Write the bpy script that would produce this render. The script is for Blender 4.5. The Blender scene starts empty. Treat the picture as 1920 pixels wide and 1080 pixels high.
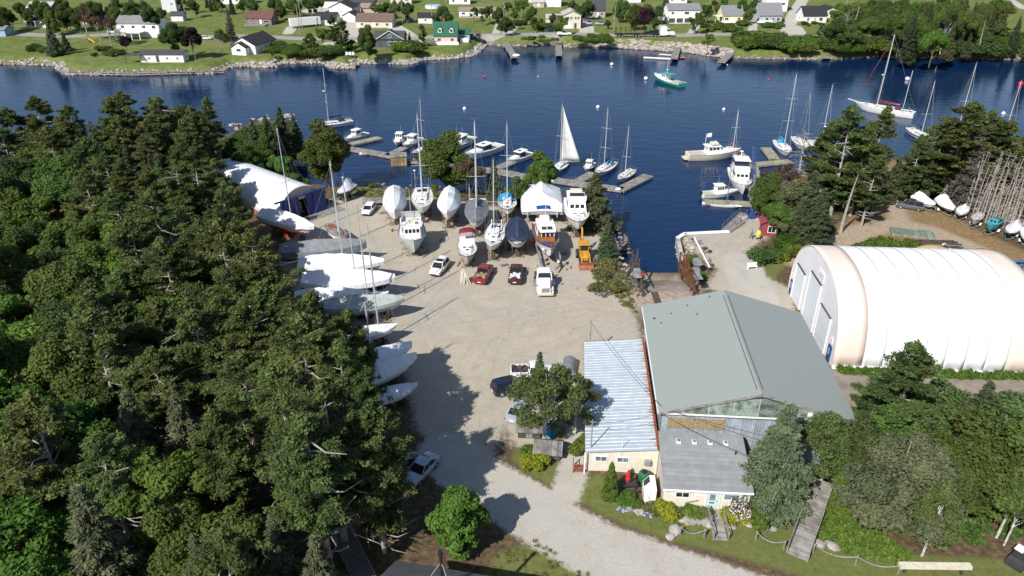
import bpy, bmesh, math, random
import numpy as np
from mathutils import Vector, Matrix
R=math.radians; PI=math.pi
sc=bpy.context.scene; col=sc.collection
rnd=random.Random(7)
# ------------------------------------------------------------------ camera, sky, sun, exposure
FPX,PITCH,HC=1382.0,R(28.17),51.0
cam=bpy.data.cameras.new('camera'); camo=bpy.data.objects.new('camera',cam); col.objects.link(camo)
camo.location=(0,0,HC); camo.rotation_euler=(PI/2-PITCH,0,0)
cam.sensor_width=36; cam.lens=36*FPX/1920; cam.clip_start=.5; cam.clip_end=9000; sc.camera=camo
SUN_EL,SHADOW_AZ=R(42),R(53)
w=bpy.data.worlds.new('World'); sc.world=w; w.use_nodes=True
nt=w.node_tree; bg=nt.nodes['Background']; sky=nt.nodes.new('ShaderNodeTexSky')
sky.sky_type='NISHITA'; sky.sun_disc=False; sky.sun_elevation=SUN_EL; sky.sun_rotation=PI/2-(SHADOW_AZ+PI)
sky.air_density=1.0; sky.dust_density=.6; sky.ozone_density=1.5
nt.links.new(sky.outputs[0],bg.inputs[0]); bg.inputs[1].default_value=.09
sl=bpy.data.lights.new('sun','SUN'); sl.energy=4.6; sl.angle=R(.5); sl.color=(1,.955,.88)
so=bpy.data.objects.new('sun',sl); col.objects.link(so)
so.rotation_euler=Vector((math.cos(SHADOW_AZ)*math.cos(SUN_EL),math.sin(SHADOW_AZ)*math.cos(SUN_EL),-math.sin(SUN_EL))).to_track_quat('-Z','Y').to_euler()
sc.view_settings.view_transform='Standard'; sc.view_settings.look='None'; sc.view_settings.exposure=.45; sc.view_settings.gamma=1
sc.cycles.max_bounces=5; sc.cycles.diffuse_bounces=2; sc.cycles.glossy_bounces=2; sc.cycles.transmission_bounces=3
# ------------------------------------------------------------------ photograph pixel -> place on the ground
CP,SP=math.cos(PITCH),math.sin(PITCH)
WATER=-1.5
def HL(x,y): return 0.0 if y<205 else .8+.032*max(0,min(y,470)-278)
def g(px,py,z=0):
    a=(px-960)/FPX; b=(540-py)/FPX; d=(a,CP+b*SP,-SP+b*CP); t=(z-HC)/d[2]; return (d[0]*t,d[1]*t)
def P(px,py,dz=0):
    z=0
    for i in range(25): x,y=g(px,py,z); z=HL(x,y)+dz
    return (x,y,z)
def W(px,py,z=WATER): x,y=g(px,py,z); return (x,y,z)
def head(p,q): return math.atan2(q[1]-p[1],q[0]-p[0])
# ------------------------------------------------------------------ tagging
def tag(o,label=None,cat=None,group=None,kind=None):
    if label: o['label']=label
    if cat: o['category']=cat
    if group: o['group']=group
    if kind: o['kind']=kind
    return o
def empty(name,loc,rz=0,label=None,cat=None,group=None):
    o=bpy.data.objects.new(name,None); col.objects.link(o); o.empty_display_size=.2
    o.location=loc; o.rotation_euler=(0,0,rz); return tag(o,label,cat,group)
kids={}
def link(me,name,parent=None,loc=(0,0,0),rz=0):
    o=bpy.data.objects.new(name,me); col.objects.link(o); o.location=loc; o.rotation_euler=(0,0,rz)
    if parent: o.parent=parent; kids.setdefault(parent.name,[]).append(o)
    return o
def dup(root,loc,rz=None,label=None,group=None,scale=None,parent=None):
    c=root.copy(); col.objects.link(c)
    if parent: c.parent=parent; kids.setdefault(parent.name,[]).append(c)
    if loc is not None: c.location=loc
    if rz is not None: c.rotation_euler=(0,0,rz)
    if scale: c.scale=scale if isinstance(scale,tuple) else (scale,)*3
    if label: c['label']=label
    if group: c['group']=group
    for ch in list(kids.get(root.name,[])): dup(ch,None,parent=c)
    return c
# ------------------------------------------------------------------ materials
def mat(name,c,rough=.7,var=.12,scale=1.5,metal=0,bump=0,c2=None,alpha=None,stretch=None,spec=.4,coat=0):
    m=bpy.data.materials.new(name); m.use_nodes=True; n=m.node_tree.nodes; l=m.node_tree.links
    b=n['Principled BSDF']; b.inputs['Roughness'].default_value=rough; b.inputs['Metallic'].default_value=metal
    b.inputs['Specular IOR Level'].default_value=spec; b.inputs['Coat Weight'].default_value=coat
    tc=n.new('ShaderNodeTexCoord'); src=tc.outputs['Object']
    if stretch:
        mp=n.new('ShaderNodeMapping'); mp.inputs['Scale'].default_value=stretch; l.new(src,mp.inputs[0]); src=mp.outputs[0]
    nz=n.new('ShaderNodeTexNoise'); nz.inputs['Scale'].default_value=scale; nz.inputs['Detail'].default_value=5; nz.inputs['Roughness'].default_value=.65
    l.new(src,nz.inputs['Vector'])
    rp=n.new('ShaderNodeValToRGB'); l.new(nz.outputs['Fac'],rp.inputs[0])
    c2=c2 or tuple(max(0,k*(1-2*var)) for k in c)
    rp.color_ramp.elements[0].position=.36; rp.color_ramp.elements[1].position=.62
    rp.color_ramp.elements[0].color=(*c2,1); rp.color_ramp.elements[1].color=(*c,1)
    l.new(rp.outputs[0],b.inputs['Base Color'])
    if bump:
        bp=n.new('ShaderNodeBump'); bp.inputs['Strength'].default_value=bump; bp.inputs['Distance'].default_value=.05; l.new(nz.outputs['Fac'],bp.inputs['Height']); l.new(bp.outputs[0],b.inputs['Normal'])
    return m
def striped(name,c,c2,axis=0,freq=5,rough=.7,var=.2,metal=0,bump=.3,width=.15,rust=None):
    """boards, ribs or courses that run across one object axis"""
    m=mat(name,c,rough,var,1.2,metal); n=m.node_tree.nodes; l=m.node_tree.links; b=n['Principled BSDF']
    tc=n.new('ShaderNodeTexCoord'); sx=n.new('ShaderNodeSeparateXYZ'); l.new(tc.outputs['Object'],sx.inputs[0])
    mu=n.new('ShaderNodeMath'); mu.operation='MULTIPLY'; mu.inputs[1].default_value=freq; l.new(sx.outputs[axis],mu.inputs[0])
    fr=n.new('ShaderNodeMath'); fr.operation='FRACT'; l.new(mu.outputs[0],fr.inputs[0])
    fl=n.new('ShaderNodeMath'); fl.operation='FLOOR'; l.new(mu.outputs[0],fl.inputs[0])
    wn=n.new('ShaderNodeTexWhiteNoise'); wn.noise_dimensions='1D'; l.new(fl.outputs[0],wn.inputs['W'])
    lt=n.new('ShaderNodeMath'); lt.operation='LESS_THAN'; lt.inputs[1].default_value=width; l.new(fr.outputs[0],lt.inputs[0])
    src=b.inputs['Base Color'].links[0].from_socket
    hs=n.new('ShaderNodeHueSaturation'); mr=n.new('ShaderNodeMapRange'); mr.inputs[3].default_value=1-var; mr.inputs[4].default_value=1+var*.6
    l.new(wn.outputs['Value'],mr.inputs[0]); l.new(mr.outputs[0],hs.inputs['Value']); l.new(src,hs.inputs['Color'])
    mx=n.new('ShaderNodeMix'); mx.data_type='RGBA'; l.new(lt.outputs[0],mx.inputs[0]); l.new(hs.outputs[0],mx.inputs[6]); mx.inputs[7].default_value=(*c2,1)
    l.new(mx.outputs[2],b.inputs['Base Color'])
    if bump:
        sn=n.new('ShaderNodeMath'); sn.operation='PINGPONG'; sn.inputs[1].default_value=.5; l.new(fr.outputs[0],sn.inputs[0])
        bp=n.new('ShaderNodeBump'); bp.inputs['Strength'].default_value=bump; bp.inputs['Distance'].default_value=.1; l.new(sn.outputs[0],bp.inputs['Height']); l.new(bp.outputs[0],b.inputs['Normal'])
    return m
M={}
def mk(k,*a,**kw): M[k]=mat(k,*a,**kw)
mk('gelcoat',(.78,.78,.76),.28,.06,1.5); mk('deck_white',(.72,.72,.7),.55,.12,2.5); mk('deck_cream',(.66,.61,.5),.55,.12,2.5)
mk('hull_beige',(.55,.47,.36),.35,.06); mk('hull_grey',(.47,.5,.5),.45,.14,1.2); mk('hull_navy',(.012,.02,.06),.25,.1); mk('hull_black',(.012,.013,.016),.3,.1)
mk('hull_green',(.03,.33,.25),.35,.08); mk('antifoul_red',(.2,.03,.025),.8,.3,3); mk('antifoul_blue',(.02,.05,.14),.8,.3,3); mk('antifoul_dark',(.035,.035,.045),.8,.3,3); mk('antifoul_green',(.1,.16,.14),.8,.3,3)
mk('wrap_white',(.75,.76,.785),.4,.09,1.9,bump=1.0); mk('wrap_grey',(.2,.22,.24),.75,.15,1.2,bump=.5); mk('wrap_sage',(.36,.41,.39),.7,.12,1.2,bump=.5)
mk('wrap_blue',(.025,.035,.085),.75,.2,1.5,bump=.6); mk('canvas_grey',(.17,.19,.21),.85,.2,1.5,bump=.5); mk('canvas_maroon',(.2,.012,.035),.85,.15); mk('canvas_blue',(.02,.07,.3),.8,.2); mk('canvas_sky',(.03,.3,.55),.8,.15); mk('canvas_navy',(.015,.025,.07),.85,.2); mk('canvas_teal',(.05,.2,.35),.8,.15)
mk('sailcloth',(.75,.75,.73),.8,.05,.6,stretch=(1,1,4))
mk('spar',(.62,.64,.66),.35,.06,1,metal=.3); mk('spar_dark',(.22,.23,.24),.5,.1,1,metal=.3); mk('spar_wood',(.33,.24,.14),.5,.2); mk('wire',(.42,.43,.44),.4,.05,metal=.5); mk('steel',(.42,.43,.44),.45,.15,2,metal=.6)
mk('galv',(.38,.4,.41),.55,.2,2,metal=.4); mk('rust',(.18,.07,.035),.9,.35,4); mk('rust_red',(.3,.09,.04),.85,.3,3)
mk('glass',(.02,.025,.03),.08,.2,spec=.6); mk('glass_pale',(.2,.25,.28),.1,.3,.8,spec=.6); mk('black',(.02,.02,.022),.7,.2); mk('tyre',(.025,.025,.025),.9,.1); mk('rim',(.45,.46,.47),.35,.1,metal=.6)
mk('teak',(.3,.11,.045),.4,.25,3,stretch=(.4,3,3)); mk('varnish',(.42,.15,.04),.3,.2,3,stretch=(.5,3,3)); mk('mahog',(.17,.055,.045),.35,.25,3,stretch=(.4,3,3))
mk('white_paint',(.78,.78,.76),.6,.06,2); mk('cream_paint',(.68,.62,.46),.65,.06,2); mk('trim_white',(.8,.8,.79),.5,.04)
mk('foam_white',(.75,.76,.78),.5,.08); mk('buoy_red',(.62,.03,.03),.4,.1); mk('buoy_white',(.8,.8,.8),.4,.05); mk('orange',(.7,.16,.03),.6,.1); mk('yellow',(.75,.5,.03),.5,.15,2)
mk('car_white',(.75,.76,.77),.2,.03,coat=.6); mk('car_red',(.22,.012,.02),.25,.05,coat=.6); mk('car_maroon',(.07,.014,.014),.3,.1,coat=.5); mk('car_black',(.012,.012,.015),.2,.05,coat=.6); mk('car_navy',(.012,.02,.05),.2,.05,coat=.6); mk('car_silver',(.45,.5,.55),.25,.04,metal=.3,coat=.5); mk('car_grey',(.1,.11,.12),.25,.05,coat=.5); mk('car_blue',(.03,.1,.24),.25,.05,coat=.6)
mk('lamp_red',(.45,.02,.02),.2,.1); mk('lamp_clear',(.65,.68,.7),.12,.1); mk('plastic_dark',(.04,.04,.042),.6,.15)
mk('digger',(.62,.33,.03),.55,.25,2.5,c2=(.36,.15,.03)); mk('bucket',(.36,.13,.07),.75,.25,3)
mk('bankstone',(.24,.21,.17),.9,.35,1.2,bump=.5); mk('stone',(.42,.39,.35),.9,.3,.9,bump=.5); mk('stone_pink',(.44,.385,.345),.9,.3,.9,bump=.5); mk('concrete',(.44,.42,.38),.9,.2,1.2,bump=.2); mk('concrete_pink',(.4,.32,.26),.9,.25,1.2); mk('ledge',(.5,.48,.45),.9,.25,.5,bump=.6)
mk('wood_grey',(.3,.28,.26),.9,.3,2,bump=.3); mk('wood_dark',(.1,.08,.065),.9,.3,2); mk('wood_tan',(.4,.29,.16),.85,.25,2); mk('wood_red',(.3,.12,.07),.85,.2,2); mk('osb',(.4,.3,.17),.9,.3,9); mk('pole_wood',(.36,.33,.29),.9,.2,2)
mk('bark',(.16,.13,.105),.95,.3,3,bump=.6); mk('bark_grey',(.42,.38,.34),.95,.25,3,bump=.5); mk('bark_birch',(.62,.6,.56),.8,.3,3,c2=(.2,.19,.18)); mk('deadwood',(.38,.34,.31),.95,.2,3)
mk('sign_blue',(.03,.06,.22),.5,.1); mk('teal',(.06,.36,.4),.5,.15); mk('ice_white',(.8,.8,.8),.4,.03); mk('green_plastic',(.03,.14,.07),.5,.15); mk('pale_door',(.5,.68,.66),.5,.06)
mk('skin',(.5,.3,.22),.6,.1); mk('cloth_teal',(.04,.35,.42),.85,.1); mk('cloth_dark',(.04,.045,.06),.9,.2); mk('cloth_yellow',(.75,.62,.08),.8,.15); mk('hair',(.06,.04,.03),.8,.2); mk('brick',(.3,.13,.09),.85,.3,4); mk('wharf_green',(.05,.1,.09),.8,.3,2)
mk('flower',(.75,.68,.72),.8,.2,6,c2=(.5,.36,.5)); mk('flower_purple',(.45,.2,.55),.8,.2,6); mk('sand',(.5,.34,.17),.95,.15,3)
M['planks']=striped('planks',(.31,.29,.265),(.07,.065,.06),0,5.5,.9,.25,bump=.2,width=.1)
M['planks_y']=striped('planks_y',(.31,.29,.265),(.07,.065,.06),1,5.5,.9,.25,bump=.2,width=.1)
M['planks_new']=striped('planks_new',(.36,.34,.24),(.1,.09,.07),0,5,.9,.2,bump=.2,width=.1)
M['crib_boards']=striped('crib_boards',(.4,.3,.15),(.12,.085,.04),0,4.5,.85,.3,bump=.3,width=.14)
M['corrug']=striped('corrug',(.52,.58,.64),(.44,.5,.56),1,1.9,.42,.10,.2,bump=.3,width=.3)
M['corrug_wall']=striped('corrug_wall',(.52,.585,.66),(.34,.39,.45),0,4,.5,.22,.25,bump=.5,width=.35)
M['siding_v']=striped('siding_v',(.68,.63,.53),(.42,.39,.33),0,3.2,.7,.05,bump=.1,width=.05)
M['siding_h']=striped('siding_h',(.72,.72,.7),(.5,.5,.5),2,5,.6,.03,bump=.2,width=.1)
M['shingle']=striped('shingle',(.25,.262,.27),(.19,.2,.205),1,2.2,.9,.1,bump=.1,width=.12)
# ------------------------------------------------------------------ mesh builder
class MB:
    def __init__(s): s.v=[]; s.f=[]; s.m=[]
    def add(s,v,f,mi=0):
        o=len(s.v); s.v+=[tuple(p) for p in v]; s.f+=[tuple(i+o for i in q) for q in f]; s.m+=[mi]*len(f); return s
    def box(s,c,d,rz=0,mi=0,taper=1,ry=0):
        hx,hy,hz=d[0]/2,d[1]/2,d[2]/2; v=[]
        for z,k in ((-hz,1),(hz,taper)):
            for x,y in ((-hx,-hy),(hx,-hy),(hx,hy),(-hx,hy)):
                X,Y,Z=x*k,y*k,z
                if ry: X,Z=X*math.cos(ry)+Z*math.sin(ry),-X*math.sin(ry)+Z*math.cos(ry)
                if rz: X,Y=X*math.cos(rz)-Y*math.sin(rz),X*math.sin(rz)+Y*math.cos(rz)
                v.append((c[0]+X,c[1]+Y,c[2]+Z))
        return s.add(v,[(0,3,2,1),(4,5,6,7),(0,1,5,4),(1,2,6,5),(2,3,7,6),(3,0,4,7)],mi)
    def cyl(s,a,b,r0,r1=None,n=8,mi=0,cap=True):
        r1=r0 if r1 is None else r1; a=Vector(a); b=Vector(b); d=b-a
        if d.length<1e-6: return s
        d.normalize(); u=d.orthogonal().normalized(); w_=d.cross(u); v=[]
        for p,r in ((a,r0),(b,r1)):
            for i in range(n):
                t=2*PI*i/n; v.append(p+u*math.cos(t)*r+w_*math.sin(t)*r)
        f=[(i,(i+1)%n,n+(i+1)%n,n+i) for i in range(n)]
        if cap: f+=[tuple(range(n))[::-1],tuple(range(n,2*n))]
        return s.add(v,f,mi)
    def tube(s,pts,r,n=6,mi=0):
        for i in range(len(pts)-1):
            ra=r[i] if isinstance(r,(list,tuple)) else r; rb=r[i+1] if isinstance(r,(list,tuple)) else r
            s.cyl(pts[i],pts[i+1],ra,rb,n,mi,cap=True)
        return s
    def loft(s,rings,closed=True,caps=True,mi=0,fm=None):
        n=len(rings[0]); v=[p for r in rings for p in r]; f=[]
        for i in range(len(rings)-1):
            for j in range(n if closed else n-1):
                k=(j+1)%n; f.append((i*n+j,i*n+k,(i+1)*n+k,(i+1)*n+j))
        if caps and closed: f+=[tuple(range(n))[::-1],tuple(range((len(rings)-1)*n,len(rings)*n))]
        return s.add(v,f,mi)
    def ball(s,c,r,n=10,m=7,mi=0,sz=None):
        sz=sz or (1,1,1); rings=[]
        for i in range(1,m):
            t=PI*i/m; rings.append([(c[0]+r*sz[0]*math.sin(t)*math.cos(2*PI*j/n),c[1]+r*sz[1]*math.sin(t)*math.sin(2*PI*j/n),c[2]-r*sz[2]*math.cos(t)) for j in range(n)])
        return s.loft(rings,mi=mi)
    def prism(s,pts,z0,z1,mi=0):
        return s.loft([[(x,y,z0) for x,y in pts],[(x,y,z1) for x,y in pts]],mi=mi)
    def slab(s,pts,t,mi=0):
        """a flat or folded sheet through pts with thickness t"""
        a=[Vector(p) for p in pts]; nn=(a[1]-a[0]).cross(a[2]-a[0]).normalized()*t
        return s.loft([[p for p in a],[p-nn for p in a]],mi=mi)
    def build(s,name,mats,parent=None,smooth=False,loc=(0,0,0),rz=0,bevel=0,fix=True):
        if not isinstance(mats,(list,tuple)): mats=[mats]
        me=bpy.data.meshes.new(name); me.from_pydata(s.v,[],s.f)
        for m_ in mats: me.materials.append(M[m_] if isinstance(m_,str) else m_)
        if len(mats)>1: me.polygons.foreach_set('material_index',s.m)
        if fix:
            b=bmesh.new(); b.from_mesh(me); bmesh.ops.recalc_face_normals(b,faces=b.faces); b.to_mesh(me); b.free()
        if smooth: me.shade_smooth(); me.set_sharp_from_angle(angle=R(smooth if smooth is not True else 40))
        o=link(me,name,parent,loc,rz)
        if bevel:
            bv=o.modifiers.new('bevel','BEVEL'); bv.width=bevel; bv.segments=2; bv.limit_method='ANGLE'; bv.angle_limit=R(50)
        return o
def facing(name,parts,loc,rz,label,cat,group=None): pass
# ------------------------------------------------------------------ terrain: one sheet, split by zone
def pxpoly(pts,z=0): return [g(x,y,z) for x,y in pts]
near_shore=pxpoly([(-700,330),(-200,312),(0,302),(150,290),(300,276),(420,258),(452,240),(500,228),(548,226),(556,238),(535,258),(530,282),(560,318),(585,345),(640,352),(700,353),(740,358),(800,360),(860,358),(900,360),(960,372),(1020,382),(1075,385),(1120,400),(1150,425),(1160,460),(1168,488),(1190,506),(1230,512),(1272,512),(1284,500),(1276,470),(1270,447),(1275,440),(1320,436),(1368,433),(1392,414),(1420,396),(1432,384),(1436,360),(1470,335),(1520,318),(1580,302),(1640,296),(1700,300),(1740,288),(1800,272),(1900,262),(2050,254),(2600,250)],-.9)
far_shore=pxpoly([(-900,96),(-300,104),(0,118),(60,119),(104,121),(118,133),(122,138),(250,138),(400,135),(422,128),(440,122),(512,124),(530,116),(608,116),(624,125),(664,126),(670,116),(770,118),(790,110),(850,108),(880,104),(897,95),(911,81),(945,84),(980,84),(1045,81),(1062,86),(1120,85),(1180,88),(1290,95),(1370,107),(1430,107),(1500,108),(1560,109),(1650,104),(1750,106),(1860,109),(1920,109),(2400,112),(3000,112)],-.9)
water_poly=[(-6000,near_shore[0][1])]+near_shore+[(6000,near_shore[-1][1]),(6000,far_shore[-1][1])]+far_shore[::-1]+[(-6000,far_shore[0][1])]
yard_poly=pxpoly([(560,420),(600,395),(650,365),(690,372),(760,372),(830,372),(900,385),(1000,392),(1080,400),(1125,440),(1150,500),(1165,520),(1180,570),(1195,600),(1205,640),(1100,640),(1098,760),(1060,790),(1035,830),(1020,845),(960,835),(945,800),(925,860),(880,905),(840,870),(780,800),(760,700),(720,640),(640,600),(560,560),(520,480)])
wharf_poly=pxpoly([(1276,445),(1290,439),(1368,435),(1420,398),(1440,398),(1445,420),(1440,445),(1395,475),(1395,510),(1440,520),(1490,545),(1490,600),(1500,640),(1450,640),(1400,560),(1320,540),(1345,505),(1330,495),(1300,470)])
ramp_poly=pxpoly([(1150,500),(1168,492),(1190,510),(1275,515),(1290,505),(1320,545),(1310,570),(1200,600),(1160,560)])
side_poly=pxpoly([(1520,600),(1560,690),(2200,720),(2200,760),(1800,745),(1660,735),(1640,790),(1640,860),(1560,860),(1560,760)])
lawn_polys=[pxpoly(q) for q in ([(1060,800),(1065,860),(1062,918),(1040,915),(990,888),(960,860),(968,835),(1030,800)],
 [(1085,910),(1120,890),(1150,905),(1180,940),(1250,960),(1340,965),(1345,1005),(1290,1022),(1200,995),(1120,960),(1083,935)],
 [(1340,965),(1420,965),(1480,985),(1560,1020),(1720,1040),(1920,1050),(2000,1060),(2000,1110),(1700,1115),(1500,1080),(1400,1050),(1290,1022),(1345,1000)],
 [(640,352),(660,346),(760,358),(830,362),(835,378),(760,372),(690,366),(650,362)],
 [(1395,500),(1440,485),(1500,470),(1560,445),(1640,470),(1720,470),(1730,490),(1500,480),(1470,500),(1440,535),(1395,510)],
 [(1010,1010),(1060,1040),(1120,1080),(1200,1120),(1000,1120),(900,1100),(930,1040)],
 [(1950,735),(2700,745),(3200,1300),(2000,1110),(1930,1050),(1925,900)],[(2130,460),(2700,440),(3200,690),(2130,640)],
 [(1565,690),(1700,700),(1920,705),(2200,712),(2200,726),(1800,722),(1640,712)])]
dirt_poly=pxpoly([(1500,480),(1560,430),(1600,400),(1620,350),(1670,300),(1740,310),(1720,350),(1760,380),(1830,430),(1920,470),(2100,540),(2100,640),(1920,540),(1800,490),(1690,480),(1640,480)])
roads=[([(840,850),(900,900),(960,935),(1040,985),(1120,1030),(1240,1075),(1400,1130),(1700,1230)],3.3),([(1060,930),(1075,880),(1082,850),(1090,800)],1.5),([(1400,600),(1420,560),(1400,520),(1390,490)],3.0)]
tracks=[([(1500,490),(1560,458),(1620,432),(1680,420),(1740,432),(1810,462),(1900,505),(2050,590)],2.6),([(1690,420),(1672,370),(1660,330)],1.6)]
far_roads=[([(-400,52),(-200,57),(0,63),(60,65),(140,68),(215,64),(300,62),(380,69),(430,67),(500,69),(560,72),(640,72),(720,73),(780,71),(830,68),(900,66),(1000,64),(1080,63),(1150,66),(1250,67),(1350,64),(1450,66),(1520,68),(1600,70),(1650,73),(1750,75),(1860,72),(1920,72),(2300,74)],3.0),
 ([(655,70),(660,55),(668,42)],5),([(740,50),(760,62),(770,70)],3.2),([(640,10),(610,14),(590,20)],6),([(930,62),(938,40)],1.6),([(950,62),(965,50),(985,45)],2.0),([(1100,62),(1100,50),(1095,40)],3.0),([(1295,64),(1312,40),(1322,20)],1.6),([(1410,62),(1413,40)],1.8),([(1475,66),(1480,45),(1492,20),(1505,0)],2.8),([(1500,66),(1490,50)],3),([(1240,58),(1242,46)],1.4),([(335,70),(345,55)],1.8),([(540,62),(548,50)],2.2),([(1895,0),(1920,16)],2),([(1610,68),(1604,50)],2.2),([(618,82),(650,80),(660,74)],3.0)]
def sd_poly(X,Y,poly):
    d=np.full(X.shape,1e9); ins=np.zeros(X.shape,bool); n=len(poly)
    for i in range(n):
        ax,ay=poly[i]; bx,by=poly[(i+1)%n]; ex,ey=bx-ax,by-ay; L2=ex*ex+ey*ey+1e-9
        t=np.clip(((X-ax)*ex+(Y-ay)*ey)/L2,0,1); d=np.minimum(d,(X-ax-t*ex)**2+(Y-ay-t*ey)**2)
        c=(ay>Y)!=(by>Y); ins^=c&(X<(bx-ax)*(Y-ay)/(by-ay+1e-12)+ax)
    return np.where(ins,-1,1)*np.sqrt(d)
def sd_line(X,Y,pts,hw):
    d=np.full(X.shape,1e9)
    for (ax,ay),(bx,by) in zip(pts[:-1],pts[1:]):
        ex,ey=bx-ax,by-ay; L2=ex*ex+ey*ey+1e-9
        t=np.clip(((X-ax)*ex+(Y-ay)*ey)/L2,0,1); d=np.minimum(d,(X-ax-t*ex)**2+(Y-ay-t*ey)**2)
    return np.sqrt(d)-hw
def axis(segs):
    a=[segs[0][0]]
    for s0,s1,st in segs:
        n=max(1,int(round((s1-s0)/st))); a+=list(np.linspace(s0,s1,n+1)[1:])
    return np.array(a)
gx=axis([(-4000,-600,340),(-600,-260,20),(-260,-75,1.6),(-75,95,.6),(95,260,1.6),(260,600,20),(600,4000,340)])
gy=axis([(-200,20,10),(20,150,.6),(150,235,1.7),(235,330,1.0),(330,470,2.5),(470,900,40),(900,6000,425)])
X,Y=np.meshgrid(gx,gy)
sw=sd_poly(X,Y,water_poly)
far=np.clip((Y-200)/10,0,1)
land=np.where(Y<205,0,.8+.032*np.clip(np.minimum(Y,470)-278,0,None))
def vnoise(X,Y,s,seed):
    r=np.random.RandomState(seed); T=r.rand(256,256); x=X/s; y=Y/s; i=np.floor(x).astype(int); j=np.floor(y).astype(int); fx=x-i; fy=y-j
    fx=fx*fx*(3-2*fx); fy=fy*fy*(3-2*fy); q=lambda a,b:T[a%256,b%256]
    return (q(i,j)*(1-fx)+q(i+1,j)*fx)*(1-fy)+(q(i,j+1)*(1-fx)+q(i+1,j+1)*fx)*fy
bump=(vnoise(X,Y,3.5,1)-.5)*.10+(vnoise(X,Y,1.3,2)-.5)*.04
s=np.clip((sw+.4)/np.where(far>.5,5.0,2.2),0,1); s=s*s*(3-2*s)
Z=np.where(sw>0,-1.55+(land+1.55)*s,-1.6-np.minimum(3.5,-sw*.35))+bump*np.clip(sw,0,1)
wharf=sd_poly(X,Y,wharf_poly); Z=np.where((wharf<0)&(sw>-1.5),np.where(wharf<0,0,Z),Z)
rmp=sd_poly(X,Y,ramp_poly)
Z=np.where((rmp<0)&(sw<6)&(sw>-1.5),np.minimum(Z,-1.75+np.clip(sw+1,0,7)*.25),Z)
yard=np.minimum(sd_poly(X,Y,yard_poly),wharf); side=np.minimum(sd_poly(X,Y,side_poly),rmp)
lawn=np.minimum.reduce([sd_poly(X,Y,q) for q in lawn_polys]); lawn=np.where(far>.5,-20,lawn)
dirt=sd_poly(X,Y,dirt_poly)
road=np.minimum.reduce([sd_line(X,Y,[g(*q) for q in pts],hw) for pts,hw in roads])
fr=sd_line(X,Y,[P(*q)[:2] for q in far_roads[0][0]],far_roads[0][1])
fdrive=np.minimum.reduce([sd_line(X,Y,[P(*q)[:2] for q in pts],hw) for pts,hw in far_roads[1:]])
road=np.where(far>.5,fdrive,road); track=np.minimum.reduce([sd_line(X,Y,[g(*q) for q in pts],hw) for pts,hw in tracks])
ruts=[[(880,890),(850,790),(890,660),(980,600),(1130,565)],[(935,870),(905,720),(950,620),(1080,585),(1190,600)],[(870,830),(815,670),(795,570),(835,525)],[(1190,615),(1060,600),(960,560),(900,535)],[(1160,560),(1060,555),(985,545)],[(900,760),(960,680),(1060,640),(1090,620)],[(760,560),(840,600),(960,580),(1100,540)],[(1420,560),(1400,520),(1370,480),(1390,440)],[(1150,580),(1000,620),(850,640),(790,640)]]
def smooth_line(p):
    p=[np.array(q) for q in p]; p=[2*p[0]-p[1]]+p+[2*p[-1]-p[-2]]; o=[]
    for i in range(1,len(p)-2):
        for t in np.linspace(0,1,7)[:-1]: o.append(.5*((2*p[i])+(-p[i-1]+p[i+1])*t+(2*p[i-1]-5*p[i]+4*p[i+1]-p[i+2])*t*t+(-p[i-1]+3*p[i]-3*p[i+1]+p[i+2])*t**3))
    return o+[p[-2]]
rut=np.full(X.shape,9.)
for q in ruts:
    l_=smooth_line([g(*k) for k in q])
    for w_ in (1,): rut=np.minimum(rut,np.abs(sd_line(X,Y,l_,0)-.85)-.12)
GA=dict(sw=sw,rut=rut,yard=np.where(far>.5,50,yard),side=np.where(far>.5,50,side),lawn=lawn,dirt=np.where(far>.5,50,dirt),road=road,track=track,asphalt=np.where(far>.5,fr,50),far=far)
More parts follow.
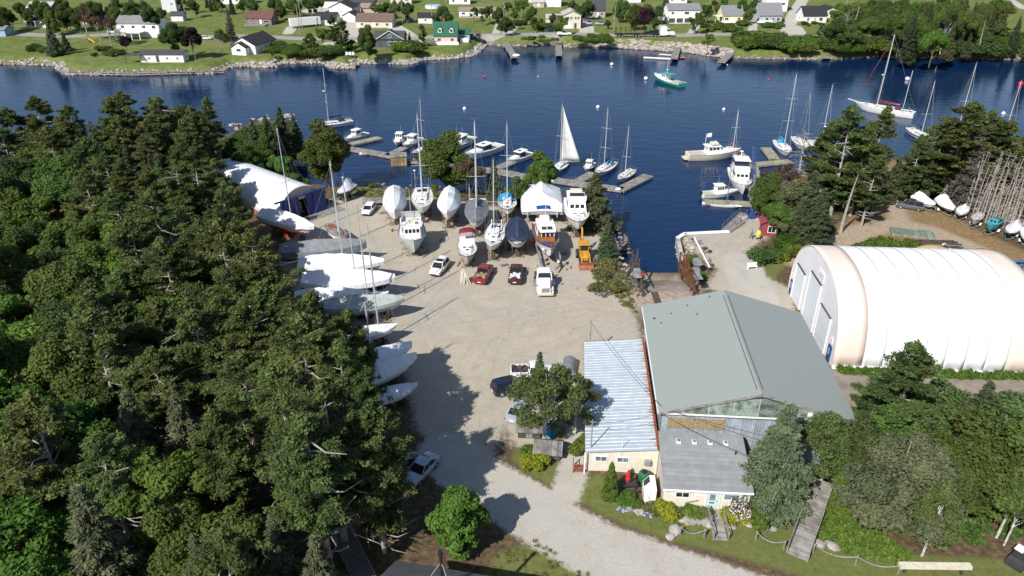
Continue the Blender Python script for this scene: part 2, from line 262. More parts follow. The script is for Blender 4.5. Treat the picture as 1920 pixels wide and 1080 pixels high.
def ground_mat():
    m=bpy.data.materials.new('ground'); m.use_nodes=True; n=m.node_tree.nodes; l=m.node_tree.links; b=n['Principled BSDF']
    b.inputs['Roughness'].default_value=.95; b.inputs['Specular IOR Level'].default_value=.15
    geo=n.new('ShaderNodeNewGeometry')
    def noise(sc_,det=6,ro=.65,dist=0):
        z=n.new('ShaderNodeTexNoise'); z.inputs['Scale'].default_value=sc_; z.inputs['Detail'].default_value=det; z.inputs['Roughness'].default_value=ro; z.inputs['Distortion'].default_value=dist
        l.new(geo.outputs['Position'],z.inputs['Vector']); return z.outputs['Fac']
    def math_(op,a,b_,c=None):
        q=n.new('ShaderNodeMath'); q.operation=op
        for i,v in enumerate((a,b_,c)):
            if v is None: continue
            if isinstance(v,(int,float)): q.inputs[i].default_value=v
            else: l.new(v,q.inputs[i])
        return q.outputs[0]
    def ramp(f,*st):
        r=n.new('ShaderNodeValToRGB'); l.new(f,r.inputs[0]); e=r.color_ramp.elements
        while len(e)<len(st): e.new(.5)
        for i,(p,c) in enumerate(st): e[i].position=p; e[i].color=(*c,1)
        return r.outputs[0]
    def mix(f,a,b_,mode='MIX'):
        q=n.new('ShaderNodeMix'); q.data_type='RGBA'; q.blend_type=mode
        if isinstance(f,float): q.inputs[0].default_value=f
        else: l.new(f,q.inputs[0])
        l.new(a,q.inputs[6]); l.new(b_,q.inputs[7]); return q.outputs[2]
    nb,nm,nf,nff=noise(.06,4),noise(.35),noise(1.6),noise(7,4,.7)
    att={}
    for k in GA:
        a=n.new('ShaderNodeAttribute'); a.attribute_name=k; att[k]=a.outputs['Fac']
    def inside(k,amp,soft,off=0):
        e=math_('MULTIPLY_ADD',math_('SUBTRACT',nf,.5),amp*2,att[k]); e=math_('MULTIPLY_ADD',math_('SUBTRACT',nff,.5),amp,e)
        mr=n.new('ShaderNodeMapRange'); mr.inputs[1].default_value=off+soft; mr.inputs[2].default_value=off-soft; mr.inputs[3].default_value=0; mr.inputs[4].default_value=1; l.new(e,mr.inputs[0]); return mr.outputs[0]
    floor_=ramp(nf,(.3,(.045,.035,.022)),(.5,(.1,.072,.042)),(.7,(.19,.135,.08)))
    grass=ramp(nf,(.3,(.065,.085,.02)),(.5,(.105,.135,.035)),(.72,(.165,.17,.055)))
    grass=mix(math_('MULTIPLY',nb,.55),grass,ramp(nm,(.35,(.15,.155,.05)),(.65,(.21,.185,.08))))
    grass_far=ramp(nm,(.33,(.075,.115,.024)),(.5,(.115,.15,.038)),(.66,(.17,.18,.06)))
    grass_far=mix(ramp(nb,(.5,(0,0,0)),(.66,(.7,.7,.7))),grass_far,ramp(nf,(.35,(.14,.145,.05)),(.65,(.22,.2,.09))))
    dirt_=ramp(nf,(.3,(.14,.085,.045)),(.5,(.235,.15,.08)),(.7,(.32,.225,.135)))
    dirt_=mix(ramp(nm,(.45,(0,0,0)),(.6,(.6,.6,.6))),dirt_,ramp(nff,(.3,(.12,.11,.04)),(.7,(.2,.17,.08))))
    sand=ramp(nm,(.3,(.36,.315,.25)),(.5,(.43,.38,.305)),(.7,(.48,.43,.355)))
    sand=mix(ramp(nff,(.42,(.55,.55,.55)),(.58,(0,0,0))),sand,ramp(nf,(.3,(.27,.235,.18)),(.7,(.36,.32,.26))))
    sand=mix(ramp(noise(.11,5,.7,1.2),(.44,(0,0,0)),(.6,(.75,.75,.75))),sand,ramp(nf,(.3,(.31,.285,.245)),(.7,(.41,.385,.34))))
    # tyre ruts
    sand=mix(math_('MULTIPLY',inside('rut',.25,.22),ramp(nm,(.35,(.15,.15,.15)),(.65,(.75,.75,.75)))),sand,ramp(nf,(.3,(.26,.225,.175)),(.7,(.34,.3,.24))))
    sp=noise(.9,2,.5); sand=mix(ramp(sp,(.7,(0,0,0)),(.74,(.6,.6,.6))),sand,ramp(nf,(.3,(.17,.14,.1)),(.7,(.24,.2,.15))))
    # scattered pebbles and dark bits
    vo=n.new('ShaderNodeTexVoronoi'); vo.inputs['Scale'].default_value=1.1; l.new(geo.outputs['Position'],vo.inputs['Vector'])
    sand=mix(ramp(vo.outputs['Distance'],(.045,(.75,.75,.75)),(.075,(0,0,0))),sand,ramp(nf,(.3,(.1,.085,.06)),(.7,(.17,.14,.11))))
    gravel=ramp(nff,(.32,(.37,.345,.305)),(.5,(.43,.405,.36)),(.68,(.48,.455,.41)))
    gravel=mix(ramp(nm,(.5,(0,0,0)),(.62,(.6,.6,.6))),gravel,ramp(nf,(.3,(.33,.29,.235)),(.7,(.42,.38,.32))))
    sidec=ramp(nm,(.32,(.17,.145,.12)),(.5,(.26,.225,.185)),(.68,(.34,.3,.245)))
    sidec=mix(ramp(nff,(.4,(.6,.6,.6)),(.6,(0,0,0))),sidec,ramp(nf,(.3,(.13,.11,.09)),(.7,(.22,.19,.16))))
    asph=ramp(nf,(.3,(.23,.22,.21)),(.7,(.33,.32,.3)))
    shorec=ramp(nf,(.3,(.07,.05,.035)),(.5,(.15,.115,.085)),(.7,(.26,.22,.18)))
    bed=ramp(nf,(.3,(.03,.03,.025)),(.7,(.06,.05,.035)))
    c=mix(inside('far',0.,.5,.5) if False else att['far'],floor_,grass_far)
    near_lawn=math_('MULTIPLY',inside('lawn',.9,.25),math_('SUBTRACT',1.0,att['far']))
    c=mix(near_lawn,c,grass)
    c=mix(inside('dirt',1.9,.6),c,dirt_)
    trackc=ramp(nf,(.3,(.25,.19,.135)),(.5,(.34,.27,.2)),(.7,(.42,.35,.27)))
    c=mix(inside('track',1.6,.7),c,trackc)
    c=mix(inside('side',1.5,.5),c,sidec)
    c=mix(inside('yard',1.9,.5),c,sand)
    c=mix(inside('road',1.0,.28),c,gravel)
    c=mix(inside('asphalt',.25,.25),c,asph)
    shore=inside('sw',1.2,.6,1.6)
    yin=inside('yard',.5,.4,1.0); shore=math_('MULTIPLY',shore,math_('SUBTRACT',1.0,math_('MULTIPLY',yin,.75)))
    c=mix(shore,c,shorec); c=mix(inside('sw',.2,.4,-.2),c,bed)
    l.new(c,b.inputs['Base Color'])
    bp=n.new('ShaderNodeBump'); bp.inputs['Strength'].default_value=.6; bp.inputs['Distance'].default_value=.12; l.new(nff,bp.inputs['Height']); l.new(bp.outputs[0],b.inputs['Normal'])
    return m
GM=ground_mat()
ny,nx=X.shape; idx=np.arange(ny*nx).reshape(ny,nx)
quads=np.stack([idx[:-1,:-1],idx[:-1,1:],idx[1:,1:],idx[1:,:-1]],-1).reshape(-1,4)
def cell(a): return .25*(a[:-1,:-1]+a[:-1,1:]+a[1:,1:]+a[1:,:-1]).ravel()
cy=cell(GA['yard']); cr=np.minimum(cell(GA['road']),9e9); cl=cell(np.where(far>.5,50,GA['lawn'])); cd=np.minimum(cell(GA['dirt']),cell(GA['side'])); ca=cell(GA['asphalt']); cw=cell(sw); cf=cell(far)
zone=np.zeros(len(quads),int)
zone[cd<0]=4; zone[cl<0]=3; zone[cy<0]=1; zone[cr<0]=2; zone[(cf>.5)&(cr<0)]=5; zone[ca<0]=6; zone[cw<0]=0
co=np.stack([X.ravel(),Y.ravel(),Z.ravel()],-1)
def grid_object(name,qs):
    used=np.unique(qs); mp=np.full(len(co),-1); mp[used]=np.arange(len(used)); me=bpy.data.meshes.new(name)
    me.vertices.add(len(used)); me.vertices.foreach_set('co',co[used].ravel()); me.loops.add(qs.size); me.loops.foreach_set('vertex_index',mp[qs].ravel().astype(np.int32))
    me.polygons.add(len(qs)); me.polygons.foreach_set('loop_start',np.arange(0,qs.size,4,dtype=np.int32)); me.polygons.foreach_set('loop_total',np.full(len(qs),4,np.int32)); me.polygons.foreach_set('use_smooth',np.ones(len(qs),bool))
    me.update(); me.validate()
    for k,a in GA.items():
        at=me.attributes.new(k,'FLOAT','POINT'); at.data.foreach_set('value',a.ravel()[used].astype(np.float32))
    me.materials.append(GM); o=link(me,name); o['kind']='structure'; return o
for zi,nm_ in enumerate(('ground','gravel_yard','gravel_road','lawn','dirt_track','gravel_driveway','asphalt_road')):
    if (zone==zi).any(): grid_object(nm_,quads[zone==zi])
# ------------------------------------------------------------------ water
def water_mat():
    m=bpy.data.materials.new('water'); m.use_nodes=True; n=m.node_tree.nodes; l=m.node_tree.links; b=n['Principled BSDF']
    b.inputs['Base Color'].default_value=(.003,.018,.062,1); b.inputs['Roughness'].default_value=.06; b.inputs['IOR'].default_value=1.333; b.inputs['Specular IOR Level'].default_value=.42
    geo=n.new('ShaderNodeNewGeometry'); prev=None
    def lay(scale,rot,sx,sy,st,dist,det=3):
        nonlocal prev
        mp=n.new('ShaderNodeMapping'); mp.inputs['Rotation'].default_value=(0,0,R(rot)); mp.inputs['Scale'].default_value=(sx,sy,1); l.new(geo.outputs['Position'],mp.inputs[0])
        z=n.new('ShaderNodeTexNoise'); z.inputs['Scale'].default_value=scale; z.inputs['Detail'].default_value=det; l.new(mp.outputs[0],z.inputs['Vector'])
        bp=n.new('ShaderNodeBump'); bp.inputs['Strength'].default_value=st; bp.inputs['Distance'].default_value=dist; l.new(z.outputs['Fac'],bp.inputs['Height'])
        if prev: l.new(prev,bp.inputs['Normal'])
        prev=bp.outputs[0]
    lay(.9,25,.45,1.6,.24,.17); lay(.35,-20,.5,1.4,.22,.26,2); lay(2.6,10,.7,1.3,.2,.06)
    l.new(prev,b.inputs['Normal']); return m
me=bpy.data.meshes.new('water'); me.from_pydata([(-4000,78,WATER),(4000,78,WATER),(4000,330,WATER),(-4000,330,WATER)],[],[(0,1,2,3)]); me.materials.append(water_mat())
link(me,'water')['kind']='structure'
# ------------------------------------------------------------------ trees and plants
def leaf_mat(name,dark,light,trans=.3,hue=.03,val=.35,rough=.75):
    m=bpy.data.materials.new(name); m.use_nodes=True; n=m.node_tree.nodes; l=m.node_tree.links; b=n['Principled BSDF']; out=n['Material Output']
    at=n.new('ShaderNodeAttribute'); at.attribute_name='tone'; oi=n.new('ShaderNodeObjectInfo')
    rp=n.new('ShaderNodeValToRGB'); rp.color_ramp.elements[0].color=(*dark,1); rp.color_ramp.elements[1].color=(*light,1); l.new(at.outputs['Fac'],rp.inputs[0])
    hs=n.new('ShaderNodeHueSaturation'); l.new(rp.outputs[0],hs.inputs['Color'])
    a=n.new('ShaderNodeMapRange'); a.inputs[3].default_value=.5-hue; a.inputs[4].default_value=.5+hue; l.new(oi.outputs['Random'],a.inputs[0]); l.new(a.outputs[0],hs.inputs['Hue'])
    fr=n.new('ShaderNodeMath'); fr.operation='MULTIPLY'; fr.inputs[1].default_value=7.31; l.new(oi.outputs['Random'],fr.inputs[0]); f2=n.new('ShaderNodeMath'); f2.operation='FRACT'; l.new(fr.outputs[0],f2.inputs[0])
    v=n.new('ShaderNodeMapRange'); v.inputs[3].default_value=1-val; v.inputs[4].default_value=1+val; l.new(f2.outputs[0],v.inputs[0]); l.new(v.outputs[0],hs.inputs['Value'])
    l.new(hs.outputs[0],b.inputs['Base Color']); b.inputs['Roughness'].default_value=rough; b.inputs['Specular IOR Level'].default_value=.25
    tr=n.new('ShaderNodeBsdfTranslucent'); l.new(hs.outputs[0],tr.inputs[0]); mx=n.new('ShaderNodeMixShader'); mx.inputs[0].default_value=trans
    l.new(b.outputs[0],mx.inputs[1]); l.new(tr.outputs[0],mx.inputs[2]); l.new(mx.outputs[0],out.inputs[0]); return m
LM=dict(pine=leaf_mat('pine_needles',(.05,.075,.022),(.15,.19,.056),.3,.025,.2),spruce=leaf_mat('spruce_needles',(.04,.062,.03),(.11,.14,.068),.2,.02,.25),
 bluespruce=leaf_mat('blue_spruce_needles',(.05,.08,.042),(.135,.178,.095),.15,.01,.12),maple=leaf_mat('maple_leaves',(.055,.095,.02),(.14,.205,.046),.38,.025,.25),
 birch=leaf_mat('birch_leaves',(.05,.08,.024),(.13,.18,.055),.35,.02,.2),lime=leaf_mat('bright_leaves',(.06,.125,.018),(.15,.26,.045),.4,.02,.15),
 shrub=leaf_mat('shrub_leaves',(.045,.085,.012),(.13,.19,.03),.35,.03,.25),dark=leaf_mat('dark_leaves',(.036,.068,.018),(.09,.14,.034),.3,.02,.2),
 purple=leaf_mat('purple_leaves',(.012,.006,.009),(.045,.018,.026),.2,.01,.15),gold=leaf_mat('golden_leaves',(.13,.16,.012),(.32,.34,.03),.3,.01,.1),weeds=leaf_mat('weeds',(.09,.1,.03),(.2,.2,.07),.3,.02,.2),
 brown=leaf_mat('brown_needles',(.05,.035,.02),(.13,.085,.05),.15,.01,.15),grey=leaf_mat('grey_twigs',(.07,.06,.05),(.17,.15,.125),.15,.01,.15),drab=leaf_mat('drab_needles',(.06,.075,.036),(.155,.17,.085),.2,.01,.1),willow=leaf_mat('willow_leaves',(.08,.1,.04),(.2,.22,.09),.3,.01,.1))
FINE,FSZ=3.0,.56
class Leaves:
    def __init__(s): s.p=[];s.u=[];s.v=[];s.t=[]
    def put(s,p,u,v,t): s.p.append(p);s.u.append(u);s.v.append(v);s.t.append(t)
    def mesh(s,name):
        p,u,v,t=[np.concatenate(q) for q in (s.p,s.u,s.v,s.t)]; n=len(p)
        vs=np.stack([p-u-v*.25,p-u*.2+v*-1,p+u,p+v],1).reshape(-1,3)   # kite-shaped leaf clump
        me=bpy.data.meshes.new(name); me.vertices.add(n*4); me.vertices.foreach_set('co',vs.ravel().astype(np.float32))
        me.loops.add(n*4); me.loops.foreach_set('vertex_index',np.arange(n*4,dtype=np.int32)); me.polygons.add(n)
        me.polygons.foreach_set('loop_start',np.arange(0,n*4,4,dtype=np.int32)); me.polygons.foreach_set('loop_total',np.full(n,4,np.int32)); me.update()
        at=me.attributes.new('tone','FLOAT','FACE'); at.data.foreach_set('value',np.clip(t,0,1).astype(np.float32)); return me
def unit(a): return a/(np.linalg.norm(a,axis=-1,keepdims=True)+1e-9)
def scatter(L,rs,c,rad,n,size,up=.6,tone=.5,flat=1.0,shell=.5):
    """n leaf clumps in an ellipsoid around c, thick towards its skin"""
    n=int(n*FINE); size=size*FSZ
    d=unit(rs.normal(size=(n,3))); r=rs.rand(n,1)**shell; q=d*r*np.array(rad)*np.array([1,1,flat]); p=np.array(c)+q
    nn=unit(d*(1-up)+np.array([0,0,up])+rs.normal(size=(n,3))*.45); a=unit(np.cross(nn,rs.normal(size=(n,3)))); b=np.cross(nn,a)
    s_=size*(.6+.8*rs.rand(n,1)); L.put(p,a*s_,b*s_*.62,tone+rs.normal(size=n)*.16)
def spray(L,rs,a,b,w,n,size,tone,droop=.0,thick=.12):
    """a flat bough of needles from a to b"""
    n=int(n*FINE); size=size*FSZ
    a=np.array(a);b=np.array(b); t=rs.rand(n,1)**.8; ax=unit(b-a); sd=unit(np.cross(ax,[0,0,1.0])); p=a+(b-a)*t+sd*(rs.rand(n,1)*2-1)*w*(1.05-t*.75)+rs.normal(size=(n,3))*thick
    p[:,2]-=droop*np.abs(((p-a)@sd))
    out=unit(ax*.8+sd*np.sign((p-a)@sd)[:,None]*.5+rs.normal(size=(n,3))*.35); nn=unit(np.array([0,0,1.0])+rs.normal(size=(n,3))*.45); side=unit(np.cross(nn,out))
    s_=size*(.6+.8*rs.rand(n,1)); L.put(p,out*s_,side*s_*.42,tone+rs.normal(size=n)*.15)
PROTO={}
def finish(key,trunk,leaf,barkm,leafm,crown=True):
    root=empty('tree_prototype',(0,0,-500))
    if trunk: trunk.build('trunk',barkm,root,smooth=True,fix=False)
    if crown: me=leaf.mesh('crown'); me.materials.append(LM[leafm]); link(me,'crown',root)
    PROTO[key]=root; return root
def rpt(rs,a,b): return a+(b-a)*rs.rand()
def pine(key,seed,h=15,r=4.2,lm='pine',dens=1.0,bare=.28,dead=14,bk='bark_grey',sz=.36):
    rs=np.random.RandomState(seed); T=MB(); L=Leaves(); lean=rs.normal(size=2)*.25
    tp=[(lean[0]*(z/h)**2,lean[1]*(z/h)**2,z) for z in np.linspace(-.4,h,8)]; T.tube(tp,[.30*h/15*(1-.93*i/7) for i in range(8)],8)
    nt_=int(h*1.25)
    for k in range(nt_):
        f=k/(nt_-1); z=h*(bare+(1-bare)*f); cx,cy=lean*(z/h)**2
        prof=(math.sin(min(1,(f+.12)*1.6)*PI/2)*(1-f)**.55+.08)*r
        for j in range(rs.randint(3,6)):
            if rs.rand()<.2: continue
            a=rs.rand()*2*PI; ln=prof*rpt(rs,.55,1.12); dz=ln*rpt(rs,-.05,.3)
            e=(cx+math.cos(a)*ln,cy+math.sin(a)*ln,z+dz); m_=(cx+math.cos(a)*ln*.5,cy+math.sin(a)*ln*.5,z+dz*.3)
            T.tube([(cx,cy,z-.1),m_,e],[.07*h/15,.045*h/15,.012],4)
            tone=rpt(rs,.2,.8); c=np.array((cx,cy,z-.1)); ev=np.array(e)
            for q in range(2+(ln>2.2)+(ln>3.4)):
                t0=rpt(rs,.18,.5); a2=a+rs.normal()*.55; l2=ln*(1-t0)*rpt(rs,.65,1.05); p0=c+(ev-c)*t0; p1=p0+np.array((math.cos(a2)*l2,math.sin(a2)*l2,(dz+.1)*(1-t0)+rpt(rs,-.15,.35)))
                spray(L,rs,p0,p1,.34*l2+.22,int((34+56*l2)*dens),sz*.7,tone+rs.normal()*.08,.12,.13); T.cyl(tuple(p0),tuple(p0+(p1-p0)*.95),.042*h/15,.012,3)
            scatter(L,rs,ev,(.5,.5,.24),int(18*dens),sz*.7,.6,tone,1,.6)
    for j in range(dead+10):
        z=h*rpt(rs,.12,bare+(.3 if j<dead else .55)); a=rs.rand()*2*PI; ln=r*rpt(rs,.35,.8); T.tube([(0,0,z),(math.cos(a)*ln*.6,math.sin(a)*ln*.6,z+ln*.05),(math.cos(a+.3)*ln,math.sin(a+.3)*ln,z+ln*rpt(rs,-.1,.3))],[.075,.055,.02],4)
    scatter(L,rs,(lean[0],lean[1],h),(.7,.7,.8),90,sz*.75,.5,.6)
    return finish(key,T,L,bk,lm)
def spruce(key,seed,h=12,r=3,lm='spruce',dens=1.0,bare=.06,sz=.3,bk='bark'):
    rs=np.random.RandomState(seed); T=MB(); L=Leaves(); T.tube([(0,0,-.4),(0,0,h*.5),(0,0,h)],[.24*h/12,.14*h/12,.02],7)
    nt_=int(h*2.0)
    for k in range(nt_):
        f=(k+rs.rand()*.6)/nt_; z=h*(bare+(1-bare)*f); prof=r*((1-f)**.85)*rpt(rs,.8,1.1)+.12
        nb=max(4,int(8-4*f)); a0=rs.rand()*7
        for j in range(nb):
            a=a0+2*PI*j/nb+rs.normal()*.2; ln=prof*rpt(rs,.7,1.12); dz=-ln*rpt(rs,.12,.34)
            tone=rpt(rs,.2,.8); e=(math.cos(a)*ln,math.sin(a)*ln,z+dz)
            if ln>.7 and rs.rand()<.5: T.cyl((0,0,z),(e[0]*.8,e[1]*.8,z+dz*.8),.03,.008,4)
            spray(L,rs,(e[0]*.12,e[1]*.12,z+dz*.1),e,.34*ln+.12,int((16+30*ln)*dens),sz,tone,.3,.07+.03*ln)
    return finish(key,T,L,bk,lm)
def broad(key,seed,h=9,r=3.4,lm='maple',n=26,dens=1.0,sz=.27,bk='bark',base=.25,lobe=.36,oval=1.0,wild=.25):
    rs=np.random.RandomState(seed); T=MB(); L=Leaves(); T.tube([(0,0,-.3),(.1,.05,h*.25),(rs.normal()*.2,rs.normal()*.2,h*.6),(0,0,h*.92)],[.17*h/9,.14*h/9,.09*h/9,.015],7)
    cz=h*(base+(1-base)*.5); hz=h*(1-base)*.5
    for k in range(n):
        d=unit(rs.normal(size=3)); d[2]=abs(d[2])*1.0-.35 if rs.rand()<(.7 if base>.2 else .4) else d[2]; d[2]=d[2]*(1.3 if base<.2 and d[2]<0 else 1); rr=rpt(rs,.45,.85+wild*.5); shp=1-.35*max(0,d[2])*oval
        c=np.array([d[0]*r*rr*shp,d[1]*r*rr*shp,cz+d[2]*hz*rr*1.05]); lr=r*lobe*rpt(rs,.6,1.15)
        T.tube([(0,0,max(h*.12,c[2]*.55)),tuple(c*.6+np.array([0,0,c[2]*.25])),tuple(c)],[.05*h/9,.035*h/9,.01],4)
        scatter(L,rs,c,(lr,lr,lr*.8),int(230*dens*(lr/1.2)**2)+30,sz,.35,rpt(rs,.25,.75),1,.38)
    return finish(key,T,L,bk,lm)
def bush(key,seed,r=1.2,h=1.3,lm='shrub',n=9,dens=1.0,sz=.2):
    rs=np.random.RandomState(seed); L=Leaves(); T=MB()
    for k in range(n):
        a=rs.rand()*7; q=r*rs.rand()**.5*.7; c=(math.cos(a)*q,math.sin(a)*q,h*rpt(rs,.3,.72)); T.cyl((0,0,-.1),c,.03,.01,4); scatter(L,rs,c,(r*.45,r*.45,h*.34),int(90*dens),sz,.45,rpt(rs,.25,.75),1,.4)
    return finish(key,T,L,'bark',lm)
def snag(key,seed,h=11,r=.13,tw=34,bk='deadwood',long_=1.1):
    rs=np.random.RandomState(seed); T=MB(); ln=rs.normal(size=2)*.5; pts=[(ln[0]*(t**2),ln[1]*t**2,h*t) for t in np.linspace(0,1,6)]; T.tube(pts,[r*(1-.85*i/5) for i in range(6)],6)
    for k in range(tw):
        t=rpt(rs,.12,.97); z=h*t; a=rs.rand()*7; l_=long_*rpt(rs,.4,1.3)*(1.15-t*.7); x,y=ln*t*t; T.tube([(x,y,z),(x+math.cos(a)*l_*.6,y+math.sin(a)*l_*.6,z+l_*.05),(x+math.cos(a+.2)*l_,y+math.sin(a+.2)*l_,z-l_*rpt(rs,-.25,.3))],[.03,.02,.008],3)
    root=empty('dead_tree_prototype',(0,0,-500)); T.build('trunk',bk,root,smooth=True,fix=False); PROTO[key]=root
def column(key,seed,h=4.2,r=.75,lm='shrub'):
    rs=np.random.RandomState(seed); L=Leaves(); T=MB(); T.cyl((0,0,-.2),(0,0,h*.8),.08,.02,6)
    for k in range(46):
        f=rs.rand()**1.25; z=h*(.04+.93*f); q=r*(1-f)**.6*math.sin(min(1,f*5+.45)*PI/2); a=rs.rand()*7; scatter(L,rs,(math.cos(a)*q*.6,math.sin(a)*q*.6,z),(q*.55+.1,q*.55+.1,.42),80,.13,.3,rpt(rs,.3,.75),1,.4)
    return finish(key,T,L,'bark',lm)
pine('pineA',11,dens=.85); pine('pineB',12,14,4.8,dead=16,bare=.34,dens=.75); pine('pineC',13,17,4.4,bare=.4,dead=16); pine('pineD',14,12,3.6,bare=.22,dens=1.1); pine('pineBig',15,16,6.2,bare=.25,dead=24,dens=.72); pine('pineR',17,15,4.6,bare=.12,dead=6,dens=1.15); pine('pineQ',18,15,5.2,bare=.16,dead=5,dens=1.1); pine('pineS',16,14,4.6,'drab' and 'pine',.9,.3,8)
spruce('spruceA',21); spruce('spruceB',22,14,3.2); spruce('spruceC',23,9,2.4); spruce('spruceBlue',24,11,3.9,'bluespruce',1.25,.1,.3); spruce('spruceDrab',25,12,3.2,'drab',.8); spruce('spruceBrown',26,12,3.0,'grey',.55)
broad('mapleA',31); broad('mapleB',32,10,3.8,n=36,base=.12); broad('mapleC',33,7.5,2.6,n=20); broad('darkA',34,10,4,'dark',28); broad('limeA',35,7.5,2.3,'lime',44,1.3,wild=.05,base=.06,lobe=.36); broad('limeB',36,8,3.2,'lime',22)
broad('birchA',37,9.5,3.4,'birch',26,.75,.22,'bark_birch',.3,.33); broad('birchB',38,10,3.2,'birch',24,.7,.22,'bark_birch',.35,.34); broad('birchC',44,10,3.6,'birch',34,.55,.22,'bark_birch',.25,.25,wild=.6); broad('purpleA',39,8,3,'purple',24); broad('willowA',40,9,3.6,'willow',24,.9); broad('goldA',41,3,1.2,'gold',12,.8,.2); broad('thin',42,9,3.2,'brown',16,.45,.25,'bark_grey',.4,.32); broad('drabBig',43,10.5,5.2,'drab',44,1.25,.26,'bark_grey',.08,.34,.9,.2)
bush('bushA',51); bush('bushB',52,1.6,1.5,'dark',10); bush('bushC',53,1.1,1.2,'lime',8); bush('bushGold',54,1.0,1.1,'gold',8,1.1,.15); bush('bushD',55,2.0,2.2,'shrub',14); bush('bushRed',56,1.4,1.8,'brown',9); bush('bushW',57,1.5,1.2,'weeds',8,.5,.2)
for i in range(5): snag('snag%d'%i,60+i,[10,11,9,12,8][i],[.13,.15,.11,.14,.12][i])
snag('snagBig',66,13,.42,16,'bark_grey',2.6); snag('twiggy',67,7,.1,60,'deadwood',1.9); column('cypress',70)
NATH={'pineA':15,'pineB':14,'pineC':17,'pineD':12,'pineBig':16,'pineS':14,'pineR':15,'pineQ':15,'spruceA':12,'spruceB':14,'spruceC':9,'spruceBlue':11,'spruceDrab':12,'spruceBrown':12,'mapleA':9,'mapleB':10,'mapleC':7.5,'darkA':10,'limeA':7.5,'limeB':8,'birchA':9.5,'birchB':10,'birchC':10,'purpleA':8,'willowA':9,'goldA':3,'thin':9,'drabBig':10.5,'snag0':10,'snag1':11,'snag2':9,'snag3':12,'snag4':8,'snagBig':13,'twiggy':7,'cypress':4.2,'bushA':1.3,'bushB':1.5,'bushC':1.2,'bushGold':1.1,'bushD':2.2,'bushRed':1.8,'bushW':1.2}
def plant(key,loc,h,label,name=None,cat='tree',group=None,wide=1.0,rz=None):
    src=PROTO[key]; k=h/NATH[key] if key in NATH else h
    o=dup(src,loc,rnd.random()*6.28 if rz is None else rz,label,group,(k*wide,k*wide,k)); o['category']=cat
    kind='pine_tree' if key.startswith('pine') else 'spruce_tree' if key.startswith('spruce') else 'shrub' if key.startswith('bush') else 'dead_tree' if key[:4] in('snag','twig') else 'birch_tree' if key.startswith('birch') else 'broadleaf_tree'
    o.name=name or kind; return o
def top(px,py,h):
    """base of a plant of height h whose tip shows at this point of the photograph"""
    z=h
    for i in range(12): x,y=g(px,py,z); z=HL(x,y)+h
    return (x,y,HL(x,y))
def cover(name,poly,n,lm,size,hh,label=None,cat=None,kind='stuff',seed=1,clump=6,rad=.5):
    rs=np.random.RandomState(seed); L=Leaves(); pl=[q[:2] for q in poly]; xs=[p[0] for p in pl]; ys=[p[1] for p in pl]; k=0
    A=np.array([[rs.uniform(min(xs),max(xs)),rs.uniform(min(ys),max(ys))] for i in range(n*6)]); ok=sd_poly(A[:,0],A[:,1],pl)<0; A=A[ok][:n]
    for x,y in A:
        h_=hh*rpt(rs,.35,1.1); scatter(L,rs,(x,y,HL(x,y)+h_*.4),(rad*rpt(rs,.6,1.3),)*2+(h_*.5,),clump*4,size,.45,rpt(rs,.2,.8),1,.5)
    me=L.mesh(name); me.materials.append(LM[lm]); o=link(me,name); o['kind']=kind
    if label: tag(o,label,cat)
    return o
# ------------------------------------------------------------------ buildings
def lettering(txt,size,parent,loc,rot,m,name='lettering',ext=.01,align='CENTER'):
    cu=bpy.data.curves.new(name,'FONT'); cu.body=txt; cu.size=size; cu.extrude=ext; cu.align_x=align; t=bpy.data.objects.new('tmp',cu); col.objects.link(t)
    me=bpy.data.meshes.new_from_object(t.evaluated_get(bpy.context.evaluated_depsgraph_get())); bpy.data.objects.remove(t); me.materials.clear(); me.materials.append(M[m])
    o=link(me,name,parent,loc); o.rotation_euler=rot; return o
def window(parent,x,y,z,w,h,frame='trim_white',pane='glass',face=-1,axis='y',split=1):
    """frame with its pane; stands 4 cm proud of a wall whose outside points along face*axis"""
    f=MB(); t=.09
    def bx(mb,a,zz,dw,dh,th,off):
        if axis=='y': mb.box((x+a,y+face*off,z+zz),(dw,th,dh))
        else: mb.box((x+face*off,y+a,z+zz),(th,dw,dh))
    bx(f,0,h/2-t/2,w,t,.08,.03); bx(f,0,-h/2+t/2,w,t,.08,.03)
    for k in (-1,1): bx(f,k*(w/2-t/2),0,t,h-2*t,.08,.03)
    for k in range(1,split+1): bx(f,-w/2+w*k/(split+1),0,.05,h-2*t,.07,.03)
    o=f.build('window',frame,parent); p=MB(); bx(p,0,0,w-2*t,h-2*t,.03,.02); p.build('pane',pane,o); return o
def door(parent,x,y,z0,w,h,m='white_paint',face=-1,axis='y',name='door'):
    d=MB(); d.box((x,y+face*.03,z0+h/2),(w,.08,h)) if axis=='y' else d.box((x+face*.03,y,z0+h/2),(.08,w,h))
    o=d.build(name,m,parent); k=MB()
    k.box((x+w*.38,y+face*.09,z0+h*.48),(.07,.06,.12)) if axis=='y' else k.box((x+face*.09,y+w*.38,z0+h*.48),(.06,.07,.12))
    k.build('handle','steel',o); return o
def gable_body(w,d,h,rh,ridge):
    """walls with their gable ends, front at y=0, centred in x"""
    m=MB()
    if ridge=='x': m.loft([[(x,0,-.5),(x,d,-.5),(x,d,h),(x,d/2,h+rh),(x,0,h)] for x in (-w/2,w/2)])
    else: m.loft([[(-w/2,y,-.5),(w/2,y,-.5),(w/2,y,h),(0,y,h+rh),(-w/2,y,h)] for y in (0,d)])
    return m
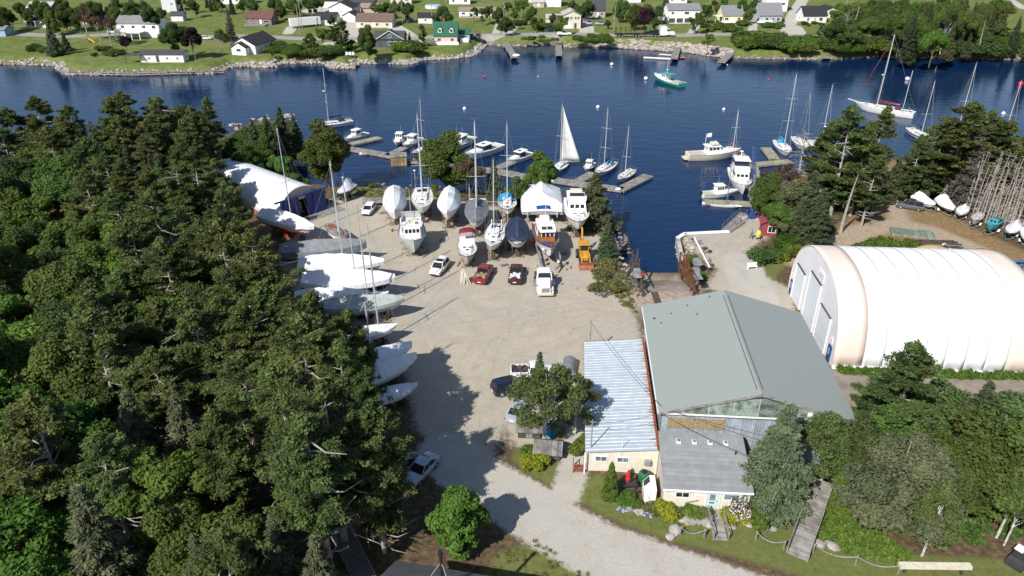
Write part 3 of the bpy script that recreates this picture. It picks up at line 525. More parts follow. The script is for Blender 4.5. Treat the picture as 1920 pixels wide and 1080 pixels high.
def gable_roof(w,d,h,rh,ridge,ov=.35,t=.14):
    m=MB(); 
    if ridge=='x':
        k=rh/(d/2); a=w/2+ov
        m.loft([[(x,-ov,h-ov*k+.03),(x,d/2,h+rh+.03),(x,d+ov,h-ov*k+.03),(x,d+ov,h-ov*k+.03+t),(x,d/2,h+rh+.03+t),(x,-ov,h-ov*k+.03+t)] for x in (-a,a)])
    else:
        k=rh/(w/2); a=w/2+ov
        m.loft([[(-a,y,h-ov*k+.03),(0,y,h+rh+.03),(a,y,h-ov*k+.03),(a,y,h-ov*k+.03+t),(0,y,h+rh+.03+t),(-a,y,h-ov*k+.03+t)] for y in (-ov,d+ov)])
    return m
def house(loc,w,d,h,rh,ridge,wall,roof,label,rz=0,cat='house',wins=((-.3,.5,1.1,1.0),(.3,.5,1.1,1.0)),doors=((0,),),chim=None,dorm=0,name='house',side=True,frame='trim_white',wpane='glass',found=True):
    r=empty(name,loc,rz,label,cat); wl=gable_body(w,d,h,rh,ridge).build('wall',wall,r); rf=gable_roof(w,d,h,rh,ridge).build('roof',roof,r)
    for q in wins: window(r,q[0]*w,0,q[1]*h,q[2],q[3],frame,wpane)
    for q in doors: door(r,q[0]*w,0,.15,.95,2.05,q[1] if len(q)>1 else 'white_paint')
    if side:
        for sx in (-1,1): window(r,sx*w/2,d*.5,h*.55,1.0,1.0,frame,wpane,sx,'x')
    if chim: MB().box((chim[0]*w,d*.5+chim[1],h+rh+.5),(.6,.6,1.8)).build('chimney','brick',rf)
    for i in range(dorm):
        x=(-.25+.5*i)*w if dorm==2 else 0; b=MB(); y0=.6; zb=h+rh*.22; b.loft([[(x-.75,y,zb),(x+.75,y,zb),(x+.75,y,zb+1.2),(x,y,zb+2.0),(x-.75,y,zb+1.2)] for y in (y0,d*.42)])
        dm=b.build('dormer','trim_white',r); c=MB(); c.loft([[(x-.95,y,zb+1.02),(x,y,zb+2.05),(x+.95,y,zb+1.02),(x+.95,y,zb+1.12),(x,y,zb+2.17),(x-.95,y,zb+1.12)] for y in (y0-.2,d*.44)]); c.build('dormer_roof',roof,dm)
        p=MB(); p.box((x,y0-.02,zb+.7),(.95,.06,.85)); p.build('pane','glass',dm)
    return r
for k,c,c2 in (('roof_black',(.03,.03,.034),(.02,.02,.022)),('roof_dark',(.06,.062,.07),(.045,.045,.05)),('roof_grey',(.21,.215,.23),(.16,.165,.175)),('roof_brown',(.16,.105,.09),(.11,.075,.06)),('roof_rose',(.3,.21,.19),(.22,.15,.14)),('roof_red',(.15,.065,.055),(.1,.045,.04)),('roof_green',(.025,.12,.07),(.018,.085,.05)),('roof_pale',(.42,.4,.39),(.34,.32,.31))):
    M[k]=mat(k,c,.85,.1,2,c2=c2,bump=.2)
for k,c in (('wall_white',(.76,.76,.75)),('wall_cream',(.66,.6,.48)),('wall_yellow',(.74,.66,.36)),('wall_grey',(.4,.42,.44)),('wall_slate',(.075,.095,.115)),('wall_pink',(.62,.47,.42)),('wall_brown',(.2,.15,.135)),('wall_tan',(.47,.41,.34)),('wall_blue',(.3,.42,.55)),('wall_dark',(.07,.07,.07)),('wall_red',(.25,.05,.06)),('wall_rosegrey',(.42,.36,.36))):
    M[k]=striped(k,c,tuple(q*.75 for q in c),2,5,.65,.03,bump=.15,width=.1)
# --- the long grey-roofed shed
SR=R(-4.6); t=empty('boat_shed',(14.4,58.1,0),SR,'large workshop shed with a wide grey-green felt gable roof and green front gable','shed')
SW,SD,SE,SHP=19.1,21.2,6.0,8.75
M['felt']=mat('felt',(.275,.305,.293),.95,.09,14,c2=(.225,.252,.242)); n_=M['felt'].node_tree.nodes
b=MB(); b.loft([[(.45,y,-.3),(SW-.45,y,-.3),(SW-.45,y,SE-.05),(SW/2,y,SHP-.22),(.45,y,SE-.05)] for y in (.45,SD-.4)]); b.build('wall','corrug_wall',t)
b=MB(); b.loft([[(0,y,SE),(SW/2,y,SHP),(SW,y,SE),(SW,y,SE-.14),(SW/2,y,SHP-.16),(0,y,SE-.14)] for y in (0,SD)]); rf=b.build('roof','felt',t)
b=MB(); sl_=(SHP-SE)/(SW/2)
for o in (-.28,.28):
    b.box((SW/2+o,SD/2-.2,SHP-abs(o)*sl_+.02),(.05,SD-2.2,.07))
b.build('ridge_batten','wood_dark',rf)
rs=np.random.RandomState(3)
for i in range(7): b=MB(); x=rs.uniform(.8,SW/2-1); y=rs.uniform(SD-6,SD-.5); b.cyl((x,y,SE+x*sl_),(x,y,SE+x*sl_+.18),.07,.07,6); b.build('roof_vent','wood_dark',rf)
M['gable_green']=striped('gable_green',(.27,.34,.285),(.37,.4,.37),0,.42,.85,.35,bump=.05,width=.04)
b=MB(); b.loft([[(1.4,y,SE-.0),(SW-1.4,y,SE-.0),(SW/2+3.2,y,SHP-1.2),(SW/2,y,SHP-.62),(SW/2-3.2,y,SHP-1.2)] for y in (.10,.15)]); gp=b.build('gable_panel','gable_green',t)
lettering('SHL-COOOC=JOCLYA',.62,t,(SW/2+.2,.09,SE+.42),(PI/2,0,0),'wall_grey','faded_lettering',.004)
b=MB(); b.box((SW/2+4.9,.10,SE+.55),(.45,.05,.4)); b.build('panel_patch','trim_white',t)
b=MB(); b.box((SW/2,.25,SE-.15),(SW-.9,.36,.16)); b.build('trim_board','white_paint',t)
for sgn in (-1,1):
    b=MB(); b.slab([(SW/2+sgn*SW/2,-.03,SE+.03),(SW/2,-.03,SHP+.03),(SW/2,-.03,SHP-.24),(SW/2+sgn*SW/2,-.03,SE-.24)],.05); b.build('barge_board','wood_grey',t)
b=MB(); b.box((3.9,.40,4.55),(5.6,.05,1.25)); b.build('boarded_window','osb',t)
b=MB(); b.box((13.6,.35,5.0),(.9,.1,.45)); b.build('wall_lamp','trim_white',t)
b=MB(); b.box((-.02,SD/2,SE-.1),(.12,SD,.14)); b.build('gutter','white_paint',t)
b=MB(); b.box((-.06+.45,SD/2,4.7),(.04,SD-1.2,2.0)); b.build('clerestory_wall','wood_grey',t)
# --- annexe with the ribbed metal roof
t2=empty('metal_roof_annexe',(7.2,56.2,0),SR,'low cream annexe with a long ribbed pale blue metal roof rusting along the shed','building')
AW,AD=6.95,20.2
b=MB(); b.loft([[(.25,y,-.3),(AW+.2,y,-.3),(AW+.2,y,3.3),(.25,y,2.55)] for y in (.35,AD-.3)]); b.build('wall','siding_v',t2)
b=MB(); b.loft([[(0,y,2.65),(AW,y,3.42),(AW,y,3.34),(0,y,2.57)] for y in (0,AD)]); rf2=b.build('roof','corrug',t2)
b=MB()
for i in range(38):
    y=.3+i*.53; b.loft([[(.0,y-.03,2.655),(.0,y+.03,2.655),(.0,y,2.685)],[(AW,y-.03,3.425),(AW,y+.03,3.425),(AW,y,3.455)]])
b.build('roof_rib','corrug',rf2)
M['rust_streak']=mat('rust_streak',(.36,.3,.28),.8,.2,6,c2=(.22,.07,.04),stretch=(.25,3,1))
rs=np.random.RandomState(8); b=MB()
for i in range(75):
    y=rs.uniform(.1,AD-.2); l_=rs.uniform(.15,.95)*(.6+.5*math.sin(y*.6)**2); zz=lambda x:2.65+x*.1108+.006+.001*(i%4)
    b.slab([(AW-.02,y,zz(AW)),(AW-.02,y+rs.uniform(.1,.35),zz(AW)),(AW-l_,y+.12,zz(AW-l_)),(AW-l_,y+.06,zz(AW-l_))],.003)
b.build('rust_stain','rust_streak',rf2)
b=MB(); b.box((AW+.1,AD/2,3.5),(.22,AD,.16)); b.build('flashing','rust_red',rf2)
b=MB(); b.box((AW/2,-.03,3.0),(.01,.01,.01)); b.box((AW/2,.30,2.9),(AW,.08,.12),ry=-.11); b.build('fascia','white_paint',t2)
for x,w_ in ((1.6,1.25),(3.75,1.25),): window(t2,x,.35,1.62,w_,.72,'trim_white','glass_pale')
b=MB(); b.box((5.75,.33,1.72),(1.4,.06,.75)); b.build('window_board','cream_paint',t2)
b=MB(); b.box((6.15,.18,1.62),(.6,.45,.55)); b.build('air_conditioner','galv',t2)
b=MB(); b.box((.0,-.1,1.3),(.14,.14,2.6)); b.build('corner_post','white_paint',t2)
b=MB()
for k in range(3): b.box((-.55,.55+.32*k-.5,.18+.0*k),(1.1,.3,.05)); 
for x in (-1.1,-.02):
    for y in (-.1,.9): b.box((x,y,.55),(.09,.09,1.2))
b.box((-.55,-.1,1.05),(1.1,.06,.09)); b.box((-1.1,.4,1.05),(.06,1.0,.09)); b.box((-.55,-.1,.6),(1.1,.05,.08)); b.box((-1.1,.4,.6),(.05,1.0,.08)); b.build('stoop','wood_red',t2)
b=MB(); b.cyl((.55,.6,2.5),(.55,.6,6.2),.07,.05,8); b.cyl((.3,.6,5.9),(.9,.6,5.9),.03,.03,6); ms=b.build('service_mast','galv',t2)
b=MB(); b.cyl((3.55,.3,1.9),(3.55,.3,4.4),.035,.035,6); b.build('vent_pipe','white_paint',t2)
# --- office
t3=empty('office',(14.1,51.45,0),R(-4),'small cream office with a sloping grey shingle roof and four skylights','office')
OW,OD=7.9,5.9
b=MB(); b.loft([[(0,y,-.3),(OW,y,-.3),(OW,y,z),(0,y,z)] for y,z in ((0,2.7),(OD,4.15))]); b.build('wall','siding_v',t3)
rz_=lambda y:2.75+(y)*.246
b=MB(); b.loft([[(-.12,y,rz_(y)),(OW+.15,y,rz_(y)),(OW+.15,y,rz_(y)+.12),(-.12,y,rz_(y)+.12)] for y in (-.45,OD)]); rf3=b.build('roof','shingle',t3)
for i in range(4):
    x=1.75+i*1.5; y=4.75; b=MB(); b.box((x,y,rz_(y)+.2),(.42,.5,.22)); s_=b.build('skylight','trim_white',rf3); b=MB(); b.box((x,y,rz_(y)+.325),(.3,.36,.04)); b.build('pane','glass_pale',s_)
b=MB(); b.cyl((7.0,3.6,rz_(3.6)),(7.0,3.6,rz_(3.6)+.5),.07,.07,8); b.build('vent_pipe','black',rf3)
b=MB(); b.box((OW/2,-.46,rz_(-.46)+.0),(OW+.3,.05,.22)); b.build('fascia','trim_white',t3)
window(t3,1.75,0,1.75,1.35,.72); window(t3,6.25,0,1.72,1.55,.8,pane='glass_pale')
d_=door(t3,4.55,0,.25,1.0,2.1,'pale_door'); b=MB(); b.box((4.5,-.09,1.65),(.5,.03,.7)); b.build('pane','glass_pale',d_); b=MB(); b.box((4.5,-.1,1.0),(.45,.03,.18)); b.build('notice','brick',d_)
for dx in (-.62,.62): b=MB(); b.box((4.55+dx,-.03,1.3),(.12,.09,2.3)); b.build('door_frame','trim_white',t3)
b=MB(); b.box((3.35,-.03,1.95),(.95,.04,.36)); sg=b.build('sign','trim_white',t3)
b=MB()
for k in range(2): b.box((3.35,-.055,2.02-.14*k),(.7,.012,.035))
b.build('sign_text','wall_grey',sg)
b=MB(); b.box((2.75,-.06,1.0),(1.1,.06,.09),ry=-.3); b.build('handrail','wood_grey',t3)
b=MB(); b.box((4.6,-.75,.1),(2.0,1.4,.24)); b.build('doorstep','concrete_pink',t3)
# --- ice chest, picnic table, umbrella, bins
t=empty('ice_chest',(13.05,52.7,0),R(-4),'white ice merchandiser chest with ICE lettering beside the office wall','ice chest')
b=MB(); b.loft([[(-.55,-1.0,.1),(.55,-1.0,.1),(.55,1.0,.1),(-.55,1.0,.1)],[(-.55,-1.0,1.25),(.55,-1.0,1.25),(.55,1.0,1.25),(-.55,1.0,1.25)],[(.05,-1.0,2.0),(.55,-1.0,2.0),(.55,1.0,2.0),(.05,1.0,2.0)]]); b.build('body','ice_white',t,bevel=.05)
b=MB(); b.slab([(-.5,.1,1.33),(.0,.1,1.95),(.0,.85,1.95),(-.5,.85,1.33)],-.03); b.build('lid','plastic_dark',t)
for i,ch in enumerate('ICE'):
    lettering(ch,.42,t,(-.05,-1.012,1.3-.46*i),(PI/2,0,0),'black','lettering',.004)
    lettering(ch,.40,t,(-.42+.0*i,-.35-.3*i,1.44),(R(0),R(-50),R(0)),'wall_grey','lettering',.003) if i<1 else None
t=empty('oil_tank',(12.95,55.0,0),0,'round green plastic drum standing behind the white ice chest','drum'); b=MB(); b.loft([[(math.cos(a)*r,math.sin(a)*r,z) for a in np.linspace(0,2*PI,15)[:-1]] for r,z in ((.5,.0),(.55,.1),(.55,1.0),(.45,1.15))]); b.build('body','green_plastic',t,smooth=True); b=MB(); b.cyl((0,0,1.15),(0,0,1.24),.28,.25,12); b.build('lid','black',t)
t=empty('picnic_table',(11.15,53.85,0),R(4),'dark grey picnic table outside the cream annexe','table'); b=MB()
for k in range(5): b.box((0,-.36+.18*k,.76),(1.9,.16,.05))
b.build('tabletop','plastic_dark',t)
for sg_ in (-1,1):
    b=MB(); b.box((0,sg_*.8,.45),(1.9,.28,.05)); b.build('bench',"plastic_dark",t)
    b=MB(); b.tube([(sg_*.65,-.8,0),(sg_*.65,-.25,.74)],.05,4); b.tube([(sg_*.65,.8,0),(sg_*.65,.25,.74)],.05,4); b.box((sg_*.65,0,.42),(.08,1.7,.08)); b.build('leg','plastic_dark',t)
t=empty('table_umbrella',(11.15,53.85,.78),0,'folded red garden umbrella standing in the picnic table','umbrella'); b=MB(); b.cyl((0,0,-.7),(0,0,1.75),.025,.025,6); b.build('pole','galv',t); b=MB(); b.loft([[(math.cos(a)*r*(1+.3*(i%2)),math.sin(a)*r*(1+.3*(i%2)),z) for i,a in enumerate(np.linspace(0,2*PI,13)[:-1])] for r,z in ((.17,.35),(.2,.6),(.13,.95),(.16,1.05),(.1,1.45),(.02,1.72))]); b.build('canopy','buoy_red',t)
t=empty('shrub_planter',(13.0,50.5,0),0)
bpy.data.objects.remove(t)
# --- the white fabric dome
t=empty('fabric_dome',(38.9,74.6,0),R(-3.8),'huge white arched fabric storage dome with pale peach end bands','dome')
DL,DW,DH=23.6,20.4,10.2
def arch(k=1.0,n=25,dz=0):
    o=[]
    for i in range(n):
        a=PI*i/(n-1); c_=math.cos(a); s_=math.sin(a); o.append((DW/2-math.copysign(abs(c_)**.82,c_)*DW/2*k, (max(0,s_)**.78)*DH*k+dz))
    return o
M['fabric']=mat('fabric',(.83,.83,.84),.45,.015,.4); M['fabric_peach']=mat('fabric_peach',(.76,.62,.54),.5,.03,.3)
def strip(x0,x1,nseg,m,name,bulge=.0):
    b=MB(); rings=[]
    for i in range(nseg+1):
        f=i/nseg; x=x0+(x1-x0)*f; k=1+bulge*math.sin(f*PI); rings.append([(x,y,z) for y,z in arch(k)])
    for r_ in rings: pass
    b.loft(rings,closed=False,caps=False); o=b.build(name,m,t,smooth=True); sd=o.modifiers.new('thickness','SOLIDIFY'); sd.thickness=.05; sd.offset=-1; return o
strip(0,3.5,4,'fabric_peach','end_band'); strip(DL-3.5,DL,4,'fabric_peach','end_band')
for i in range(7):
    x0=3.5+(DL-7)*i/7; strip(x0,x0+(DL-7)/7,6,'fabric','cover_bay',-.0015)
b=MB(); ap=arch(.985); b.loft([[(x,y,z) for y,z in ap]+[(x,DW*.985,-.2),(x,DW*.015,-.2)] for x in (.06,.14)]); M['end_white']=mat('end_white',(.74,.72,.74),.6,.05,.3); ew=b.build('end_wall','end_white',t)
b=MB(); ap=arch(.985); b.loft([[(x,y,z) for y,z in ap]+[(x,DW*.985,-.2),(x,DW*.015,-.2)] for x in (DL-.14,DL-.06)]); b.build('end_wall','end_white',t)
M['roller']=striped('roller',(.66,.7,.76),(.5,.54,.6),2,1.6,.5,.02,bump=.15,width=.05)
for y0,y1,h in ((3.2,7.2,5.0),(8.3,12.6,6.9),(14.4,18.1,5.3)):
    b=MB(); b.box((-.02,(y0+y1)/2,h/2),(.14,y1-y0,h)); d_=b.build('roller_door','roller',t)
    b=MB(); b.box((-.06,y1+.12,h/2),(.2,.24,h)); b.build('door_jamb','trim_white',d_); b=MB(); b.box((-.06,y0-.07,h/2),(.16,.14,h)); b.build('door_jamb','trim_white',d_); b=MB(); b.box((-.06,(y0+y1)/2,h+.05),(.2,y1-y0,.1)); b.build('door_header','wall_dark',d_)
for y in (1.6,18.95):
    d_=MB(); d_.box((-.02,y,1.1),(.16,1.0,2.2)); d_=d_.build('door','sign_blue',t); b=MB(); b.box((-.11,y,1.45),(.03,.42,.9)); b.build('notice','wall_blue',d_); b=MB(); b.box((-.02,y,2.9),(.12,.55,.7)); b.build('vent','wall_white',t)
b=MB(); b.box((-.03,9.0,8.0),(.1,2.2,1.35)); sg=b.build('sign','trim_white',t); b=MB(); b.box((-.09,9.0,8.15),(.02,1.4,.12)); b.box((-.09,9.0,7.85),(.02,1.7,.1)); b.build('sign_text','wall_blue',sg)
b=MB(); b.box((DL/2,-.1,.15),(DL,.25,.5)); b.build('base_beam','white_paint',t)
# --- the blue-doored quonset shed by the water
qrz=R(50); ql=9.0; qa=(-39.8,118.4)
t=empty('arched_shed',(qa[0],qa[1],0),qrz,'white arched fabric boat shed with tall blue sliding doors by the water','shed')
QL=24.0; QW=ql+.6
def qarch(n=19,k=1.0):
    o=[]
    for i in range(n):
        a=PI*i/(n-1); c_=math.cos(a); s_=math.sin(a); o.append((QW/2-math.copysign(abs(c_)**1.0,c_)*QW/2*k-.3,.9+(max(0,s_)**.95)*4.9*k if 0<i<n-1 else .2))
    return o
b=MB(); b.loft([[(x,y,z) for x,z in qarch()] for y in np.linspace(.3,QL,12)],closed=False,caps=False); o=b.build('cover','wrap_white',t,smooth=True); sd=o.modifiers.new('thickness','SOLIDIFY'); sd.thickness=.06
b=MB(); b.loft([[(x,y,z) for x,z in qarch(19,.985)] for y in (QL-.12,QL-.05)]); b.build('back_wall','wrap_grey',t)
b=MB(); b.loft([[(x,y,z) for x,z in qarch(19,.985) if z>3.2] for y in (.45,.52)]); b.build('gable_screen','fabric_peach' if False else 'wall_tan',t)
M['blue_sheet']=striped('blue_sheet',(.018,.04,.2),(.01,.025,.13),0,2.2,.5,.1,bump=.3,width=.15)
for x0,x1,y in ((.1,QW*.40,.2),(QW*.56,QW*.74,.2),(QW*.70,QW*.97,.05)):
    b=MB(); b.box(((x0+x1)/2,y,2.05),(x1-x0,.12,4.1)); b.build('sliding_door','blue_sheet',t)
b=MB(); b.box((QW/2-.3,0,4.3),(QW+1.6,.25,.25)); b.build('door_track','sign_blue',t)
b=MB(); b.box((QW*.48,1.6,1.5),(1.2,.1,2.0)); b.box((QW*.48,1.4,.6),(1.6,.6,.08)); b.build('inner_shelf','wood_tan',t)
b=MB(); b.box((-.36,QL/2+.5,.35),(.2,QL-1,1.0)); b.box((QW-.24,QL/2+.5,.35),(.2,QL-1,1.0)); b.build('base_wall','wood_red',t)
b=MB(); b.box((QW/2,-1.2,.05),(QW+4,2.3,.12)); b.build('apron','wood_grey',t)
# --- small red booth and its porch by the wharf
t=house(W(1441,441,0),2.6,2.4,2.2,.9,'y','wall_red','wall_red','little dark red booth with a white framed window near the wharf','booth') if False else house(W(1441,443,0),2.7,2.5,2.3,.8,'y','wall_red','wall_red','little dark red booth with a big white framed window near the wharf',R(-12),'booth',((.12,.55,1.3,1.2),),(),name='booth',side=False)
b=MB(); b.box((1.37,1.1,1.3),(.06,1.6,1.8)); b.build('side_panel','trim_white',t)
# ------------------------------------------------------------------ boats
class Hull:
    """hull lines: stern at x=-L/2, bow at +L/2, waterline at z=0"""
    def __init__(s,L,B,sb=1.3,ss=.9,dr=.6,tw=.75,rk=.1,full=.45,flare=.6,bp=2.3):
        s.L,s.B,s.sb,s.ss,s.dr,s.tw,s.rk,s.full,s.flare,s.bp=L,B,sb,ss,dr,tw,rk,full,flare,bp
    def hb(s,u):
        if u<s.full: k=s.tw+(1-s.tw)*math.sin(PI/2*u/s.full)
        else: k=max(0,1-((u-s.full)/(1-s.full))**s.bp)**.92
        return s.B/2*k
    def sheer(s,u): return s.ss+(s.sb-s.ss)*u**1.8-.06*s.sb*math.sin(u*PI)
    def keel(s,u): return -s.dr*(1-max(0,(u-.55)/.45)**3*.92)*(.75+.25*min(1,u*3))
    def x(s,u,v): return -s.L/2+s.L*(u-s.rk*(1-v)*u**4)
    def pt(s,u,v,side=1):
        e=.34+(s.flare-.2)*max(0,u-.35)*1.3; zk,zs=s.keel(u),s.sheer(u)
        return (s.x(u,v),side*s.hb(u)*v**e,zk+(zs-zk)*v**1.15)
    def mesh(s,n=16,vs=(0,.08,.2,.36,.52,.7,.86,1)):
        b=MB(); rings=[]
        for i in range(n+1):
            u=i/n; rings.append([s.pt(u,v,-1) for v in reversed(vs)]+[s.pt(u,v,1) for v in vs[1:]])
        b.loft(rings,closed=False); m=len(rings[0]); b.add(rings[0],[tuple(range(m))])
        # paint below the waterline
        for k,f in enumerate(b.f):
            z=sum(b.v[i][2] for i in f)/len(f); b.m[k]=1 if z<.02 and k<len(b.f)-1 else 0
        return b
    def rub(s,z=-.06,r=.035,v=1):
        pts=[]
        for sd in (-1,1): pts.append([ (p[0],p[1]*1.005,p[2]+z) for p in (s.pt(i/14,v,sd) for i in range(15))])
        return pts
    def deck(s,drop=.08,cam=.06,u0=0,u1=1,inset=.04,n=14):
        b=MB(); rings=[]
        for i in range(n+1):
            u=u0+(u1-u0)*i/n; h=max(.004,s.hb(u)-inset); z=s.sheer(u)-drop; x=s.x(u,1)-(.05 if i==n and u1==1 else 0)
            rings.append([(x,h*k,z+cam*(1-k*k)) for k in (-1,-.5,0,.5,1)])
        b.loft(rings,closed=False,caps=False); return b
    def block(s,u0,u1,wk,h,drop=.05,wtop=.86,xt0=.0,xt1=.0,n=6,z0=None,round_=.0,maxw=9):
        """a cabin that follows the hull in plan: u0..u1, wk share of the beam, h high; xt0/xt1 pull the top in at each end"""
        b=MB(); lo=[];hi=[]
        for i in range(n+1):
            u=u0+(u1-u0)*i/n; h_=min(maxw,s.hb(u)*wk); lo.append((s.x(u,1),h_,(s.sheer(u)-drop) if z0 is None else z0))
        zt=(s.sheer((u0+u1)/2) if z0 is None else z0)+h
        xa,xb=lo[0][0]+xt0,lo[-1][0]-xt1
        for i in range(n+1):
            f=i/n; hi.append((xa+(xb-xa)*f,lo[i][1]*wtop,zt))
        ring=lambda L_:[(x,-y,z) for x,y,z in L_]+[(x,y,z) for x,y,z in reversed(L_)]
        b.loft([ring(lo),ring(hi)]); b._lo,b._hi=lo,hi; return b
def windows_on(parent,blk,f0,f1,z0,z1,k,side=(-1,1),m='glass',gap=.25,name='window',ends=0,endw=.7,aft=0):
    """dark panes along the sides of a cabin block, and across its front end"""
    lo,hi=blk._lo,blk._hi
    def at(i_f,zf,off=.015):
        n=len(lo)-1; q=i_f*n; i=min(n-1,int(q)); t=q-i
        a=[lo[i][j]+(lo[i+1][j]-lo[i][j])*t for j in range(3)]; c=[hi[i][j]+(hi[i+1][j]-hi[i][j])*t for j in range(3)]
        return (a[0]+(c[0]-a[0])*zf,a[1]+(c[1]-a[1])*zf+off,a[2]+(c[2]-a[2])*zf)
    for sd in side:
        for j in range(k):
            a=f0+(f1-f0)*(j+gap/2)/k; b_=f0+(f1-f0)*(j+1-gap/2)/k; q=[at(a,z0),at(b_,z0),at(b_,z1),at(a,z1)]
            q=[(x,sd*y,z) for x,y,z in q]; mb=MB(); mb.slab(q if sd<0 else q[::-1],.03); mb.build(name,m,parent)
    for (E_,i_) in ((ends,-1),(aft,0)):
        for j in range(E_):
            a=-1+2*(j+gap/2)/E_; b_=-1+2*(j+1-gap/2)/E_; sg=1 if i_==-1 else -1
            def fe(yy,zf): return (lo[i_][0]+(hi[i_][0]-lo[i_][0])*zf+sg*.012,yy*(lo[i_][1]+(hi[i_][1]-lo[i_][1])*zf)*endw,lo[i_][2]+(hi[i_][2]-lo[i_][2])*zf)
            q=[fe(a,z0),fe(b_,z0),fe(b_,z1),fe(a,z1)]; mb=MB(); mb.slab(q if sg>0 else q[::-1],.03); mb.build(name,m,parent)
def rail(h,parent,u0=.45,u1=.99,ht=.6,n=7,close=True,m='steel',r=.022):
    b=MB(); pts=[]
    for i in range(n+1):
        u=u0+(u1-u0)*i/n; p=h.pt(u,1,1); pts.append((p[0],max(.0,p[1]-.06),p[2]))
    for sd in (-1,1):
        t=[(x,sd*y,z+ht) for x,y,z in pts]; b.tube(t,r,4); b.tube([(x,y,z-ht*.48) for x,y,z in t],r*.7,3)
        for (x,y,z) in pts: b.cyl((x,sd*y,z-.05),(x,sd*y,z+ht),r*.8,r*.8,4)
    if close: b.tube([(pts[-1][0],pts[-1][1],pts[-1][2]+ht),(pts[-1][0]+.05,0,pts[-1][2]+ht),(pts[-1][0],-pts[-1][1],pts[-1][2]+ht)],r,4)
    return b.build('railing',m,parent)
def rig(h,parent,um,H_,m='spar',spr=(.45,),lean=0,boom=.0,cover=None,wires=True,jib=None,radar=None,r=.09,deckz=None,boomz=1.3,flag=False,cover_h=.24):
    """mast at um with spreaders, boom, sail cover, shrouds and stays"""
    x=h.x(um,1); z=h.sheer(um)-.1 if deckz is None else deckz; tp=(x-.015*H_,0,z+H_)
    b=MB(); b.tube([(x,0,z),(x-.007*H_,0,z+H_*.5),tp],[r,r*.95,r*.75],7); b.box((tp[0],0,tp[2]+.05),(.35,.08,.1)); b.cyl((tp[0]+.1,0,tp[2]),(tp[0]+.1,0,tp[2]+.7),.014,.014,4); mo=b.build('mast',m,parent)
    W_=h.B*.36
    for s_ in spr: b=MB(); b.tube([(x-.015*H_*s_,-W_,z+H_*s_),(x-.015*H_*s_+.1,0,z+H_*s_),(x-.015*H_*s_,W_,z+H_*s_)],.035,4); b.build('spreader',m,mo)
    if radar: b=MB(); b.box((x+.22,0,z+H_*radar-.06),(.35,.1,.06)); b.loft([[(x+.3+math.cos(a)*q,math.sin(a)*q,z+H_*radar+zz) for a in np.linspace(0,2*PI,13)[:-1]] for q,zz in ((.22,0),(.29,.05),(.29,.17),(.2,.23))]); b.build('radar','gelcoat',mo,smooth=True)
    if boom:
        e=(x-boom,0,z+boomz+.1); b=MB(); b.tube([(x,0,z+boomz),e],.055,6); bo=b.build('boom',m,parent)
        if cover:
            b=MB(); b.loft([[(x-.1-(boom-.3)*f,math.cos(a)*.16*w_,z+boomz+.12+cover_h*w_*(.35+math.sin(a))+.1*f) for a in np.linspace(0,2*PI,9)[:-1]] for f,w_ in ((0,1.35),(.15,1.25),(.5,1),(.85,.75),(1,.45))]); b.build('sail_cover',cover,bo,smooth=True)
    if wires:
        b=MB(); c=h.hb(um)*.93; zc=h.sheer(um)
        for sd in (-1,1):
            b.tube([(x-.2,sd*c,zc),(x-.015*H_*spr[-1],sd*W_,z+H_*spr[-1]),(tp[0],0,tp[2]-.15)],.012,3); b.cyl((x+.25,sd*c,zc),(x,0,z+H_*spr[0]),.012,.012,3)
        b.cyl((h.x(.0,1),0,h.sheer(0)+.1),(tp[0],0,tp[2]),.012,.012,3)
        b.cyl((h.x(.995,1),0,h.sheer(1)),(tp[0],0,tp[2]-.1),.012,.012,3); b.build('rigging','wire',parent)
    if jib: b=MB(); a=Vector((h.x(.985,1),0,h.sheer(1)+.25)); c=Vector((tp[0]+.15,0,tp[2]-.8)); b.tube([a,a+(c-a)*.25,a+(c-a)*.9],[.05,.1,.035],6); b.build('furled_jib',jib,parent)
    return mo
def fin(h,parent,d,m='antifoul_dark',u=.5,c=.28,rud=True):
    x=h.x(u,0); z=h.keel(u)+.06; L=h.L*c; b=MB(); b.loft([[(x+L/2*k+o,y*w_,zz) for k,y in ((1,0),(.5,.12),(-.4,.1),(-1,0),(-.4,-.1),(.5,-.12))] for zz,o,k_,w_ in ((z,0,1,1),(z-d,-.25*L,.8,.8))]); b.build('keel',m,parent)
    if rud: b=MB(); xr=h.x(.05,0); b.loft([[(xr+k,y,zz) for k,y in ((.3,0),(0,.05),(-.3,0),(0,-.05))] for zz in (.1,z-d*.75)]); b.build('rudder',m,parent)
def hull_parts(root,h,hm='gelcoat',bm='antifoul_red',dm='deck_white',stripe=None,rubm=None,drop=.08):
    h.mesh().build('hull',[hm,bm],root,smooth=50); h.deck(drop).build('deck',dm,root,smooth=True)
    if stripe or rubm:
        b=MB()
        for p in h.rub(-.12 if stripe else -.02,.04): b.tube(p,.035,4)
        b.build('rub_rail',stripe or rubm,root)
def fenders(h,root,us,side,m='foam_white'):
    for u in us: p=h.pt(u,.9,side); b=MB(); b.loft([[(p[0]+math.cos(a)*r,p[1]+side*.12+math.sin(a)*r,p[2]+zz) for a in np.linspace(0,2*PI,9)[:-1]] for r,zz in ((.03,-.5),(.11,-.42),(.11,.0),(.03,.1))]); b.build('fender',m,root,smooth=True)
def boat(loc,rz,label,cat='boat',name='boat',group=None): return empty(name,loc,rz,label,cat,group)
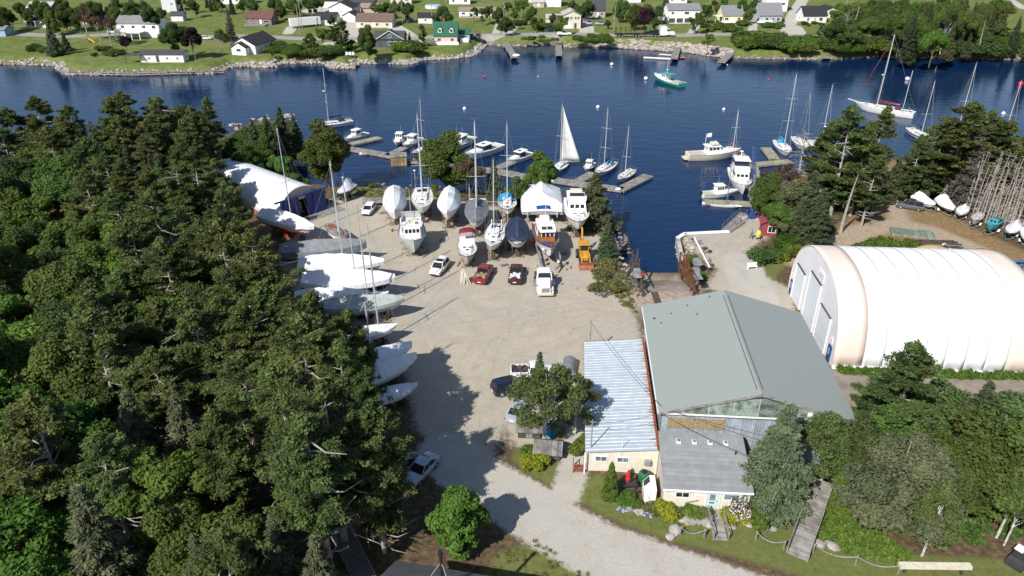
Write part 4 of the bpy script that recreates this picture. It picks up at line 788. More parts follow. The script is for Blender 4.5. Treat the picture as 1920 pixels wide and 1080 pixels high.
def sailboat(loc,rz,label,L=10,B=3.2,mast=12,hm='gelcoat',bm='antifoul_red',keel=0,name='sailboat',boom=3.6,cover=None,canvas=None,spr=(.45,),dm='deck_white',jib=None,radar=None,um=.56,clutter=1,sm='spar',stripe='hull_navy',cab=True,over=None,wheel=True,cat='sailboat',sb=None,arch=False,wires=True,mr=.085):
    h=Hull(L,B,sb or .115*L+.1,.085*L+.1,.05*L+.1,.66,.16,.45,.55); r=boat(loc,rz,label,cat,name); r['_h']=1
    hull_parts(r,h,hm,bm,dm,stripe)
    if keel: fin(h,r,keel,bm)
    if cab:
        bk=h.block(.30,.76,.56,.42,xt0=.1,xt1=.7,wtop=.8); c=bk.build('cabin',dm if dm!='deck_cream' else 'gelcoat',r,bevel=.05); windows_on(c,bk,.18,.8,.35,.75,3,gap=.2)
        b=MB()
        for u,s_ in ((.8,.5),(.66,.45)): x=h.x(u,1); b.box((x,0,h.sheer(u)+(.05 if u>.76 else .36)),(s_,s_,.06))
        b.build('hatch','glass',c)
        b=MB(); x0,x1=h.x(.05,1),h.x(.285,1); w_=h.hb(.15)*.55; z=h.sheer(.15)
        b.box(((x0+x1)/2,0,z-.02),(x1-x0,w_*2,.04)); b.build('cockpit_well','plastic_dark' if clutter>1 else 'deck_cream',r)
        b=MB()
        for sd in (-1,1): b.box(((x0+x1)/2,sd*(w_+.12),z+.1),(x1-x0,.22,.24))
        b.build('coaming',dm,r,bevel=.04)
        if wheel: b=MB(); b.cyl((x0+.8,0,z),(x0+.8,0,z+.9),.09,.07,6); b.loft([[(x0+.78+q,math.cos(a)*.42,z+.9+math.sin(a)*.42) for a in np.linspace(0,2*PI,13)[:-1]] for q in (0,.05)],caps=False); b.build('steering_wheel','steel',r)
    rail(h,r,.72,.99,.6,4); b=MB()
    for sd in (-1,1):
        q=[h.pt(u,1,sd) for u in (.02,.2,.4,.55,.72)]; q=[(x,y*.96,z) for x,y,z in q]; b.tube([(x,y,z+.58) for x,y,z in q],.014,3)
        for x,y,z in q: b.cyl((x,y,z),(x,y,z+.6),.018,.018,4)
    q=[h.pt(.02,1,s_) for s_ in (-1,1)]; b.tube([(q[0][0],q[0][1]*.95,q[0][2]+.6),(q[0][0]-.1,0,q[0][2]+.62),(q[1][0],q[1][1]*.95,q[1][2]+.6)],.02,4); b.build('lifelines','steel',r)
    if mast: rig(h,r,um,mast,sm,spr,0,boom,cover,wires,jib,radar,mr)
    if canvas:
        x=h.x(.29,1); z=h.sheer(.3)+.35; w_=h.hb(.3)*.62; b=MB(); b.loft([[(x+q,w_*k,z+zz*(1-abs(k)**2.4*.55)) for k in np.linspace(-1,1,7)] for q,zz in ((.7,.08),(.35,.6),(-.35,.75),(-.75,.7))],closed=False,caps=False); o=b.build('spray_hood',canvas,r,smooth=True); s_=o.modifiers.new('thickness','SOLIDIFY'); s_.thickness=.04
    if arch:
        x=h.x(.03,1); w_=h.hb(.03)*.9; z=h.sheer(0); b=MB()
        for dx in (0,.55): b.tube([(x+dx,-w_,z),(x+dx-.25,-w_,z+1.9),(x+dx-.25,w_,z+1.9),(x+dx,w_,z)],.035,5)
        b.tube([(x-.25,-w_,z+1.9),(x+.3,-w_,z+1.9)],.03,4); b.tube([(x-.25,w_,z+1.9),(x+.3,w_,z+1.9)],.03,4); a_=b.build('stern_arch','steel',r); b=MB(); b.box((x,0,z+2.0),(.9,w_*1.7,.05)); b.build('solar_panel','glass',a_)
        b=MB(); b.cyl((x,-w_,z+1.9),(x,-w_,z+3.3),.03,.03,5); b.ball((x,-w_,z+3.4),.22,8,6,sz=(1,1,.6)); b.build('radar','gelcoat',a_,smooth=True)
    if clutter:
        rs=np.random.RandomState(int(L*100)+int(B*77)); b=MB()
        for i in range(7+5*clutter):
            u=rs.uniform(.05,.9); k=rs.uniform(-.75,.75); b.box((h.x(u,1),k*h.hb(u),h.sheer(u)+rs.uniform(.03,.3)),(rs.uniform(.15,.6),rs.uniform(.12,.4),rs.uniform(.08,.25)),rs.uniform(0,3))
        b.build('deck_gear','deck_cream' if clutter<2 else 'white_paint',r)
    if over: overall_cover(h,r,over[0],over[1:],.08,.98)
    return r,h
def overall_cover(h,root,m,ridge,u0=0,u1=1,ov=.12,name='cover',peak=None,n=12,sag=.04,low=None,flat=0,seed=5,rib=None):
    """a tarpaulin pulled over a ridge and side frames; ridge = heights above the sheer spread over u0..u1"""
    rs=np.random.RandomState(seed); b=MB(); rings=[]; sh=rs.uniform(.42,.62); shz=rs.uniform(.52,.72) if flat else rs.uniform(.4,.55)
    ks=(-1,-1,-(1+sh)/2,-sh,-.2,0,.2,sh,(1+sh)/2,1,1); n=max(n,(len(ridge)-1)*2)
    for i in range(n+1):
        f=i/n; u=u0+(u1-u0)*f; q=f*(len(ridge)-1); j=min(len(ridge)-2,int(q)); t=q-j; rh=ridge[j]+(ridge[j+1]-ridge[j])*t; hb=h.hb(u)+.03
        z=h.sheer(u); rg=[]; fr=0 if i%2==0 else -.05-.04*rs.rand()     # cloth hangs in between its frames
        zk={0:rh,.2:rh*(.90 if flat else .82),sh:rh*shz*(1.08 if flat else 1),(1+sh)/2:rh*shz*.56}
        for a,k in enumerate(ks):
            if a in(0,len(ks)-1): rg.append((h.x(u,1),k*hb*.995,z-ov-(low or 0)*(1 if i%2 else .8)+rs.normal()*.03))
            elif abs(k)==1: rg.append((h.x(u,1),k*hb,z+.03))
            else: rg.append((h.x(u,1)+rs.normal()*.03,k*hb*(1+fr*.4),z+.03+zk[abs(k)]*(1+fr)+rs.normal()*.03*min(1,rh)))
        rings.append(rg)
    b.loft(rings,closed=False); b.add(rings[0],[tuple(range(len(ks)))]); o=b.build(name,m,root,smooth=19)
    b2=MB(); c=[(r_[5][0],0,r_[5][2]+.02) for r_ in rings[1:-1]]; b2.tube(c,.022,4); b2.build('ridge_rope','wire' if m!='wrap_white' else 'foam_white',o)
    return o
def wrapped(loc,rz,label,L,B,ridge,hm='gelcoat',bm='antifoul_red',keel=0,m='wrap_white',name='wrapped_boat',sb=None,ss=None,dr=None,ov=.12,low=0,flat=0,mast=0,um=.55,tw=.8,seed=1,full=.45,sm='spar',cat='boat',spr=(.45,),mr=.085):
    h=Hull(L,B,sb or .12*L+.2,ss or .09*L+.2,dr or .05*L+.15,tw,.12,full,.65); r=boat(loc,rz,label,cat,name)
    h.mesh().build('hull',[hm,bm],r,smooth=50)
    if keel: fin(h,r,keel,bm,rud=False)
    overall_cover(h,r,m,ridge,0,1,ov,low=low,flat=flat,seed=seed)
    if mast: rig(h,r,um,mast,sm,spr,wires=True,r=mr)
    return r,h
STAND=empty('stand_prototype',(0,0,-500)); b=MB()
for k in range(3): a=2*PI*k/3+.5; b.cyl((math.cos(a)*.42,math.sin(a)*.42,0),(0,0,.85),.026,.026,5)
b.tube([(math.cos(2*PI*k/3+.5)*.42,math.sin(2*PI*k/3+.5)*.42,.05) for k in (0,1,2,0)],.018,4); b.build('tripod','rust',STAND)
b=MB(); b.cyl((0,0,.6),(0,0,1.3),.025,.025,6); b.box((0,0,1.31),(.3,.3,.04)); b.build('screw_pad','wood_tan',STAND)
def stands(root,h,zr,what,us=(.25,.5,.78)):
    what=' '.join(what.split()[:10])
    """jack stands on the ground against the turn of the bilge"""
    c,s_=math.cos(root.rotation_euler.z),math.sin(root.rotation_euler.z)
    for u in us:
        for sd in (-1,1):
            v=.3; p=h.pt(u,v,sd); z=p[2]+zr; x,y=p[0],p[1]*1.02+sd*.05
            o=dup(STAND,(root.location[0]+c*x-s_*y,root.location[1]+s_*x+c*y,0),root.rotation_euler.z,'rusty tripod jack stand propping up '+what,'boat stands under the hauled-out boats',(1,1,max(.3,z/1.33))); o['category']='boat stand'; o.name='boat_stand'
    xs=[h.x(u,0) for u in ((.22,.5,.78) if h.L>6 else (.3,.7))]; zt=max(.12,min(zr-h.dr,zr+h.keel(.78)))
    for x in xs:
        b=MB()
        for k in range(max(1,int(zt/.2))): b.box((0,0,.1+.2*k),(.32,.75 if k%2 else .5,.19))
        o=b.build('keel_blocks','wood_dark',None,loc=(root.location[0]+c*x,root.location[1]+s_*x,0),rz=root.rotation_euler.z); tag(o,'timber keel blocks under '+what,'keel blocks','timber keel blocks in the yard')
def land(px,py,dz=0): x,y=g(px,py); return (x,y,dz)
def stem_at(px,py,rz,L,z,back=.40):
    """root of a hauled-out boat whose forefoot stands over this ground pixel"""
    x,y=g(px,py,z*.5); return (x-math.cos(rz)*L*back,y-math.sin(rz)*L*back,z)
# ------------------------------------------------------------------ boats in the yard, bows toward the camera
TO=-PI/2
def dpx(px,py,off=0): x,y=g(px,py); return math.atan2(-y,-x)*0+TO+off
# front row
z=1.35; rz=TO+R(9); loc=stem_at(776,478,rz,9.4,z)
h=Hull(9.4,4.5,2.25,1.25,.85,.85,.07,.42,.75,2.6); r=boat(loc,rz,'grey white lobster style trawler with four wheelhouse windows and open flybridge','boat','trawler')
hull_parts(r,h,'hull_grey','hull_grey','deck_white',None,'wall_grey',.25); fin(h,r,.55,'hull_grey',.45,.5)
bk=h.block(.42,.72,.72,1.75,drop=.25,xt0=.0,xt1=.1,wtop=.94); c=bk.build('wheelhouse','gelcoat',r,bevel=.04); windows_on(c,bk,.1,.9,.5,.85,3,ends=4,endw=.92)
b2=h.block(.28,.70,.8,.12,z0=bk._hi[0][2]+.02,wtop=1); b2.build('wheelhouse_roof','deck_white',r); zt=bk._hi[0][2]+.14
b=MB(); x0,x1=h.x(.29,1),h.x(.66,1); w_=1.55
for sd in (-1,1): b.tube([(x0,sd*w_,zt),(x0,sd*w_,zt+.85),(x1,sd*w_,zt+.85),(x1,sd*w_,zt)],.03,4)
b.tube([(x0,-w_,zt+.85),(x0,w_,zt+.85)],.03,4); b.build('flybridge_rail','steel',r)
b=MB(); b.box((x0-.05,0,zt+.55),(.1,w_*2,1.0)); b.box(((x0+x1)/2-.6,-w_,zt+.4),(1.7,.06,.8)); b.box(((x0+x1)/2-.6,w_,zt+.4),(1.7,.06,.8)); b.build('flybridge_screen','hull_grey',r)
b=MB(); b.box((x1-.9,.2,zt+.25),(.5,.8,.5)); b.box((x1-1.6,-.4,zt+.2),(.5,.5,.4)); b.box((x1-2.2,.5,zt+.2),(.6,.9,.35)); b.build('helm_seat','deck_cream',r)
b=MB(); b.cyl((x1-.6,.5,zt),(x1-.6,.5,zt+.35),.05,.05,6); b.ball((x1-.6,.5,zt+.45),.3,10,6,sz=(1,1,.5)); b.build('radar','gelcoat',r,smooth=True)
b=MB()
for x,y,l in ((x1-.2,-.5,1.4),(x0,1.2,2.6),(x0+.1,-1.3,2.2)): b.cyl((x,y,zt),(x,y,zt+l),.02,.01,4)
b.cyl((h.x(.35,1),0,zt),(h.x(.35,1),0,zt+5.2),.05,.03,6); b.build('antenna','spar',r); rail(h,r,.7,.99,.45,4)
b=MB(); p=h.pt(1,1); b.box((p[0]+.0,0,p[2]-.9),(.16,.24,2.0),ry=-.18); b.build('stem_post','wall_grey',r); stands(r,h,z,'the grey white trawler')
# burgundy canopy express cruiser
z=1.15; rz=TO+R(3); loc=stem_at(877,502,rz,8.6,z); h=Hull(8.6,3.0,1.75,1.25,.65,.88,.15,.5,.8,2.5); r=boat(loc,rz,'cream and white express cruiser under a burgundy canopy','motorboat','express_cruiser')
hull_parts(r,h,'hull_beige','antifoul_dark','gelcoat','hull_black'); bk=h.block(.40,.86,.66,.36,xt0=.1,xt1=1.5,wtop=.72); c=bk.build('cabin_top','gelcoat',r,bevel=.05)
for x,y in ((1.0,-.42),(1.0,.42),(1.9,0)): b=MB(); b.box((x,y,bk._hi[0][2]+.02),(.32,.5,.05)); b.build('hatch','glass',c)
ws=h.block(.30,.46,.84,.75,drop=.0,xt0=.0,xt1=.55,wtop=.86); w_=ws.build('windscreen','gelcoat',r); windows_on(w_,ws,.15,.95,.2,.9,2,gap=.12,ends=0)
b=MB(); b.box((h.x(.25,1),0,h.sheer(.2)+.05),(2.2,2.1,.1)); b.build('cockpit_floor','canvas_grey',r); b=MB(); b.box((h.x(.35,1),-.55,h.sheer(.2)+.55),(.8,.9,.25)); b.build('seat','varnish',r); b=MB(); b.box((h.x(.36,1),.55,h.sheer(.2)+.5),(.7,.9,.5)); b.build('helm_console','plastic_dark',r)
x0=h.x(.02,1); zc=h.sheer(.1); b=MB(); b.loft([[(x,1.3*k,zc+zz*(1-abs(k)**3*.25)) for k in np.linspace(-1,1,9)] for x,zz in ((x0,1.0),(x0+.3,1.75),(x0+1.5,1.85),(x0+1.9,1.7))],closed=False,caps=False); o=b.build('canopy','canvas_maroon',r,smooth=True); o.modifiers.new('thickness','SOLIDIFY').thickness=.04
b=MB()
for sd in (-1,1):
    for x in (x0+.4,x0+1.7): b.cyl((x,sd*1.3,zc),(x,sd*1.28,zc+1.4),.025,.025,5)
b.build('canopy_frame','steel',r); rail(h,r,.5,.99,.45,6); stands(r,h,z,'the cruiser with the burgundy canopy')
# sailboat crowded with deck gear
z=2.25; rz=TO+R(-4); loc=stem_at(923,484,rz,9.8,z); r,h=sailboat(loc,rz,'white sloop with dark underwater hull and cluttered deck in the front row',9.8,3.3,12.5,'gelcoat','antifoul_dark',1.3,boom=0,spr=(.48,),clutter=2,stripe=None,sb=1.35); stands(r,h,z,'the white sloop with the cluttered deck')
for k in range(2): b=MB(); b.tube([(h.x(.08,1)+math.cos(a)*.35,.8-1.6*k,h.sheer(0)+.65+math.sin(a)*.35) for a in np.linspace(0,2*PI,11)],.07,5); b.build('lifebuoy','foam_white',r)
# dark blue covered yacht
z=2.1; rz=TO+R(0); loc=stem_at(970,480,rz,10.5,z); h=Hull(10.5,4.0,1.5,1.1,.85,.62,.2,.45,.6); r=boat(loc,rz,'white yacht under a wrinkled dark navy deck cover','sailboat','covered_yacht')
hull_parts(r,h,'gelcoat','antifoul_blue','deck_white','hull_navy'); fin(h,r,1.2,'antifoul_blue'); overall_cover(h,r,'wrap_blue',(.7,1.05,1.15,1.0,.55,.15),.02,.9,.02,flat=1,seed=9); rail(h,r,.86,.99,.55,3); stands(r,h,z,'the yacht under the navy cover')
b=MB(); p=h.pt(.12,1,1); b.cyl((p[0],-p[1],p[2]),(p[0],-p[1],p[2]+1.7),.03,.03,5); b.ball((p[0],-p[1],p[2]+1.8),.14,8,6); b.build('stern_light','gelcoat',r)
# varnished trawler yacht on the hydraulic trailer
z=1.75; rz=TO+R(5); loc=stem_at(1031,492,rz,12.0,z,.42); h=Hull(12.0,3.9,2.0,1.25,.9,.8,.1,.42,.7,2.6); r=boat(loc,rz,'white hulled classic motor yacht with varnished mahogany foredeck and wheelhouse','motor yacht','wooden_motor_yacht')
hull_parts(r,h,'gelcoat','antifoul_red','mahog',None,'mahog',.3); bk=h.block(.45,.68,.66,1.55,drop=.3,xt0=.0,xt1=.12,wtop=.93); c=bk.build('wheelhouse','varnish',r,bevel=.03); windows_on(c,bk,.1,.9,.5,.86,2,ends=3,endw=.93)
b=MB()
for j in range(4): y=(-1+2*j/3)*bk._lo[-1][1]*.86; b.box((bk._hi[-1][0]+.06,y,bk._hi[-1][2]-.4),(.06,.1,.75))
b.build('window_post','trim_white',c)
b2=h.block(.27,.70,.74,.12,z0=bk._hi[0][2]+.02,wtop=.98); rf=b2.build('wheelhouse_roof','gelcoat',r); zt=bk._hi[0][2]+.15
for x,y in ((1.3,-.45),(1.3,.45),(.7,-.45),(.7,.45)): b=MB(); b.box((x,y,zt+.02),(.45,.75,.06)); b.build('roof_panel','glass',rf)
a2=h.block(.10,.45,.7,1.2,drop=.3,wtop=.92); a_=a2.build('aft_cabin','trim_white',r); windows_on(a_,a2,.08,.92,.45,.8,4)
b=MB(); b.box((h.x(.3,1),0,zt+.35),(1.1,1.7,.75),taper=.85); b.build('flybridge_console','gelcoat',r,bevel=.08); b=MB(); b.box((h.x(.22,1),0,zt+.3),(.5,1.6,.5)); b.build('flybridge_seat','varnish',r)
b=MB(); b.loft([[(x,1.15*k,zt+1.75-.12*abs(k)**3) for k in np.linspace(-1,1,7)] for x in (h.x(.14,1),h.x(.27,1))],closed=False,caps=False); o=b.build('bimini','canvas_blue',r); o.modifiers.new('thickness','SOLIDIFY').thickness=.04; b=MB()
for sd in (-1,1):
    for x in (h.x(.15,1),h.x(.26,1)): b.cyl((x,sd*1.1,zt-.1),(x,sd*1.1,zt+1.65),.025,.025,5)
b.build('bimini_frame','steel',r)
b=MB(); b.cyl((h.x(.42,1),0,zt),(h.x(.42,1),0,zt+3.4),.06,.04,6); b.tube([(h.x(.42,1),-.9,zt+2.2),(h.x(.42,1),.9,zt+2.2)],.025,4); b.build('signal_mast','gelcoat',r)
b=MB(); b.box((h.x(.76,1),-.5,h.sheer(.76)-.1),(.8,1.0,.25)); b.box((h.x(.88,1),-.0,h.sheer(.88)-.12),(.5,.5,.2)); b.build('deck_cushion','canvas_blue',r); rail(h,r,.35,.99,.55,9)
for sd in (-1,1): b=MB(); p=h.pt(.93,.72,sd); b.loft([[(p[0]+.03+k*.32,p[1]+sd*.02-k*sd*.27,p[2]+j) for k in (-1,1)] for j in (-.05,.06)],closed=False,caps=False); b.build('hawse_plate','black',r)
p=h.pt(.9,.9,-1); b=MB(); b.ball((p[0],p[1]-.25,p[2]-.35),.22,9,7); b.build('fender','buoy_white',r,smooth=True)
TROOT=(loc,rz,h)
# back row
z=1.6; rz=TO+R(8); loc=stem_at(742,420,rz,11,z); r,h=wrapped(loc,rz,'tall boat shrink-wrapped in white at the left end of the back row',11.5,4.2,(1.0,1.5,2.35,2.3,1.35,.35),ov=.35,sb=2.0,ss=1.6,dr=.9,flat=1,seed=3); stands(r,h,z,'the tall shrink-wrapped boat left in the back row')
z=2.4; rz=TO+R(6); loc=stem_at(793,414,rz,11.5,z); r,h=sailboat(loc,rz,'white cruising ketch with solar arch and bare mast between two shrink-wrapped boats',11.5,3.9,15,'gelcoat','antifoul_blue',1.4,boom=0,arch=True,clutter=2,spr=(.42,.72),stripe=None,sb=1.7); b=MB(); b.tube([(h.x(.22,1),0,h.sheer(.2)),(h.x(.22,1),0,h.sheer(.2)+9)],.06,6); b.build('mizzen_mast','spar',r); stands(r,h,z,'the white ketch with the solar arch')
z=2.2; rz=TO+R(1); loc=stem_at(840,424,rz,10.5,z); r,h=wrapped(loc,rz,'boat in glossy white wrap with peaked top and dark red bottom paint',10.5,4.0,(.9,2.1,1.7,2.0,1.1,.3),'gelcoat','antifoul_red',.9,ov=.3,flat=1,seed=14,sb=1.8,ss=1.5); stands(r,h,z,'the glossy wrapped boat with the red bottom')
z=2.3; rz=TO+R(1); loc=stem_at(893,441,rz,12,z); r,h=sailboat(loc,rz,'large white sloop with grey mesh boom tent and blue sail cover',12,4.1,15.5,'gelcoat','antifoul_green',1.4,boom=4.6,cover='canvas_blue',spr=(.42,),clutter=0,over=('canvas_grey',.5,1.0,1.15,1.1,.9,.05),stripe=None,cab=False,mr=.12,um=.55); stands(r,h,z,'the sloop with the grey boom tent')
b=MB(); b.tube([(h.x(.3,1),0,h.sheer(.3)),(h.x(.3,1),0,h.sheer(.3)+11.5)],.07,6); b.build('mizzen_mast','spar',r)
z=2.0; rz=TO+R(2); loc=stem_at(952,414,rz,9,z); r,h=sailboat(loc,rz,'small white sloop with bright blue cockpit cover and dark red keel',9,3.4,14.2,'gelcoat','antifoul_red',1.2,boom=0,canvas='canvas_sky',clutter=0,spr=(.62,),sb=1.5,dm='deck_white'); stands(r,h,z,'the sloop with the bright blue cockpit cover')
h2=h; overall_cover(h,r,'canvas_sky',(.35,.55,.4),.04,.42,.0,name='cockpit_cover',seed=4)
z=1.3; rz=TO; x,y=g(1017,421); r=boat((x,y+4.2,z),rz,'wide catamaran under a broad white tent of shrink wrap','catamaran','wrapped_catamaran')
for sd in (-1,1):
    h=Hull(10.5,1.9,1.5,1.4,.5,.8,.1,.5,.6); b=h.mesh(); b.v=[(a,q+sd*2.55,c) for a,q,c in b.v]; b.build('hull',['gelcoat','antifoul_dark'],r,smooth=50)
b=MB(); rs=np.random.RandomState(2); rings=[]; xs=(-5.2,-4.2,-2.4,-.4,1.4,2.9,4.3); rh=(3.3,4.0,3.9,4.8,3.8,4.3,3.4)
for x_,rr in zip(xs,rh):
    rings.append([(x_,k*3.75,q+rs.normal()*.05) for k,q in ((-1,.75),(-1,1.5),(-.93,2.0),(-.62,1.9+(rr-1.9)*.42),(-.3,1.9+(rr-1.9)*.62),(0,rr),(.3,1.9+(rr-1.9)*.62),(.62,1.9+(rr-1.9)*.42),(.93,2.0),(1,1.5),(1,.75))])
rings[-1]=[(5.0 if abs(k)<1 else 4.6,k*3.6*.98,q) for k,q in ((-1,.75),(-1,1.2),(-.93,1.4),(-.62,1.5),(-.3,1.6),(0,1.7),(.3,1.6),(.62,1.5),(.93,1.4),(1,1.2),(1,.75))]
b.loft(rings,closed=False); b.add(rings[-1],[tuple(range(11))]); b.add(rings[0],[tuple(range(11))]); c=b.build('cover','wrap_white',r,smooth=25)
b=MB(); b.tube([(q[5][0],0,q[5][2]+.02) for q in rings],.03,4); b.build('cover_rope','foam_white',c)
for sd in (-1,1):
    for x_ in (-3.5,0,3):
        o=dup(STAND,(r.location[0]+sd*2.5,r.location[1]-x_,0),0,'rusty tripod jack stand propping up the wrapped catamaran','boat stands under the hauled-out boats',(1,1,.65)); o['category']='boat stand'; o.name='boat_stand'
z=2.2; rz=TO+R(0); loc=stem_at(1084,443,rz,12,z); h=Hull(12,4.3,2.0,1.5,1.0,.85,.14,.46,.85,2.6); r=boat(loc,rz,'white black-bottomed motor yacht at the right end of the back row','motor yacht','motor_yacht')
hull_parts(r,h,'gelcoat','hull_black','gelcoat','hull_black'); bk=h.block(.36,.80,.70,.55,xt0=.2,xt1=1.6,wtop=.8); c=bk.build('trunk_cabin','gelcoat',r,bevel=.06)
for x,y in ((2.6,-.55),(2.6,.55),(3.5,0)): b=MB(); b.box((x,y,bk._hi[0][2]-.0),(.12,.7,.06)); b.build('hatch','glass',c)
s2=h.block(.26,.62,.78,1.75,drop=.1,xt0=.1,xt1=.75,wtop=.88); c2=s2.build('saloon','gelcoat',r,bevel=.08); windows_on(c2,s2,.1,.9,.5,.82,4,ends=3,endw=.86)
zt=s2._hi[0][2]; b3=h.block(.24,.52,.74,.75,z0=zt,wtop=1.04,xt1=-.1); c3=b3.build('flybridge','gelcoat',r,bevel=.08); b=MB(); b.box((h.x(.36,1),0,zt+.78),(2.4,2.3,.06)); b.build('flybridge_floor','deck_cream',c3)
b=MB(); b.box((h.x(.47,1),0,zt+1.0),(.08,2.4,.5),ry=-.4); b.build('flybridge_windscreen','glass',c3); b=MB(); b.box((h.x(.30,1),0,zt+1.0),(.6,2.0,.5)); b.build('flybridge_seat','deck_cream',c3)
b=MB()
for k in range(4): b.tube([(h.x(.0,1)-.1-.0*k,-2.0+.25,h.sheer(0)+.5+.42*k),(h.x(.0,1)-.1,.8,h.sheer(0)+.9+.42*k)],.03,4)
for y in (-1.75,-.9,0,.8): b.cyl((h.x(.0,1)-.1,y,h.sheer(0)),(h.x(.0,1)-.1,y,h.sheer(0)+2.2),.03,.03,4)
b.build('boarding_frame','wharf_green',r); rail(h,r,.3,.99,.6,10); b=MB(); b.box((h.x(.985,1)+.1,0,h.sheer(1)+.02),(.7,.35,.1)); b.build('anchor','steel',r); stands(r,h,z,'the motor yacht at the right end of the back row')
# boats along the left edge
def aim(a,b_): p=g(*a); q=g(*b_); return head(p,q)
def between(a,b_,z): p=g(*a); q=g(*b_); return ((p[0]+q[0])/2,(p[1]+q[1])/2,z)
rz=aim((500,428),(600,458)); r,h=wrapped(between((490,430),(602,460),1.9),rz,'long sailboat in white wrap with a bright red hull bottom beside the arched shed',12.0,3.6,(.8,1.3,1.5,1.6,1.1,.25),'wrap_white','buoy_red',1.2,low=.5,mast=15.5,um=.58,flat=0,seed=6,spr=(.45,),sb=1.5,ss=1.2); stands(r,h,1.9,'the white-wrapped boat with the red bottom')
rz=aim((618,436),(658,478)); L=8.0; h=Hull(L,2.5,1.3,.95,.6,.55,.15,.45,.5); r=boat(between((612,436),(658,478),1.25),rz,'old open white wooden boat with rust brown deck under repair','sailboat','wooden_boat'); hull_parts(r,h,'white_paint','antifoul_red','wood_grey',None,'mahog'); bk=h.block(.42,.7,.55,.3,wtop=.85); bk.build('cabin','wood_grey',r); b=MB(); b.box((h.x(.8,1),.1,h.sheer(.8)),(1.6,.7,.05)); b.box((h.x(.2,1),0,h.sheer(.2)+.0),(1.8,1.1,.06)); b.build('deck_patch','rust_red',r); rig(h,r,.62,12,'spar',(.5,),wires=True,r=.1); stands(r,h,1.25,'the old wooden boat under repair',(.3,.7))
rz=aim((560,498),(690,492)); r,h=wrapped(between((540,500),(682,492),1.7),rz,'long boat under a slate grey tarpaulin with pleated sides',13,3.6,(.7,1.1,1.25,1.25,1.0,.5),'hull_grey','antifoul_dark',1.0,'wrap_grey',low=.9,seed=7,mast=0); stands(r,h,1.7,'the boat under the slate grey tarpaulin',(.5,.8))
defs=[((585,528),(716,530),12.5,3.6,'wrap_white','hull_grey','antifoul_dark','white-wrapped sailboat with grey bow just below the grey tarpaulin',(.8,1.3,1.5,1.4,1.1,.4),15,.52,.35),
 ((590,560),(736,562),13,3.7,'wrap_white','hull_navy','hull_navy','white-wrapped sailboat with navy blue hull, longest of the left row',(.9,1.4,1.6,1.5,1.2,.5),15,.57,.5),
 ((590,588),(690,586),10,3.3,'wrap_white','gelcoat','antifoul_dark','white-wrapped boat half hidden by the pine crowns',(.8,1.2,1.3,1.2,.9,.4),0,.6,.3),
 ((650,603),(754,598),10.5,3.4,'wrap_sage','hull_grey','antifoul_dark','sailboat under a pale sage green tarpaulin',(.6,1.0,1.2,1.1,.9,.3),14,.54,.3),
 ((660,588),(726,578),7.5,2.6,'wrap_white','hull_grey','antifoul_dark','small sailboat behind the sage green tarpaulin',(.3,.5,.5,.4,.3,.2),11,.75,.1),
 ((672,652),(742,640),7.5,2.7,'wrap_white','gelcoat','antifoul_dark','small white-covered sailboat lowest of the mast group',(.3,.7,.8,.7,.5,.2),11.5,.68,.1),
 ((640,730),(768,690),11,3.6,'wrap_white','gelcoat','antifoul_dark','white-wrapped boat lying in the pine shade',(.8,1.2,1.3,1.2,.9,.4),0,.5,.3),
 ((640,760),(776,715),12,3.7,'wrap_white','gelcoat','antifoul_dark','white-wrapped boat under the overhanging pine branches, lower of two',(.8,1.3,1.4,1.2,.9,.4),9,.55,.3),
 ((700,775),(780,752),7,2.5,'wrap_white','gelcoat','antifoul_dark','small white-covered boat at the yard edge below the wrapped pair',(.3,.5,.6,.5,.3,.2),0,.55,.1)]
for a,b_,L,B,m,hm,bm,lab,rd,ms,um,ov in defs:
    rz=aim(a,b_); p=g(*b_); zz=.17*L*.75+.4; zz=min(1.9,zz); r,h=wrapped((p[0]-math.cos(rz)*L*.45,p[1]-math.sin(rz)*L*.45,zz),rz,lab,L,B,rd,hm,bm,.8,m,mast=ms,um=um,ov=ov,low=.2,seed=int(L*10),spr=(.5,)); stands(r,h,zz,'the '+lab.split(',')[0][:70] if len(lab.split(',')[0].split())<9 else 'the '+' '.join(lab.split()[:6]),(.55,.82))
x,y=g(650,375); r,h=wrapped((x,y,1.5),TO+R(-20),'small sailboat bundled in crumpled white cloth on a green cradle',5.5,2.2,(.3,1.6,2.1,1.0,.4,.1),'wharf_green','antifoul_green',.5,seed=12,flat=0); stands(r,h,1.5,'the small bundled sailboat',(.4,))
# trailered boats by the dead spruces
def trailer(loc,rz,label,L=6,w=2.0,m='galv',name='boat_trailer'):
    t=empty(name,loc,rz,label,'trailer','boat trailers'); b=MB()
    for sd in (-1,1): b.tube([(-L*.45,sd*w*.4,.55),(L*.2,sd*w*.4,.55),(L*.45,0,.5),(L*.62,0,.5)],.05,4)
    for x in (-L*.4,-.1*L,L*.15): b.cyl((x,-w*.42,.55),(x,w*.42,.55),.045,.045,5)
    b.cyl((L*.55,0,0.02),(L*.55,0,.7),.04,.04,6); b.build('frame',m,t)
    for sd in (-1,1):
        b=MB(); b.cyl((-L*.15,sd*w*.42,.33),(-L*.15,sd*w*.54,.33),.33,.33,14); wh=b.build('wheel','tyre',t); b=MB(); b.cyl((-L*.15,sd*w*.545,.33),(-L*.15,sd*w*.55,.33),.17,.17,10); b.build('rim','rim',wh)
        b=MB(); b.loft([[(-L*.15+math.cos(a)*.43,y,.33+math.sin(a)*.43) for a in np.linspace(.15,PI-.15,8)] for y in (sd*w*.4,sd*w*.56)],closed=False,caps=False); o=b.build('mudguard',"white_paint",t); o.modifiers.new('thickness','SOLIDIFY').thickness=.03
    return t
